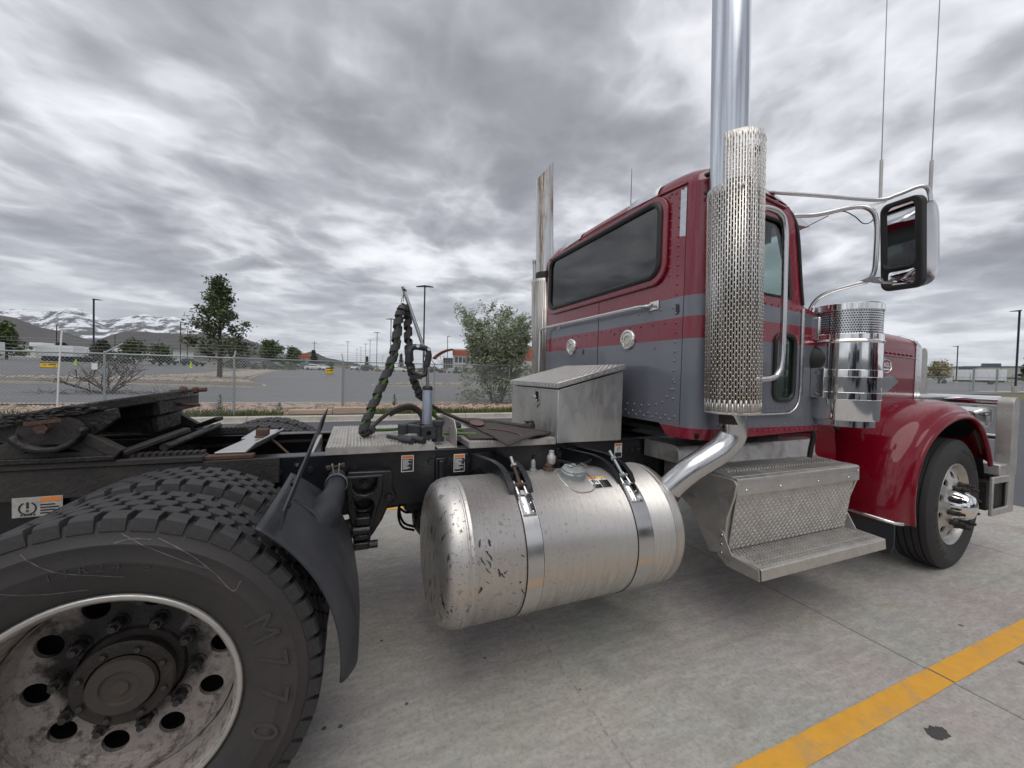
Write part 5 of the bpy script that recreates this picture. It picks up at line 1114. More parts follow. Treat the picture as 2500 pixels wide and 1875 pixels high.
# ---- air cleaner on the cowl
AX, AY, AR = 3.57, -1.06, .178
ac = P_('air_cleaner', MB().lathe([(0, 1.20), (.158, 1.20), (.158, 1.238), (.176, 1.24), (.178, 1.25), (.178, 1.72), (.184, 1.723), (.190, 1.732), (.184, 1.741), (.180, 1.744), (.180, 1.775), (.174, 1.78)], (AX, AY, 0), (0, 0, 1), 64), 'chrome', sm=40)
ob('intake_screen', MB().lathe([(.172, 1.778), (.172, 1.925)], (AX, AY, 0), (0, 0, 1), 48), M['steel'], ac, sm=60)
mb = MB(); NC = 84
for j in range(10):
    z = 1.785+.0145*j
    for i in range(NC):
        t = 2*pi*(i+.5*(j % 2))/NC; cx_2, cy_2 = AX+.1745*math.cos(t), AY+.1745*math.sin(t); d = V((-math.sin(t), math.cos(t), 0))*.0042
        mb.add([V((cx_2, cy_2, z))-d, V((cx_2, cy_2, z-.005)), V((cx_2, cy_2, z))+d, V((cx_2, cy_2, z+.005))], [(0, 1, 2, 3)])
ob('screen_perforation', mb, M['hole'], ac, sm=0, kind='stuff', fix=False)
ob('screen_cap', MB().lathe([(.174, 1.922), (.178, 1.926), (.178, 1.962), (.172, 1.968), (.150, 1.970), (0, 1.972)], (AX, AY, 0), (0, 0, 1), 64), M['chrome'], ac, sm=40)
for z in (1.395, 1.535): ob('band', MB().lathe([(.1785, z-.025), (.1815, z-.023), (.1815, z+.018), (.1785, z+.02)], (AX, AY, 0), (0, 0, 1), 64).lathe([(.1818, z-.0235), (.1825, z-.026), (.1785, z-.027)], (AX, AY, 0), (0, 0, 1), 64), M['chrome'], ac, sm=30)
ob('band_bracket', MB().box(3.375, 3.44, -1.05, -.97, 1.375, 1.565).bar((3.40, -1.06, 1.56), (3.45, -1.10, 1.56), .006, .03).bar((3.40, -1.06, 1.40), (3.45, -1.10, 1.40), .006, .03), M['steel'], ac, bev=.004)
for z in (1.395, 1.535): ob('bracket_bolt', MB().lathe([(0, .012), (.010, .012), (.012, 0)], (3.374, -1.01, z), (-1, 0, 0), 6), M['steel'], ac)
ob('intake_duct', MB().tube(spl([(3.44, -.88, 1.60), (3.46, -.96, 1.62), (3.50, -1.03, 1.62)], 5), [.085]*3+[.10]*8, 20), M['gasket'], ac, sm=60)
ob('drain_valve', MB().cyl((AX-.02, AY+.02, 1.17), (AX-.02, AY+.02, 1.20), .014), M['gasket'], ac)
ob('cowl_bracket', MB().box(3.40, 3.46, -1.0, -.90, 1.74, 1.90), M['steel'], ac, bev=.015, seg=3)

# ---- mirror on its tubular frame
mr = P_('mirror_frame', MB().tube(spl([(3.40, -.90, 1.80), (3.42, -.92, 1.94), (3.44, -.955, 2.02), (3.47, -1.02, 2.062), (3.52, -1.12, 2.09), (3.545, -1.17, 2.105), (3.555, -1.195, 2.15), (3.548, -1.205, 2.25), (3.53, -1.21, 2.44), (3.50, -1.19, 2.525), (3.45, -1.13, 2.553), (3.33, -1.0, 2.535), (3.20, -.93, 2.53)], 6), .0135, 14), 'steel', sm=60)
ob('mirror_brace', MB().tube(spl([(2.96, -.93, 2.632), (3.25, -1.06, 2.612), (3.53, -1.205, 2.583), (3.60, -1.27, 2.60), (3.655, -1.335, 2.628), (3.685, -1.362, 2.622), (3.70, -1.372, 2.59), (3.705, -1.375, 2.54)], 6), .0115, 12), M['steel'], mr, sm=60)
ob('brace_foot', MB().bar((2.90, -.90, 2.628), (2.99, -.94, 2.625), .05, .012), M['steel'], mr, bev=.005)
for z in (2.555, 2.10): ob('frame_gusset', MB().add([(3.535, -1.205, z-.03 if z > 2.3 else z+.03), (3.49, -1.16, z), (3.58, -1.235, z+.02 if z > 2.3 else z-.02)], [(0, 1, 2)]).add([(3.535, -1.201, z-.03 if z > 2.3 else z+.03), (3.49, -1.156, z), (3.58, -1.231, z+.02 if z > 2.3 else z-.02)], [(2, 1, 0)]), M['steel'], mr, sm=0)
ob('mirror_arm', MB().tube([(3.55, -1.19, 2.10), (3.62, -1.21, 2.095), (3.70, -1.24, 2.10)], .009, 8).tube(spl([(3.55, -1.19, 2.115), (3.60, -1.20, 2.125), (3.66, -1.205, 2.10), (3.70, -1.21, 2.105)], 4), .005, 8), M['steel'], mr, sm=60)
ob('mirror_wire', MB().tube(spl([(3.21, -.945, 2.535), (3.36, -1.02, 2.53), (3.42, -1.085, 2.54), (3.46, -1.13, 2.50), (3.49, -1.16, 2.452), (3.52, -1.185, 2.455), (3.535, -1.205, 2.50)], 8), .003, 6).tube([(3.22, -.955, 2.43), (3.38, -1.03, 2.525)], .0028, 6), M['gasket'], mr, sm=60)
# head: glass faces backwards; built around its own axis, then turned
hm = MX.Translation((3.735, -1.258, 2.328)) @ MX.Rotation(R(-13), 4, 'Z') @ MX.Rotation(R(-8), 4, 'Y') @ MX.Rotation(R(3), 4, 'X')
hw, hh = .108, .265
def shell(u, v):
    a_ = 2*pi*v; c2, s2 = math.cos(a_), math.sin(a_); e_ = .35
    y = hw*math.copysign(abs(c2)**e_, c2); z = hh*math.copysign(abs(s2)**e_, s2)
    k_ = math.sqrt(max(0, 1-u**3)); return (.15*u, y*(.55+.45*k_) if u > 0 else y, z*(.6+.4*k_) if u > 0 else z)
mh = ob('mirror_housing', MB().grid(shell, 10, 56, cv=True).add([shell(1, j/56) for j in range(56)], [list(range(56))]).xf(hm), M['steel'], mr, sm=60)
ob('mirror_bezel', MB().plate(rrect(-hw-.004, hw+.004, -hh-.004, hh+.004, .05, 8), [rrect(-hw+.034, hw-.014, -.125, hh-.022, .035, 8), rrect(-hw+.034, hw-.014, -hh+.026, -.14, .03, 8)], lambda y, z, t: tuple(hm @ V((t, y, z))), -.035, .006), M['gasket'], mr, sm=30, bev=.008, seg=3)
ob('mirror_glass', MB().add([hm @ V((-.014, y, z)) for y, z in rrect(-hw+.012, hw-.012, -.127, hh-.014, .035, 8)], [list(range(36))]), M['mirror'], mr, sm=0)
cvx = MB().grid(lambda u, v: hm @ V((-.016-.022*(1-(2*u-1)**2)*(1-(2*v-1)**2), (-hw+.012)+(2*hw-.024)*u, (-hh+.012)+.112*v)), 12, 10); ob('convex_mirror', cvx, M['mirror'], mr, sm=60)
# whip antennas on the mirror frame
for x, y, z, h, tx, ty in ((3.545, -1.215, 2.58, .24, -.010, .012), (3.70, -1.375, 2.57, .20, -.02, -.008)):
    an_ = P_('antenna', MB().tube([(x, y, z), (x+tx*.15, y+ty*.15, z+h)], .0085, 10), 'alu', sm=60)
    ob('antenna_whip', MB().tube([(x+tx*.15, y+ty*.15, z+h), (x+tx, y+ty, z+1.6)], [.0028, .0018], 6), M['galv'], an_)

# ---- hood
def hood(u, v):
    """u back to front, v from near lower edge over the top to the far side"""
    x = 3.50+2.09*u; hwid = .66-.055*u; zt = 2.005-.055*u-.02*u*u; zb = 1.325
    rr = .11; side_ = zt-rr-zb; flat = 2*(hwid-rr); arc = rr*pi/2; tot = 2*side_+2*arc+flat; s_ = v*tot
    if s_ < side_: return (x, -hwid, zb+s_)
    s_ -= side_
    if s_ < arc: a_ = s_/rr; return (x, -hwid+rr-rr*math.cos(a_), zt-rr+rr*math.sin(a_))
    s_ -= arc
    if s_ < flat: y = -hwid+rr+s_; return (x, y, zt+.035*(1-(y/hwid)**2))
    s_ -= flat
    if s_ < arc: a_ = pi/2-s_/rr; return (x, hwid-rr+rr*math.cos(a_), zt-rr+rr*math.sin(a_))
    return (x, hwid, zt-rr-(s_-arc))
hd = P_('hood', MB().grid(hood, 12, 70), 'red_clean', sm=60)
ob('hood_seam', MB().bar((3.6, -.66, 1.765), (5.585, -.611, 1.722), .008, .012), M['red'], hd, bev=.003)
hb = [(3.7+.075*i, -.659+.0263*(3.7+.075*i-3.5)-.004, 1.768-.0215*(.2+.075*i)) for i in range(25)]
rivets('hood_rivets', [(x, y, z+.022) for x, y, z in hb], (0, -1, 0), 'red', hd, 1.9)
# round emblem and painted chevrons on the hood side
em = lambda x, z: (x, -.66+.0263*(x-3.5)-.002, z)
ec = V(em(5.05, 1.635)); er = MB().tube([ec+V((.092*math.cos(R(a_)), .0263*.092*math.cos(R(a_)), .060*math.sin(R(a_)))) for a_ in range(0, 361, 12)], .005, 6, False)
ob('emblem_ring', er, M['chrome'], hd, sm=60)
o = link('emblem_lettering', text_mesh('EAGLE', .058, .0015, M['chrome']), hd); o.matrix_local = MX.Translation(ec+V((0, -.003, .008))) @ MX.Rotation(R(1.5), 4, 'Z') @ MX.Rotation(R(90), 4, 'X')
ob('emblem_bar', MB().box(ec.x-.05, ec.x+.05, ec.y-.003, ec.y, ec.z-.034, ec.z-.024), M['chrome'], hd)
for pts in ([(4.75, 1.735), (4.98, 1.74), (5.24, 1.60), (5.10, 1.68)], [(4.85, 1.40), (5.04, 1.375), (5.285, 1.50), (5.12, 1.56), (4.85, 1.50)]):
    ob('chevron', MB().add([em(x, z) for x, z in pts], [list(range(len(pts)))]), M['grey'], hd, sm=0, fix=False)
# grille shell
gs = MB(); 
for k_, (xa, xb, g_) in enumerate(((5.585, 5.635, .012), (5.635, 5.72, .0))):
    gs.grid(lambda u, v: (lambda p_: (xa+(xb-xa)*u, p_[1]*(1+g_*1.2)*(1 if u < .99 else .985), p_[2]+g_*.7-(0 if k_ == 0 else .01)))(hood(1, v)), 3, 70)
ob('grille_shell', gs, M['steel'], hd, sm=40)
ob('grille', MB().box(5.66, 5.70, -.57, .57, .75, 1.90), M['steel'], hd)
rivets('shell_rivets', [(5.61, -.617, 1.36+.05*i) for i in range(10)], (0, -1, 0), 'steel', hd, .9)
ob('hood_lower_side', MB().grid(lambda u, v: (3.56+.66*u, -.66-.05*v*u, 1.33-.62*v), 8, 10), M['red_clean'], hd, sm=60)
ob('hood_shelf', MB().grid(lambda u, v: (3.56+.80*u, -.66-.26*v*(.4+.6*u)+.0, 1.325+.02-.05*v*v-.02*u), 6, 6), M['red_clean'], hd, sm=60)
ob('hood_latch', MB().tube(spl([(3.56, -.88, 1.16), (3.575, -.89, 1.10), (3.565, -.885, 1.02), (3.56, -.88, .95)], 5), .016, 10), M['gasket'], hd)

# ---- front fenders
def arch(u):
    """outer crest line of the fender, rear foot to front tip (x,z)"""
    P0 = [(4.17, .47), (4.19, .64), (4.25, .84), (4.37, 1.04), (4.56, 1.20), (4.80, 1.305), (5.05, 1.345), (5.28, 1.315), (5.47, 1.20), (5.61, 1.02), (5.69, .86)]
    if not hasattr(arch, 'c'): arch.c = spl([(x, 0, z) for x, z in P0], 6)
    i = u*(len(arch.c)-1); k_ = min(int(i), len(arch.c)-2); return arch.c[k_]*(1-(i-k_))+arch.c[k_+1]*(i-k_)
CW = V((5.123, 0, .55))
def fend(u, v, sg=-1):
    p_ = arch(u); d = (arch(min(1, u+.01))-arch(max(0, u-.01))).normalized(); nn = V((-d.z, 0, d.x))
    if nn.dot(p_-CW) < 0: nn = -nn
    # section across: inner edge, flat crown, rounded shoulder, lip
    back = max(0, 1-u/.45); dep = .075+.105*back*back
    sec = [(.56, -.02), (.70, .0), (.85, .004), (.94, .0), (1.00, -.010), (1.045, -.035), (1.075, -.07), (1.090, -dep*.75-.02), (1.098, -dep-.02), (1.118, -dep-.034), (1.118, -dep-.05), (1.095, -dep-.055)]
    j = v*(len(sec)-1); k_ = min(int(j), len(sec)-2); f_ = j-k_
    y = sec[k_][0]*(1-f_)+sec[k_+1][0]*f_; off = sec[k_][1]*(1-f_)+sec[k_+1][1]*f_
    q = p_+nn*off; return (q.x, sg*y, q.z)
for sg in (-1, 1):
    ff = P_('front_fender', MB().grid(lambda u, v: fend(u, v, sg), 60, 24), 'red_clean', sm=60); solid(ff, .004, 1 if sg < 0 else -1)
    ob('wheel_well', MB().grid(lambda u, v: (5.123+(.66)*math.cos(R(190-190*u)), sg*(.50+.52*v), .55+.70*math.sin(R(190-190*u))*1.0), 24, 3), M['hole'], ff, sm=60)
    if sg < 0:
        ob('fender_trim', MB().tube([(4.165, -.74, .505), (4.166, -1.04, .492), (4.19, -1.085, .485), (4.26, -1.10, .475)], .013, 10), M['chrome'], ff, sm=60)
        ob('fender_flap', MB().prism([(-.74, .50), (-1.09, .485), (-1.092, .32), (-1.075, .265), (-1.03, .245), (-.74, .25)], lambda y, z, t: (t, y, z), 4.185, 4.197), M['plastic'], ff, bev=.003)
    hl = ob('headlight', MB().grid(lambda u, v: (lambda a_, k_: (5.62+.20*u, sg*(.93+.105*math.copysign(abs(math.cos(a_))**.4, math.cos(a_))*k_), 1.205+.085*math.copysign(abs(math.sin(a_))**.4, math.sin(a_))*k_))(2*pi*v, (.62+.38*min(1, u*3))*(1 if u < .95 else .93)), 14, 40, cv=True), M['steel'], ff, sm=50)
    ob('headlight_rim', MB().grid(lambda u, v: (lambda a_, k_: (5.79+.035*u, sg*(.93+.110*math.copysign(abs(math.cos(a_))**.4, math.cos(a_))*k_), 1.205+.09*math.copysign(abs(math.sin(a_))**.4, math.sin(a_))*k_))(2*pi*v, 1 if u < .7 else .9), 4, 40, cv=True), M['chrome'], ff, sm=50)
    ob('headlight_lens', MB().lathe([(.09, 0), (.05, .02), (0, .025)], (5.805, sg*.93, 1.205), (1, 0, 0), 24), M['lens'], ff)
    if sg < 0:
        oval = [(5.70+.055*math.copysign(abs(math.cos(t))**.6, math.cos(t)), -1.0375, 1.235+.014*math.copysign(abs(math.sin(t))**.6, math.sin(t))) for t in [2*pi*i/28 for i in range(29)]]
        ob('marker_light', MB().tube(oval, .0035, 6, False), M['gasket'], ff)
        mb = MB()
        for i in range(4): mb.lathe([(0, .003), (.006, .002), (.007, 0)], (5.665+.023*i, -1.0375, 1.235), (0, -1, 0), 10)
        ob('marker_led', mb, M['lens'], ff)
# ---- bumper and grille guard
bp_ = P_('bumper', MB().plate([(.37, -1.10), (.37, -.90), (.70, -.90), (.70, -1.10)], [], lambda z, y, t: (5.90+t, y, z), 0, .16) if False else MB().box(5.95, 6.05, -1.10, 1.10, .38, .70), 'alu', bev=.03, seg=4)
ob('bumper_end_frame', MB().plate([(5.62, .375), (6.04, .375), (6.04, .705), (5.62, .705)], [[(5.64, .43), (5.93, .43), (5.93, .65), (5.64, .65)]], XZ(-1.105), -.012, .012), M['alu'], bp_, bev=.006)
ob('bumper_core', MB().box(5.60, 5.95, -1.085, -.6, .42, .66), M['grease'], bp_)
for y in (-1.07, -.42, .42, 1.07):
    big = abs(y) > 1
    h1 = 1.385 if big else 1.86; x0, x1 = (5.93, 6.06) if big else (6.03, 6.17)
    top_ = [((x0+x1)/2+(x1-x0)/2*math.cos(R(a_)), h1-(x1-x0)/2+(x1-x0)/2*math.sin(R(a_))) for a_ in range(0, 181, 20)]
    ob('guard_upright', MB().prism([(x1, .70), *top_, (x0, .70)], XZ(y), -.048, .048), M['alu'], bp_, sm=40, bev=.004)
for z, a_, b_, r_ in ((1.345, -1.03, 1.03, .046), (1.02, -1.03, 1.03, .026)):
    ob('guard_tube', MB().cyl((6.0 if z > 1.2 else 5.99, a_, z), (6.0 if z > 1.2 else 5.99, b_, z), r_, n=20), M['chrome'], bp_, sm=60)
ob('guard_tube', MB().cyl((6.09, -.42, 1.75), (6.09, .42, 1.75), .028, n=20), M['chrome'], bp_, sm=60)
ob('guard_foot', MB().box(5.93, 6.05, -1.13, 1.13, .70, .86) if False else MB().box(5.80, 6.0, -1.10, -.95, .70, .80), M['alu'], bp_, bev=.01)
# ================================================================ surroundings
def poly_prism(name, pts, z0, z1, mt, par=None, kind=None, bev=0, dz=True):
    mb = MB(); k = len(pts); b = [(x, y, (zg(x, y) if dz else 0)+z0) for x, y in pts]; t = [(x, y, (zg(x, y) if dz else 0)+z1) for x, y in pts]
    mb.add(b+t, [list(range(k, 2*k))]+[[i, (i+1) % k, k+(i+1) % k, k+i] for i in range(k)])
    return ob(name, mb, M[mt], par, sm=0, kind=kind, bev=bev)
def inset(pts, d):
    c = V((sum(p[0] for p in pts)/len(pts), sum(p[1] for p in pts)/len(pts), 0)); out = []; k = len(pts)
    for i in range(k):
        a_, p_, b_ = V((*pts[i-1], 0)), V((*pts[i], 0)), V((*pts[(i+1) % k], 0))
        n1 = V((-(p_-a_).y, (p_-a_).x, 0)).normalized(); n2 = V((-(b_-p_).y, (b_-p_).x, 0)).normalized()
        bi = (n1+n2).normalized(); q = p_+bi*d/max(.4, bi.dot(n1)); out.append((q.x, q.y))
    return out
# ---- near kerb with its blocks, planting bed, rocks, grass
kerb = ob('kerb', MB().box(-14.2, 16.2, 9.60, 9.735, -.02, .012), M['kerb'], None, bev=.004); thing(kerb, 'long pale concrete kerb with gutter in front of the chain link fence', 'kerb')
for i in range(10):
    x0 = -14.2+3.04*i
    ob('kerb_block', MB().prism([(9.736, 0), (9.745, .135), (9.765, .155), (9.93, .158), (9.94, 0)], lambda y, z, t: (t, y, z), x0+.006, x0+3.034), M['kerb'], kerb, bev=.004)
bed = MB().grid(lambda u, v: (-16+34*u, 9.94+5.35*v, .145-.10*v+.03*NZ.noise((u*30, v*6, 2))), 60, 10); ob('planting_bed', bed, M['earth'], None, sm=60, kind='structure')
ob('lot_edge', MB().box(-18, 18, 15.25, 15.40, .0, .135), M['kerb'], None, kind='structure', bev=.01)
ico = [(0, 0, 1), (.894, 0, .447), (.276, .851, .447), (-.724, .526, .447), (-.724, -.526, .447), (.276, -.851, .447), (.724, .526, -.447), (-.276, .851, -.447), (-.894, 0, -.447), (-.276, -.851, -.447), (.724, -.526, -.447), (0, 0, -1)]
icf = [(0, 1, 2), (0, 2, 3), (0, 3, 4), (0, 4, 5), (0, 5, 1), (1, 6, 2), (2, 7, 3), (3, 8, 4), (4, 9, 5), (5, 10, 1), (2, 6, 7), (3, 7, 8), (4, 8, 9), (5, 9, 10), (1, 10, 6), (6, 11, 7), (7, 11, 8), (8, 11, 9), (9, 11, 10), (10, 11, 6)]
def rocks(n_, fn, r0, r1, mb):
    for i in range(n_):
        x, y, z = fn(); r_ = random.uniform(r0, r1); s_ = (random.uniform(.8, 1.4), random.uniform(.8, 1.4), random.uniform(.45, .8)); a_ = random.uniform(0, pi)
        mb.add([(x+r_*(s_[0]*p[0]*math.cos(a_)-s_[1]*p[1]*math.sin(a_))*(1+.25*NZ.noise((p[0]*2+i, p[1]*2, p[2]))), y+r_*(s_[0]*p[0]*math.sin(a_)+s_[1]*p[1]*math.cos(a_)), z+r_*s_[2]*p[2]) for p in ico], icf)
    return mb
random.seed(21)
# the bigger rocks one by one (shared shapes), the rest as one mass
rk = [rocks(1, lambda: (0, 0, 0), .1, .1, MB()).mesh('rock', M['stone'], 0) for i in range(6)]
rb_ = ob('rock_bed', rocks(2300, lambda: (lambda x, y: (x, y, .15-.10*(y-9.94)/5.35+.01))(random.uniform(-14, 15), random.uniform(10.6, 15.2)**1), .05, .12, MB()), M['stone'], None, sm=0, kind='stuff', fix=False)
rb_['label'] = 'bed of pinkish rocks behind the kerb'; rb_['category'] = 'rocks'
for i in range(150):
    x, y = random.uniform(-9, 11), random.uniform(11.0, 13.2); s_ = random.uniform(.9, 1.5)
    link('rock', random.choice(rk), bed_o if False else bpy.data.objects['planting_bed'], (x, y, .17-.10*(y-9.94)/5.35), (0, 0, random.uniform(0, 6)), (s_, s_, s_))
def blades(n_, fn, h0, h1, mt, name, w_=.012):
    mb = MB()
    for i in range(n_):
        x, y, z = fn(); h = random.uniform(h0, h1); a_ = random.uniform(0, 2*pi); l_ = random.uniform(.1, .5)*h; c_, s_ = math.cos(a_), math.sin(a_)
        mb.add([(x-s_*w_, y+c_*w_, z), (x+s_*w_, y-c_*w_, z), (x+c_*l_*.4+s_*w_*.6, y+s_*l_*.4-c_*w_*.6, z+h*.6), (x+c_*l_, y+s_*l_, z+h), (x+c_*l_*.4-s_*w_*.6, y+s_*l_*.4+c_*w_*.6, z+h*.6)], [(0, 1, 2, 4), (4, 2, 3)])
    return ob(name, mb, M[mt], None, sm=0, kind='stuff', fix=False)
def gpos():
    while 1:
        x = random.uniform(-13, 13); y = 9.98+abs(random.gauss(0, .45))
        if NZ.noise((x*.7, y*.9, 5)) > -.25 and not (-1.25 < x < 1.1 and y < 10.6): return (x, y, .145)
gs_ = blades(9000, gpos, .06, .22, 'grass', 'grass_strip'); gs_['label'] = 'strip of short grass and weeds along the back of the kerb'; gs_['category'] = 'grass'
for i, (x, y, h, lb) in enumerate(((-3.05, 11.3, .55, 'tall green weed among the rocks near the fifth wheel plate'), (-1.5, 11.2, .32, 'short leafy weed among the rocks left of the fence post'), (2.05, 12.6, .50, 'thin dry weed standing in the rocks behind the hoses'))):
    e = empty('weed', (x, y, .12)); thing(e, lb, 'weed'); random.seed(40+i)
    ob('stem', MB().tube([(0, 0, 0), (.02, 0, h*.5), (0, .01, h)], .006, 5), M['grass'], e)
    mb = MB()
    for q in range(60):
        z = random.uniform(.1, 1)*h; a_ = random.uniform(0, 6.3); L = .11*(1.1-z/h)+.03; c_, s_ = math.cos(a_), math.sin(a_)
        mb.add([(0, 0, z), (c_*L*.5-s_*.018, s_*L*.5+c_*.018, z+L*.4), (c_*L, s_*L, z+L*.5), (c_*L*.5+s_*.018, s_*L*.5-c_*.018, z+L*.4)], [(0, 1, 2, 3)])
    ob('leaves', mb, M['grass'], e, sm=0, fix=False)
t1 = ob('timber_sleeper', MB().box(-1.12, .03, 10.12, 10.42, .155, .30), M['timber'], None, bev=.02); thing(t1, 'weathered timber sleeper on the kerb, the left one of the pair', 'sleeper')
t2 = ob('timber_sleeper', MB().box(.06, 1.05, 10.12, 10.44, .155, .36), M['timber'], None, bev=.02); thing(t2, 'taller weathered timber sleeper below the fence post with the sign', 'sleeper')

# ---- chain link fence
def fence(name, path, base, top, label, pitch, rw, post_r, arms, wires, mesh_to=1):
    f = empty(name, (path[0][0], path[0][1], 0)); thing(f, label, 'fence'); f.location = (0, 0, 0)
    n_ = len(path); L = []
    for i, (x, y) in enumerate(path):
        zb, zt = base(x, y), top(x, y); big_ = i in arms.get('big', ())
        ob('post', MB().cyl((x, y, zb-.1), (x, y, zt+.03), post_r*(1.6 if big_ else 1), n=10).sph((x, y, zt+.03), post_r*1.25, 8), M['galv'], f, sm=50)
        ad = arms.get(i)
        if ad: ob('barb_arm', MB().tube([(x, y, zt+.02), (x+ad[0], y+ad[1], zt+ad[2])], post_r*.7, 8), M['galv'], f, sm=50)
    for i in range(n_-1):
        (x0, y0), (x1, y1) = path[i], path[i+1]; za, zb_ = top(x0, y0), top(x1, y1); b0, b1 = base(x0, y0), base(x1, y1)
        ob('top_rail', MB().cyl((x0, y0, za), (x1, y1, zb_), post_r*.75, n=8), M['galv'], f, sm=50)
        d = V((x1-x0, y1-y0, 0)); ln = d.length; d /= ln; H = za-b0; mb = MB(); k = int((ln+H)/pitch)
        for s_ in (1, -1):
            for q in range(-int(H/pitch), int(ln/pitch)+1):
                a0, a1 = q*pitch, q*pitch+H                       # runs up to the right, or mirrored
                t0, t1_ = max(0, -a0)/H, min(H, ln-a0)/H
                if t1_ <= t0: continue
                pts = []
                for t in (t0, t1_):
                    u = (a0+H*t); u = u if s_ > 0 else ln-u; w2 = u/ln; zlo, zhi = b0*(1-w2)+b1*w2, za*(1-w2)+zb_*w2
                    pts.append(V((x0+d.x*u, y0+d.y*u, zlo+(zhi-zlo)*t)))
                mb.tube(pts, rw, 3, False)
        ob('chain_link_mesh', mb, M['galv'], f, sm=0, kind='stuff', fix=False)
        wr = MB()
        for dx, dy, dz_ in wires: wr.tube([(x0+dx, y0+dy, za+dz_), ((x0+x1)/2+dx, (y0+y1)/2+dy, (za+zb_)/2+dz_-.012), (x1+dx, y1+dy, zb_+dz_)], .0035, 3, False)
        ob('barbed_wire', wr, M['galv'], f, sm=0, kind='stuff', fix=False)
    return f
path = [(-13.5, 10.0), (-9.2, 10.0), (-5.05, 10.0), (-2.41, 10.06), (.25, 12.65), (3.78, 13.9), (7.26, 14.0), (10.8, 14.1), (14.5, 14.2)]
rz_ = {0: 1.72, 1: 1.72, 2: 1.74, 3: 1.74, 4: 1.79, 5: 1.85, 6: 1.90, 7: 1.93, 8: 1.95}
topz = lambda x, y: rz_[path.index((x, y))]
F1 = fence('chain_link_fence', path, lambda x, y: .10, topz, 'grey chain link fence with barbed wire strands behind the truck', .078, .0042, .026,
      {'big': (4,), 2: (.26, .20, .28), 3: (.02, .05, .20), 4: (-.05, .1, .30), 5: (-.22, .1, .30), 6: (-.07, .05, .10), 1: (.2, .2, .28)}, [(.02, .04, .09), (.05, .08, .17), (.08, .12, .26), (0, .02, -.52), (.1, .2, .34)])
# a leaning bare pole tied to the fence
pl = ob('metal_pole', MB().tube([(-5.87, 9.93, .05), (-5.84, 9.93, 1.2), (-5.79, 9.95, 2.26)], .017, 8), M['white'], None, sm=50); thing(pl, 'leaning pale metal pole beside the fence at far left', 'pole')
# yellow signs wired to the fence
def fsign(x, y, z, w_, h, rz, label, mt='yellow_sign'):
    s_ = empty('fence_sign', (x, y, z), rz); thing(s_, label, 'sign')
    ob('sign_panel', MB().box(-w_/2, w_/2, -.002, .002, -h/2, h/2), M[mt], s_, sm=0)
    if mt == 'yellow_sign':
        ob('sign_border', MB().box(-w_/2, w_/2, -.004, -.0025, h*.40, h*.5).box(-w_/2, w_/2, -.004, -.0025, -h*.5, -h*.42), M['label_black'], s_, sm=0)
        mb = MB()
        for q in range(6): mb.box(-.02*w_+q*w_*.075, .035*w_+q*w_*.075, -.004, -.0025, .02*h, (.20+.05*(q % 2))*h)
        mb.box(-w_*.34, -w_*.14, -.004, -.0025, -.03*h, .08*h).box(w_*.28, w_*.38, -.004, -.0025, -.28*h, -.2*h)
        ob('sign_print', mb, M['label_black'], s_, sm=0, kind='stuff')
fsign(-6.02, 9.96, 1.425, .30, .125, 0, 'yellow warning sign on the fence beside the leaning pale pole')
fsign(-.16, 12.2, 1.44, .33, .20, R(44), 'yellow warning sign on the fence left of the thick post')
fsign(-5.22, 9.97, 1.42, .11, .15, 0, 'small white sign on the fence next to the bare shrub', 'white')

# ---- kerbed islands in the lot
def island(pts, lb):
    o = poly_prism('traffic_island', pts, 0, .17, 'kerb', None, bev=.0); thing(o, lb, 'island')
    poly_prism('island_bed', inset(pts, .16), .10, .20, 'earth', o); return o
i1 = [(-34, 28.6), (-24, 27.4), (-12, 26.4), (-5.3, 25.9), (-4.6, 26.5), (-5.0, 28.0), (-7.4, 34), (-9.0, 46), (-11.5, 75), (-13.5, 76), (-15.2, 56), (-14.6, 42), (-15.5, 33), (-24, 30.4), (-35, 31.2)]
island(i1, 'kerbed gravel island with the tall pear tree')
i2 = [(1.9, 29.6), (9, 30.0), (18, 30.6), (24, 33), (16, 35.4), (5.2, 35.2), (2.3, 31.6)]
island(i2, 'low kerbed gravel island seen between the hose bundles')
island([(-24, 82), (-14, 83), (-8.6, 88.5), (-9.2, 91), (-14, 89), (-26, 88)], 'far kerbed island with low shrubs left of the drive aisle')
island([(2.0, 95.5), (14, 94), (34, 93), (36, 97), (14, 98), (2.5, 98.5)], 'far kerbed island with low shrubs in front of the parked cars')
def inpoly(x, y, P_y):
    c = False; j = len(P_y)-1
    for i in range(len(P_y)):
        if (P_y[i][1] > y) != (P_y[j][1] > y) and x < (P_y[j][0]-P_y[i][0])*(y-P_y[i][1])/(P_y[j][1]-P_y[i][1])+P_y[i][0]: c = not c
        j = i
    return c
def rnd_in(P_y):
    xs_ = [p[0] for p in P_y]; ys_ = [p[1] for p in P_y]
    while 1:
        x, y = random.uniform(min(xs_), max(xs_)), random.uniform(min(ys_), max(ys_))
        if inpoly(x, y, P_y): return (x, y, zg(x, y)+.20)
M['stoneG'] = mat('grey_gravel', (.36, .31, .26), .9, 0, .35, 4)
def far_rock():
    while 1:
        p = rnd_in(inset(i1, .3))
        if p[1] > 29.5: return p
mb = rocks(1500, far_rock, .10, .22, MB()); rocks(350, lambda: rnd_in(inset(i2, .4)), .06, .14, mb)
o = ob('island_gravel', mb, M['stoneG'], None, sm=0, kind='stuff', fix=False); o['label'] = 'loose rocks covering the lot islands'; o['category'] = 'rocks'
random.seed(77)
for x0, y0, x1, y1 in [(-2, 40, -2, 46), (2, 40, 2, 46), (12, 48, 22, 58), (-30, 46, -24, 46), (8, 37.5, 26, 40.5)]:
    pass

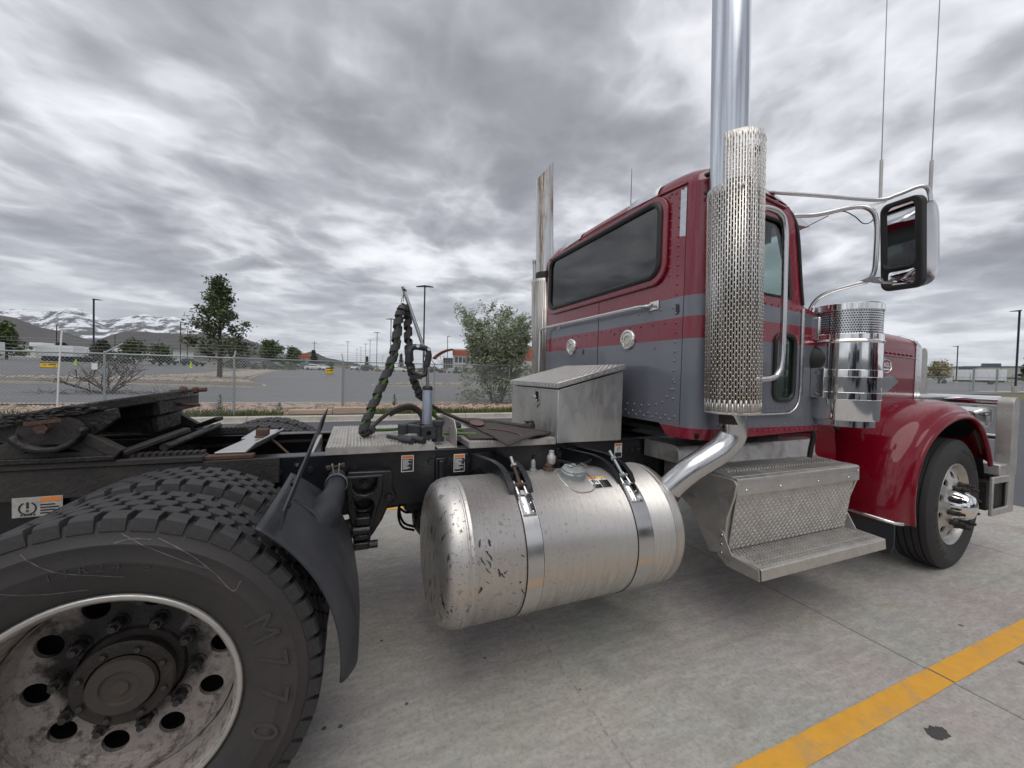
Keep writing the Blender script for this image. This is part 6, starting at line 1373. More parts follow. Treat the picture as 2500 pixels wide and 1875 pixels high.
# ---- trees and shrubs
def leafmat(name, c): return mat(name, c, .6, 0, .45, 1.6)
M['leafA'] = leafmat('dark_green_leaves', (.075, .10, .038)); M['leafB'] = leafmat('mid_green_leaves', (.085, .115, .035)); M['leafW'] = leafmat('grey_green_willow_leaves', (.25, .285, .185))
M['leafY'] = leafmat('blossom_leaves', (.36, .32, .20)); M['leafC'] = leafmat('conifer_needles', (.045, .065, .03)); M['leafS'] = leafmat('sage_leaves', (.13, .15, .085))
M['bark'] = mat('bark', (.075, .06, .05), .9, 0, .3, 8); M['twig'] = mat('bare_twigs', (.10, .078, .066), .9, 0, .2, 8)
def branch(mb, tips, p, d, L, r_, lev, spread, up_, k=3, gn=.62):
    q = p; d0 = d
    segs = 3
    pts = [p]
    for i in range(segs):
        d = (d+V((random.gauss(0, .12), random.gauss(0, .12), random.gauss(0, .08)+up_))).normalized(); q = q+d*L/segs; pts.append(q)
        if lev <= 1: tips.append((q, d))
    mb.tube(pts, [r_*(1-.45*i/segs) for i in range(segs+1)], 5 if lev > 1 else 3, False)
    if lev == 0: return
    for i in range(k):
        t = random.uniform(.35, 1.0); b = pts[min(segs, int(t*segs)+0)]; a_ = random.uniform(0, 2*pi)
        s_ = V((math.cos(a_), math.sin(a_), random.uniform(-.15, .5)))
        branch(mb, tips, b, (d*(1-spread)+s_*spread).normalized(), L*gn*random.uniform(.75, 1.15), r_*.55, lev-1, spread, up_, k, gn)
def leaves(tips, n_, size, rad, asp=1.6):
    mb = MB()
    for i in range(n_):
        p, d = random.choice(tips); c = p+V((random.gauss(0, rad), random.gauss(0, rad), random.gauss(0, rad*.8)))
        a = V((random.gauss(0, 1), random.gauss(0, 1), random.gauss(0, .6))).normalized(); b = a.cross(V((random.gauss(0, 1), random.gauss(0, 1), random.gauss(0, 1)))).normalized()
        s_ = size*random.uniform(.6, 1.3)
        mb.add([c-a*s_*asp*.5, c+b*s_*.5, c+a*s_*asp*.5, c-b*s_*.5], [(0, 1, 2, 3)])
    return mb
def tree(name, x, y, h, w_, trunk, mt, label, nl, ls, seed, cat='tree', lev=3, k=4, conical=False, spread=.62, z=None, group=None, low=.3, leader=False):
    random.seed(seed); e = empty(name, (x, y, zg(x, y)+.1 if z is None else z)); thing(e, label, cat, group)
    mb = MB(); tips = []
    if conical:
        mb.tube([(0, 0, 0), (0, 0, h*.97)], [trunk, trunk*.15], 6)
        for i in range(46):
            z_ = h*(.12+.86*(i/46)**.9); a_ = i*2.4+random.uniform(-.3, .3); L = w_/2*(1-(z_/h)**1.3)*random.uniform(.7, 1.1)+.08
            d = V((math.cos(a_), math.sin(a_), .12)); pts = [V((0, 0, z_)), V((0, 0, z_))+d*L*.5, V((0, 0, z_))+d*L+V((0, 0, -.05*L))]
            mb.tube(pts, [trunk*.25, trunk*.15, .01], 3, False)
            for f_ in (.25, .45, .65, .82, 1): tips.append((pts[0]+(pts[2]-pts[0])*f_, d))
    elif leader:      # central leader, limbs all the way up, longest low down
        mb.tube([(0, 0, -.1), (.02, 0, h*.3), (-.03, .02, h*.6), (.02, 0, h*.95)], [trunk*1.15, trunk*.9, trunk*.5, trunk*.08], 8)
        for i in range(24):
            f_ = i/24; z_ = h*(.16+.78*f_); a_ = i*2.4+random.uniform(-.4, .4); L = w_/2*(1.02-.80*f_)*random.uniform(.75, 1.15); el = .18+.75*f_
            d = V((math.cos(a_)*math.cos(el), math.sin(a_)*math.cos(el), math.sin(el)))
            branch(mb, tips, V((0, 0, z_)), d, L*.72, trunk*.30*(1-.6*f_), 2, .5, .06, 3, .55)
    else:
        th = h*low; mb.tube([(0, 0, -.1), (.02*h, 0, th*.5), (0, .01*h, th), (.01*h, 0, h*.62)], [trunk*1.2, trunk, trunk*.85, trunk*.4], 8)
        for i in range(k+4):
            z_ = th*.85+(h*.62-th*.85)*i/(k+4); a_ = i*2.4+random.uniform(-.4, .4); el = .12+1.15*i/(k+4)
            d = V((math.cos(a_)*math.cos(el), math.sin(a_)*math.cos(el), math.sin(el)))
            L = (w_/2*.74)*(1-.42*i/(k+4))
            branch(mb, tips, V((0, 0, z_)), d, min(L, h*.42), trunk*.45, lev-1, spread, .05, k)
    ob('trunk', mb, M['bark'], e, sm=60, fix=False)
    ob('crown', leaves(tips, nl, ls, ls*1.5 if not conical else ls*.6), M[mt], e, sm=0, fix=False); return e
tree('pear_tree', -9.4, 35.1, 8.1, 6.9, .17, 'leafA', 'tall pear tree with thin open crown on the gravel island', 6000, .15, 3, leader=True)
random.seed(9)
TL = [('conifer_tree', -70.3, 118.4, 8.3, 7.5, .25, 'leafB', 'bushy pine at the far left edge above the white trailers', 2600, .42, 1, 1),
      ('broadleaf_tree', -19.2, 113.7, 8.5, 8.0, .25, 'leafB', 'leafy tree right of the pear tree behind the fence', 3600, .32, 5, 0),
      ('broadleaf_tree', -14.6, 117.3, 7.4, 5.5, .2, 'leafB', 'smaller leafy tree to the right of its taller neighbour above the lot', 2200, .30, 6, 0),
      ('broadleaf_tree', -41.8, 101.3, 5.8, 6.0, .2, 'leafA', 'round dark tree below the snowy mountains with the taller crown', 2600, .30, 7, 0),
      ('broadleaf_tree', -36.8, 99.4, 4.6, 5.6, .18, 'leafA', 'low dark tree between the round tree and the pear tree', 2200, .28, 8, 0),
      ('conifer_tree', -82.2, 158.9, 5.2, 6.0, .2, 'leafC', 'small dark pine in front of the white warehouse', 1500, .42, 10, 1),
      ('conifer_tree', -48.9, 106.3, 4.9, 7.6, .2, 'leafC', 'wide sparse pine beside the near left lamp pole', 1500, .34, 11, 1),
      ('conifer_tree', -11.1, 131.9, 5.7, 3.2, .12, 'leafC', 'slim conifer in front of the grey gabled hill', 1100, .32, 12, 1),
      ('conifer_tree', 17.4, 152.7, 6.4, 2.6, .12, 'leafC', 'thin dark conifer between the two hose bundles', 900, .3, 13, 1),
      ('conifer_tree', 5.5, 168.4, 5.0, 2.0, .1, 'leafC', 'tiny dark conifer near the row of lamp poles', 600, .3, 14, 1),
      ('blossom_tree', 133.7, 45.5, 6.2, 6.2, .2, 'leafY', 'pale blossoming tree beside the chrome grille guard', 3200, .28, 15, 0),
      ('conifer_tree', 147.5, 34.2, 8.0, 7.5, .25, 'leafC', 'dark conifer at the right edge behind the far fence', 4200, .40, 16, 1)]
for nm, x, y, h, w_, tk_, mt, lb, nl, ls, sd_, con in TL: tree(nm, x, y, h, w_, tk_, mt, lb, nl, ls, sd_, conical=bool(con), k=4, low=.2)
# willow shrub behind the fence: many upright stems
random.seed(31); e = empty('willow_shrub', (7.15, 15.3, .08)); thing(e, 'tall grey green willow shrub behind the fence beside the toolbox', 'shrub'); mb = MB(); tips = []
for i in range(26):
    a_ = i*2.4; t_ = random.uniform(.12, .52); d = V((math.cos(a_)*t_, math.sin(a_)*t_, 1)).normalized(); L = random.uniform(3.0, 5.0)*(1-.4*t_)
    p = V((math.cos(a_)*.25, math.sin(a_)*.25, 0)); pts = [p]
    for q in range(6):
        d = (d+V((random.gauss(0, .06), random.gauss(0, .06), .02+(.0 if q < 4 else -.02)))).normalized(); p = p+d*L/6; pts.append(p)
        if q > 0:
            for s_ in range(3):
                a2 = random.uniform(0, 6.3); dd = (d*.8+V((math.cos(a2), math.sin(a2), .1))*.6).normalized(); l2 = L*.17*random.uniform(.6, 1.3); tw = [p, p+dd*l2*.5, p+dd*l2+V((0, 0, .03))]
                mb.tube(tw, [.006, .004, .002], 3, False)
                for f_ in (.3, .5, .7, .85, 1): tips.append((p+(tw[2]-p)*f_, dd))
        tips.append((p, d))
    mb.tube(pts, [.02*(1-.8*j/6) for j in range(7)], 4, False)
for i in range(420):   # leafy body right down to the ground
    a_ = random.uniform(0, 6.3); h_ = random.uniform(.1, 3.3); r_ = (1.95 if h_ < 1.6 else 1.95-.62*(h_-1.6))*random.uniform(.35, 1)**.5; tips.append((V((math.cos(a_)*r_, math.sin(a_)*r_, h_)), V((0, 0, 1))))
ob('stems', mb, M['twig'], e, sm=0, fix=False)
random.seed(32); ob('crown', leaves(tips, 26000, .062, .11, 2.5), M['leafW'], e, sm=0, fix=False)
# bare shrub in the lot
random.seed(17); e = empty('bare_shrub', (-9.7, 20.6, .12)); thing(e, 'bare leafless shrub in the lot behind the fence at left', 'shrub'); mb = MB(); tips = []
for i in range(7):
    a_ = i*.95; d = V((math.cos(a_)*.8, math.sin(a_)*.8, random.uniform(.35, 1.0))).normalized(); branch(mb, tips, V((0, 0, 0)), d, random.uniform(1.2, 1.8), .05, 3, .5, .03, 3, .68)
ob('branches', mb, M['twig'], e, sm=0, fix=False)
mb = MB()
for i in range(260):
    a_ = random.uniform(0, 6.3); r_ = random.uniform(.2, 2.3); p = V((math.cos(a_)*r_*1.3, math.sin(a_)*r_*.6, .03)); d = V((random.gauss(0, 1), random.gauss(0, 1), random.uniform(.1, .7))).normalized(); mb.tube([p, p+d*random.uniform(.2, .6)], [.012, .004], 3, False)
ob('brushwood', mb, M['twig'], e, sm=0, fix=False, kind='stuff')
def shrub(x, y, w_, h, mt, label, sd_, nl=500):
    random.seed(sd_); e = empty('shrub', (x, y, zg(x, y)+.12)); thing(e, label, 'shrub', 'low shrubs on the lot islands'); tips = []; mb = MB()
    for i in range(60):
        a_ = random.uniform(0, 6.3); el = random.uniform(.1, 1.5); r_ = random.uniform(.5, 1); p = V((math.cos(a_)*math.cos(el)*w_/2*r_, math.sin(a_)*math.cos(el)*w_/2*r_, math.sin(el)*h*r_)); tips.append((p, p)); mb.tube([(0, 0, 0), p], [.02, .006], 3, False)
    ob('stems', mb, M['twig'], e, sm=0, fix=False); ob('foliage', leaves(tips, nl, .17, .12), M[mt], e, sm=0, fix=False)
for i, (x, y, w_, h, mt, lb) in enumerate([(-11.4, 86.8, 3.6, 1.5, 'leafB', 'bright low shrub left of the white parked sedan'), (-14.2, 86.2, 2.8, 1.3, 'leafS', 'sage shrub on the far island two places left of the white sedan'), (-17.2, 85.2, 3.0, 1.3, 'leafS', 'sage shrub on the far island near the dark car under the trees'), (-20.5, 85.0, 4.5, 1.7, 'leafA', 'dark shrub behind the pear tree trunk'),
        (2.9, 97.2, 2.6, 1.5, 'leafS', 'shrub at the left end of the island below the white SUV'), (6.0, 97.0, 2.0, .9, 'leafY', 'small brownish shrub between the white SUV and the hose bundle'), (8.9, 96.6, 2.0, .8, 'leafS', 'tiny shrub on the island behind the left hose bundle'), (16.0, 96.2, 2.0, 1.2, 'leafS', 'shrub on the island right of the hose holder'),
        (25.5, 95.6, 2.8, 1.3, 'leafB', 'yellow green shrub under the orange roofed building'), (29.0, 95.2, 2.6, 1.6, 'leafY', 'tan shrub in front of the black SUV by the willow'), (161.7, 44.9, 5.2, 2.9, 'leafB', 'bright green shrub in front of the right hand warehouse')]):
    shrub(x, y, w_, h, mt, lb, 60+i)
hg = ob('far_hedge', leaves([(V((-10+random.uniform(-6, 4), 143+random.uniform(-1, 1), zg(-10, 143)+random.uniform(.2, 2.2))), V((0, 0, 1))) for i in range(80)], 1500, .4, .4), M['leafA'], None, sm=0, fix=False); thing(hg, 'dark far hedge at the end of the drive aisle', 'hedge')

# ---- lamp poles
poles = [(-31.9, 67.0, 9.3, 'r', 'black lamp pole tallest on the left in front of the snowy mountains'), (-67.2, 127.9, 8.7, 'r', 'dark lamp pole above the white trailers at far left'), (-74.0, 168.5, 9.2, 'r', 'small lamp pole right of the tall left one, before the foothills'),
         (7.9, 42.0, 10.9, 'b', 'tall black lamp pole just right of the hose bundle top'), (7.1, 75.8, 10.8, 'b', 'lamp pole hidden partly by the left hose bundle'), (6.4, 111.8, 10.9, 'b', 'third nearest lamp pole in the row left of the hoses'), (6.0, 151.9, 11.1, 'b', 'fourth nearest lamp pole in the row left of the hoses'), (5.4, 190.0, 11.4, 'b', 'fifth lamp pole in the row left of the hoses'), (4.0, 233.8, 11.5, 'b', 'sixth lamp pole in the row left of the hoses'), (2.1, 267.0, 11.7, 'b', 'farthest lamp pole in the row left of the hoses'),
         (-1.8, 160.5, 10.5, 'b', 'lamp pole just right of the thick fence post'), (25.1, 106.3, 10.6, 'r', 'lamp pole in front of the orange roofed building'), (-39.0, 116.3, 10.7, 'r', 'lamp pole just left of the pear tree crown'), (-74.4, 201.1, 9.4, 'r', 'far lamp pole between the two round trees'),
         (123.3, 39.0, 8.5, 'l', 'lamp pole beside the pale blossom tree'), (70.5, 16.4, 9.4, 'l', 'big black lamp pole at the right edge'), (19.6, 292.3, 8.8, 'r', 'tiny distant lamp pole between the hose bundles')]
M['poleblk'] = mat('black_pole_paint', (.018, .018, .025), .45, 0, .1, 3)
for x, y, h, sd_, lb in poles:
    e = empty('lamp_pole', (x, y, zg(x, y))); thing(e, lb, 'lamp pole', 'lamp poles in the parking lots')
    ob('shaft', MB().bar((0, 0, .5), (0, 0, h), .15, .15, (1, 0, 0)), M['poleblk'], e); ob('base', MB().cyl((0, 0, -.2), (0, 0, .75), .28, n=14), M['kerb'], e, bev=.02)
    hm_ = MB(); dx = {'r': [1], 'l': [-1], 'b': [1, -1]}[sd_]
    for s_ in dx: hm_.prism([(0, 0), (.95*s_, -.03), (.95*s_, .03), (0, .16)], lambda a, b, t: (a*.93+t*.37, t-a*.37, h-.14+b), -.17, .17)
    ob('lamp_head', hm_, M['poleblk'], e)
for x, y, h, lb in ((-14.8, 176.7, 10.8, 'wooden utility pole above the gabled hill'), (-56.5, 175, 12.6, 'faint wooden utility pole left of the pear tree')):
    e = empty('utility_pole', (x, y, zg(x, y))); thing(e, lb, 'utility pole'); ob('shaft', MB().cyl((0, 0, 0), (0, 0, h), .16, .1, 8), M['twig'], e); ob('cross_arm', MB().box(-1.1, 1.1, -.06, .06, h-.9, h-.75), M['twig'], e)
# ---- parked vehicles
def paint(n_, c): return mat(n_, c, .3, .1, .03, 3, coat=.8)
CP = {'white': paint('car_white', (.72, .73, .74)), 'black': paint('car_black', (.015, .015, .018)), 'silver': paint('car_silver', (.42, .43, .45)), 'red': paint('car_red', (.22, .015, .02)), 'navy': paint('car_navy', (.02, .03, .075)), 'grey': paint('car_grey', (.12, .125, .135))}
M['carglass'] = mat('car_glass', (.012, .015, .018), .08, 0, .1, 3, coat=1)
CARM = {}
def car_meshes(style, col):
    key = (style, col)
    if key in CARM: return CARM[key]
    if style == 'sedan':
        low = [(-2.3, .32), (-2.32, .62), (-2.2, .92), (-1.5, 1.0), (.85, .98), (2.0, .84), (2.3, .68), (2.33, .36)]; cab_ = [(-1.75, .98), (-1.05, 1.42), (.1, 1.46), (1.15, .97)]; hw_ = .90; wr2 = .33
    elif style == 'suv':
        low = [(-2.3, .38), (-2.33, .75), (-2.28, 1.08), (1.0, 1.08), (2.1, .98), (2.33, .80), (2.35, .42)]; cab_ = [(-2.25, 1.07), (-2.0, 1.70), (-1.6, 1.78), (.25, 1.74), (1.15, 1.07)]; hw_ = .95; wr2 = .37
    else:
        low = [(-2.9, .55), (-2.92, 1.12), (-.7, 1.12), (-.7, 1.08), (1.3, 1.1), (2.6, 1.02), (2.8, .85), (2.82, .5)]; cab_ = [(-.75, 1.08), (-.6, 1.78), (.6, 1.8), (1.4, 1.08)]; hw_ = 1.0; wr2 = .42
    L = low[-1][0]
    b = MB().prism(low, lambda x, z, t: (x, t*hw_, z), -1, 1)
    c = [(x, z) for x, z in cab_]; k = len(c)
    rf = MB().add([(x, -hw_*(.97 if z < 1.2 else .78), z) for x, z in c]+[(x, hw_*(.97 if z < 1.2 else .78), z) for x, z in c], [[i, i+1, k+i+1, k+i] for i in range(1, k-2)]+[list(range(k))[::-1], list(range(k, 2*k))])
    zl = [.12, .80]
    gl = MB()
    for s_ in (-1, 1):
        pts = [(x*.94+.0, s_*(hw_*(.97 if z < 1.2 else .78)+.008), z-(.06 if z > 1.2 else -.04)) for x, z in c]; gl.add(pts, [list(range(k))])
    gl.add([(c[0][0]-.01, y, c[0][1]+.02) for y in (-hw_*.8, hw_*.8)]+[(c[1][0]-.01, y, c[1][1]-.04) for y in (hw_*.68, -hw_*.68)], [(0, 1, 2, 3)])
    gl.add([(c[-1][0]+.01, y, c[-1][1]+.02) for y in (-hw_*.8, hw_*.8)]+[(c[-2][0]+.01, y, c[-2][1]-.05) for y in (hw_*.68, -hw_*.68)], [(0, 1, 2, 3)])
    tl = MB().box(low[1][0]-.02, low[1][0]+.05, -hw_*.95, -hw_*.6, .68, .86).box(low[1][0]-.02, low[1][0]+.05, hw_*.6, hw_*.95, .68, .86)
    wx = (low[0][0]*.62, low[-1][0]*.62)
    whm = MB().lathe([(0, -.11), (wr2*.6, -.12), (wr2*.66, -.11), (wr2*.97, -.11), (wr2, -.08), (wr2, .08), (wr2*.9, .11), (0, .11)], (0, 0, 0), (0, 1, 0), 18)
    bb = b.mesh('body', CP[col], 30); rr = rf.mesh('roof', CP[col], 30)
    CARM[key] = (bb, rr, gl.mesh('window', M['carglass'], 0, fix=False), whm.mesh('wheel', M['rubber'], 40), tl.mesh('tail_light', mat('tail_lens', (.35, .01, .01), .2), 0), wx, hw_, wr2)
    return CARM[key]
def car(x, y, rz, style, col, label):
    bb, rr, gl, wm, tl, wx, hw_, wr2 = car_meshes(style, col)
    e = empty('parked_car' if style != 'pickup' else 'parked_pickup', (x, y, zg(x, y)+.03), R(rz)); thing(e, label, 'car' if style != 'pickup' else 'pickup', 'vehicles parked in the far lot')
    o = link('body', bb, e); md = o.modifiers.new('b', 'BEVEL'); md.width = .09; md.segments = 2; md.angle_limit = R(25)
    o = link('roof', rr, e); md = o.modifiers.new('b', 'BEVEL'); md.width = .06; md.segments = 2; md.angle_limit = R(35)
    link('window', gl, e); link('tail_light', tl, e)
    for a_ in wx:
        for s_ in (-1, 1): link('wheel', wm, e, (a_, s_*(hw_-.08), wr2))
for a in [(-7.9, 100.0, -22, 'sedan', 'white', 'white sedan at the end of the row, left of the drive aisle'), (-9.9, 109.0, -28, 'suv', 'grey', 'dark grey SUV parked behind the white sedan by the shrubs'), (-8.3, 120.5, -28, 'sedan', 'silver', 'silver sedan third in the row left of the aisle'), (-8.8, 134.0, -28, 'suv', 'grey', 'far grey SUV at the back of the row left of the aisle'), (-8.6, 147, -28, 'sedan', 'white', 'farthest white car in the row left of the aisle'),
          (-13.4, 111.0, -28, 'sedan', 'black', 'black sedan partly behind shrubs left of the white sedan'), (-17.0, 112.5, -28, 'suv', 'grey', 'grey SUV under the leafy tree on the left row'), (-21, 111, -28, 'sedan', 'silver', 'silver sedan behind the fence right of the pear tree'),
          (1.4, 124.0, -118, 'suv', 'white', 'white SUV first right of the drive aisle'), (-.4, 143.7, -118, 'sedan', 'red', 'far red car left of the white SUV'), (4.3, 125.5, -118, 'suv', 'navy', 'navy SUV next to the white SUV'), (7.0, 126.3, -118, 'sedan', 'navy', 'second navy car beside the navy SUV'), (8.3, 112.5, -15, 'sedan', 'white', 'white sedan seen just left of the spiral wrapped hoses'), (11.6, 104.5, -15, 'sedan', 'white', 'white sedan seen between the two hose bundles'), (14.9, 120.3, -118, 'suv', 'red', 'red SUV seen between the hose bundles'), (11.6, 133.4, -118, 'sedan', 'grey', 'grey sedan in the back row behind the left hoses'),
          (18.6, 134, -118, 'suv', 'silver', 'silver SUV behind the gladhand holder'), (19.5, 108.5, -118, 'sedan', 'silver', 'silver sedan beside the hose post pole'), (22.3, 108.7, -30, 'suv', 'black', 'black SUV left of the lamp pole by the orange building'), (24.9, 109.5, -118, 'sedan', 'red', 'red sedan beside the lamp pole by the orange building'), (27.2, 107.5, -30, 'sedan', 'silver', 'silver sedan right of that lamp pole'), (29.6, 111.3, -118, 'sedan', 'grey', 'grey sedan behind the silver one left of the willow'), (32.2, 105.0, -30, 'suv', 'black', 'black SUV half hidden by the willow shrub'),
          (-42.2, 116.5, -22, 'pickup', 'black', 'black pickup left of the pear tree trunk'), (-34.6, 110.5, -22, 'suv', 'black', 'black SUV beside the lime cone'), (-19.3, 90.5, -22, 'suv', 'black', 'black SUV directly behind the pear tree'), (-15.6, 94.5, -24, 'suv', 'black', 'black car right of the pear tree under the leafy trees')]:
    car(*a)
# row of white box trailers at far left
for i, (x, y, L, lb) in enumerate([(-72.5, 112.0, 13, 'white box trailer at the left edge under the pine'), (-61.5, 118.5, 8, 'white box trailer second from the left edge'), (-55.5, 122.5, 13.5, 'long white box trailer with dark skirt behind the bare shrub')]):
    e = empty('box_trailer', (x, y, zg(x, y)), R(-22)); thing(e, lb, 'trailer', 'white trailers parked in the far lot')
    ob('box', MB().box(-L/2, L/2, -1.25, 1.25, 1.15, 3.6), CP['white'], e, bev=.04); ob('chassis', MB().box(-L/2, L/2, -.5, .5, .9, 1.149), M['black'], e)
    for wx_ in (-L/2+1.2, -L/2+2.4, L/2-2.2): ob('wheel_pair', MB().cyl((wx_, -1.2, .5), (wx_, 1.2, .5), .5, n=16), M['rubber'], e)
    ob('underside_shade', MB().box(-L/2+3.2, L/2-2.8, -1.24, -1.2, .35, 1.149), M['black'], e)  # black sheet standing in for the wheels and shadow under the box
# made-up box trucks out of view behind the camera, added for chrome reflections
for x, y, col, h, lb in ((-11.5, -13, 'white', 3.7, 'white box truck across the lot, seen only in the chrome'), (-6.6, -14, 'navy', 3.2, 'navy box truck across the lot, seen only in the chrome'), (-1.8, -13, 'silver', 3.9, 'silver box truck across the lot, seen only in the chrome'), (8.2, -12, 'grey', 3.6, 'dark grey box truck across the lot, seen only in the chrome'), (12.8, -13, 'black', 3.3, 'black box truck across the lot, seen only in the chrome'), (18.2, -12, 'red', 3.8, 'red box truck across the lot, seen only in the chrome')):
    e = empty('box_truck', (x, y, 0)); thing(e, lb, 'truck', 'box trucks parked across the lot')
    ob('cargo_box', MB().box(-1.25, 1.25, -9, -1.9, 1.0, h), CP[col], e, bev=.05); ob('cab', MB().box(-1.1, 1.1, -1.85, 0, .55, 2.5), CP[col], e, bev=.15); ob('windscreen', MB().box(-.95, .95, -.02, .012, 1.5, 2.3), M['carglass'], e, bev=.005)
    ob('chassis', MB().box(-.45, .45, -8.8, -.3, .5, .96), M['black'], e)
    for wy in (-1.0, -7.0): ob('wheel_pair', MB().cyl((-1.1, wy, .48), (1.1, wy, .48), .48, n=18), M['rubber'], e)
# lime cones
for x, y, s_, lb in ((-40.8, 81.4, 1.0, 'lime green safety cone below the tall left lamp pole'), (-26.8, 84.3, 1.25, 'lime green safety cone left of the pear tree trunk'), (-24.9, 85.7, .5, 'lime green cone knocked over near the pear tree')):
    e = empty('safety_cone', (x, y, zg(x, y)+.03)); thing(e, lb, 'cone'); mt_ = M.setdefault('lime', mat('lime_plastic', (.45, .60, .06), .5))
    ob('cone_body', MB().lathe([(.17, .03), (.03, .75), (0, .76)], (0, 0, 0), (0, 0, 1) if s_ > .6 else (1, .2, .15), 14), mt_, e); ob('cone_base', MB().box(-.22, .22, -.22, .22, 0, .04), mt_, e)
    e.scale = (1.35*max(s_, .9),)*3

# ---- buildings
M['wallW'] = mat('white_wall', (.68, .69, .70), .7, 0, .06, .3); M['wallG'] = mat('pale_grey_wall', (.50, .49, .47), .75, 0, .06, .3); M['roofO'] = mat('orange_red_metal_roof', (.36, .095, .05), .5, 0, .1, .5); M['winD'] = mat('dark_window', (.03, .035, .045), .1, 0, .1, .5, coat=.6); M['wallB'] = mat('blue_grey_panel', (.10, .12, .16), .5)
e = empty('warehouse', (-98, 200, zg(-98, 200)-.3), R(-22)); thing(e, 'long low white warehouse below the snowy mountains', 'building')
ob('wall', MB().box(-26, 34, -6, 12, 0, 4.4), M['wallW'], e); ob('roof_edge', MB().box(-26.2, 34.2, -6.2, 12, 4.4, 4.75), M['wallG'], e); ob('roof_unit', MB().box(-16, -11, -3, 1, 4.75, 6.2), M['wallW'], e)
for i in range(9): ob('dock_door', MB().box(-22+i*6, -19.4+i*6, -6.08, -5.95, .9, 3.4), M['wallG'], e)
for i in range(12): ob('panel_joint', MB().box(-24+i*5, -23.9+i*5, -6.05, -5.99, 0, 4.39), M['wallB'], e)
# orange-roofed showroom
e = empty('showroom_building', (33.5, 148.0, zg(33.5, 148)-.2), R(-20)); thing(e, 'pale building with curved orange red roof behind the willow shrub', 'building')
ob('wall', MB().box(3.2, 44, 0, 22, 0, 6.6), M['wallG'], e); ob('parapet', MB().box(3.0, 44.2, -.25, 22, 6.6, 9.2), M['wallG'], e)
ob('orange_band', MB().box(3.2, 9.6, -.32, -.2, 6.65, 8.7), M['roofO'], e); ob('orange_band', MB().box(30, 42, -.32, -.2, 5.5, 11.0), M['roofO'], e)
ob('tower', MB().box(30, 42, -.2, 10, 6.6, 11.0), M['roofO'], e)
cr = MB(); cr.grid(lambda u, v: (-4.3+7.6*u, -3.2+8*v, 4.9+3.9*math.sin(R(90*u))**.8), 12, 3); o = ob('curved_canopy', cr, M['roofO'], e, sm=60); solid(o, .25, 1)
ob('glass_lobby', MB().box(-.6, 3.1, .3, 10, 0, 5.6), M['winD'], e)
for i in range(5): ob('mullion', MB().box(-.6+i*.9, -.5+i*.9, .2, .3, 0, 5.6), M['wallG'], e)
for i in range(3): ob('canopy_strut', MB().bar((-1.2+i*.1, .1, 2.8), (-3.2+i*1.6, -1.5, 5.4+i*.9), .12, .12), M['wallG'], e)
for r_ in range(2):
    for i in range(12): ob('window', MB().box(4.0+i*1.55, 5.1+i*1.55, -.06, .05, [.8, 3.9][r_], [2.0, 6.1][r_]), M['winD'], e)
for z, x0 in ((7.7, 10.6), (7.4, 12.0), (7.9, 13.8)): ob('wall_logo', MB().box(x0, x0+1.0, -.34, -.27, z, z+.7), M['roofO'] if x0 < 11 else M['wallB'], e)
e = empty('orange_shed', (-17.5, 160, zg(-17.5, 160)), 0); thing(e, 'tiny orange roofed shed right of the leafy trees', 'building'); ob('wall', MB().box(-3, 3, 0, 4, 0, 3.4), M['wallG'], e); ob('roof', MB().prism([(-3.4, 3.4), (3.4, 3.4), (2.4, 5.2), (-2.4, 5.2)], lambda x, z, t: (x, t, z), -.4, 4.4), M['roofO'], e)
# right-hand warehouse
e = empty('warehouse', (236, 84, zg(236, 84)-.5), R(-67)); thing(e, 'pale warehouse with dark entrance panels at right beyond the fence', 'building')
ob('wall', MB().box(-20, 60, 0, 30, 0, 6.4), M['wallG'], e); ob('roof_edge', MB().box(-20.2, 60.2, -.2, 30, 6.4, 6.7), M['wallB'], e); ob('roof_unit', MB().box(14, 19, 6, 10, 6.7, 8.2), M['wallB'], e); ob('roof_unit', MB().box(9, 29, 8, 12, 6.7, 7.2), M['wallG'], e)
for x0, w_ in ((7, 4.6), (27.5, 4.6)): ob('entrance_panel', MB().box(x0, x0+w_, -.25, .1, 0, 6.42), M['wallB'], e)
for i in range(12): ob('window', MB().box(-18+i*6.2, -13.6+i*6.2, -.08, .05, 1.6, 2.5), M['winD'], e)
for i in range(12): ob('panel_joint', MB().box(-19+i*6.2, -18.9+i*6.2, -.06, .02, 0, 6.39), M['wallB'], e)
# white box truck
e = empty('box_truck', (141.0, 42.6, zg(141, 42.6)), R(-67)); thing(e, 'white box truck parked beyond the far right fence', 'truck')
ob('cargo_box', MB().box(-2.8, 5.4, -1.2, 1.2, .95, 3.5), CP['white'], e, bev=.05); ob('cab', MB().prism([(-5.3, .5), (-5.3, 1.35), (-5.1, 1.5), (-4.2, 1.55), (-3.75, 2.35), (-2.9, 2.4), (-2.9, .5)], XZ(0), -1.0, 1.0), CP['white'], e, bev=.06)
ob('window', MB().prism([(-4.1, 1.58), (-3.72, 2.2), (-3.2, 2.2), (-3.2, 1.58)], XZ(0), -1.02, 1.02), M['carglass'], e); ob('chassis', MB().box(-4.8, 5.2, -.45, .45, .55, .949), M['black'], e)
for wx_ in (-4.3, 3.2): ob('wheel_pair', MB().cyl((wx_, -1.05, .45), (wx_, 1.05, .45), .45, n=16), M['rubber'], e)
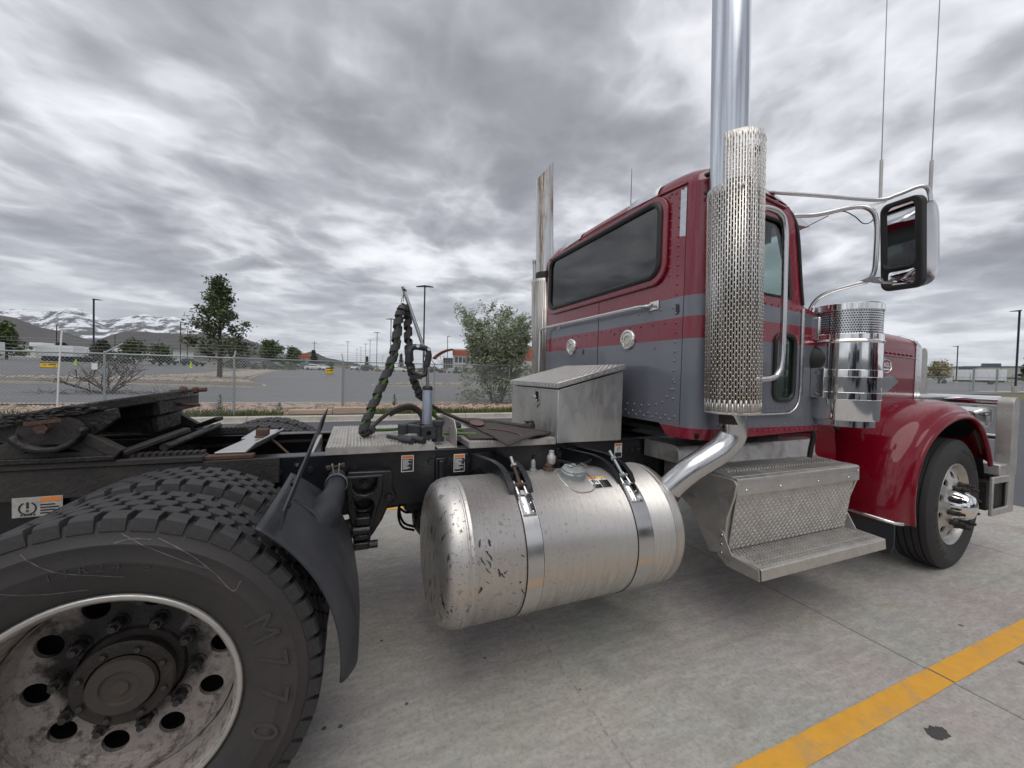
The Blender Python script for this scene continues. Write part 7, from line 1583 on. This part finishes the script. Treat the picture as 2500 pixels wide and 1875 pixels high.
# right field, fence, gate posts
ribbon('grass_field', ([(40, 60), (60, 27.5), (70.5, 21.6), (86, 14.5), (110, 0)], [(110, 120), (124, 56), (134, 47.5), (152, 36), (190, 10)]), mat('lawn', (.115, .15, .05), .9, 0, .25, .4), .02, n=10)
ribbon('concrete_path', ([(54, 25.5), (64, 21.0), (76, 15.6), (100, 3)], [(58, 28), (67, 23), (79, 17.4), (104, 5)]), M['kerb'], .03, n=2)
fp = [(56.2, 27.0), (61.4, 24.6), (66.6, 22.3), (71.3, 20.2), (76.0, 18.2), (80.8, 16.1), (85.5, 14.0)]
F2 = fence('chain_link_fence', fp, lambda x, y: zg(x, y), lambda x, y: zg(x, y)+1.72, 'distant chain link fence on the right in front of the box truck', .16, .006, .035, {1: (-.5, -.2, .45), 2: (-.5, -.2, .45), 3: (-.5, -.2, .45), 4: (-.5, -.2, .45), 5: (-.5, -.2, .45)}, [(-.2, -.1, .2), (-.4, -.2, .4)])
for x, y, lb in ((69.7, 19.4, 'grey gate post with prongs, left of the pair by the far right fence'), (72.2, 18.3, 'grey gate post with prongs, right of the pair by the far right fence')):
    e = empty('gate_post', (x, y, zg(x, y))); thing(e, lb, 'post'); ob('shaft', MB().bar((0, 0, 0), (0, 0, 2.75), .16, .16, (1, 0, 0)), M['galv'], e)
    for i in range(7): ob('prong', MB().bar((0, 0, .8+i*.27), (.38, -.16, .82+i*.27), .04, .04), M['galv'], e)

# ---- mountains
def ridge(name, prof_, mt, depth, seed, nu=150, nv=36, back=.5, rough=1.0):
    """prof_: (x, y, height) along the crest; the flank falls towards the lot"""
    def cp(u):
        i = u*(len(prof_)-1); k = min(int(i), len(prof_)-2); f_ = i-k; f_ = f_*f_*(3-2*f_)*.4+f_*.6; a, b = V(prof_[k]), V(prof_[k+1]); return a*(1-f_)+b*f_
    def fn(u, v):
        c = cp(u); t = (v-.28)/.72 if v > .28 else (v-.28)/.28
        d = V((c.x, c.y, 0)).normalized(); q = c-d*depth*t if t > 0 else c-d*depth*back*t
        k = max(0, 1-abs(t)); h = c.z*(k**1.15)
        n1 = NZ.fractal((q.x/depth*2.2+seed, q.y/depth*2.2, 0), 1.0, 2.1, 6); rid = 1-abs(NZ.noise((q.x/depth*3.0+seed, q.y/depth*3.0, 5)))*2
        h *= 1+rough*(.16*n1+.12*(rid-.5))*(1 if abs(t) > .04 else .35)
        return (q.x, q.y, 4+max(-20, h))
    return ob(name, MB().grid(fn, nu, nv), mt, None, sm=180, kind='structure')
m, n, b, p = custom('snowy_mountain'); s = n.n('ShaderNodeSeparateXYZ'); n.l(p, s.inputs[0])
geo = n.n('ShaderNodeNewGeometry'); sn = n.n('ShaderNodeSeparateXYZ'); n.l(geo.outputs['Normal'], sn.inputs[0])
nz_ = n.noise(scl(n, p, (1, 1, 2.5)), .0026, 9, .7); lev = n.math('ADD', n.ramp(s.outputs[2], 250, 1200, -.42, .30), n.math('MULTIPLY', n.math('SUBTRACT', nz_, .5), 4.6))
c = n.mix(n.noise(p, .004, 5), (.045, .047, .05), (.10, .10, .10)); c = n.mix(n.ramp(lev, -.1, .25), c, (.84, .87, .93)); n.l(c, b.inputs['Base Color']); b.inputs['Roughness'].default_value = .85; SNOW = m
bumpn(n, b, n.noise(p, .006, 8, .6), .9, 60)
m, n, b, p = custom('brown_foothill'); c = n.mix(n.noise(p, .0016, 8, .6), (.030, .027, .030), (.075, .066, .06)); c = n.mix(n.ramp(n.noise(scl(n, p, (1, 1, 4)), .004, 5, .6), .55, .8, 0, .5), c, (.13, .115, .09)); n.l(c, b.inputs['Base Color']); b.inputs['Roughness'].default_value = .95; HILL = m
bumpn(n, b, n.noise(p, .004, 7, .6), .8, 40)
ridge('snowy_mountain_range', [(-9943, 13799, 1021), (-8704, 13291, 1227), (-7643, 12856, 1202), (-7086, 12628, 1262), (-6670, 12457, 1235), (-6245, 12283, 1313), (-5962, 12167, 1264), (-5688, 12055, 1166), (-5405, 11939, 1040), (-5122, 11823, 1086), (-4848, 11711, 1132), (-4538, 11584, 1188), (-4282, 11479, 1109), (-3919, 11330, 1138), (-3610, 11203, 1042), (-3220, 11044, 919), (-2690, 10826, 790), (-1982, 10536, 551), (-1098, 10174, 212)], SNOW, 3600, 3.0, 220, 44)
ridge('foothills', [(-4640, 6438, 519), (-4062, 6201, 548), (-3566, 5998, 522), (-3410, 5934, 495), (-3174, 5837, 394), (-2914, 5731, 352), (-2654, 5624, 270), (-2485, 5555, 176), (-2328, 5491, 47)], HILL, 2300, 8.0, 130, 34, rough=.6)
ridge('foothills', [(-3820, 7615, 68), (-3539, 7500, 302), (-3275, 7392, 446), (-3016, 7286, 512), (-2664, 7141, 492), (-2350, 7013, 483), (-2004, 6871, 463), (-1448, 6643, 431), (-1272, 6571, 340), (-903, 6420, 124)], HILL, 2000, 14.0, 130, 34, rough=.7)
ridge('far_hill', [(-616, 4140, 39), (-485, 4087, 123), (-432, 4065, 159), (-375, 4042, 180), (-315, 4017, 155), (-241, 3987, 118), (-49, 3908, 85), (127, 3836, 52)], HILL, 900, 21.0, 80, 20, rough=.4)
# ---- the air: thin even haze round the whole place
hz_ = MB().box(-14000, 8000, -3000, 14500, -3, 1750)
hv = bpy.data.materials.new('haze'); hv.use_nodes = True; n = NT(hv.node_tree)
pv_ = n.n('ShaderNodeVolumePrincipled'); pv_.inputs['Color'].default_value = (.90, .94, 1, 1); pv_.inputs['Density'].default_value = 2.2e-5; pv_.inputs['Anisotropy'].default_value = .2
o = n.n('ShaderNodeOutputMaterial'); n.l(pv_.outputs[0], o.inputs['Volume'])
ob('haze', hz_, hv, None, sm=0, kind='stuff')
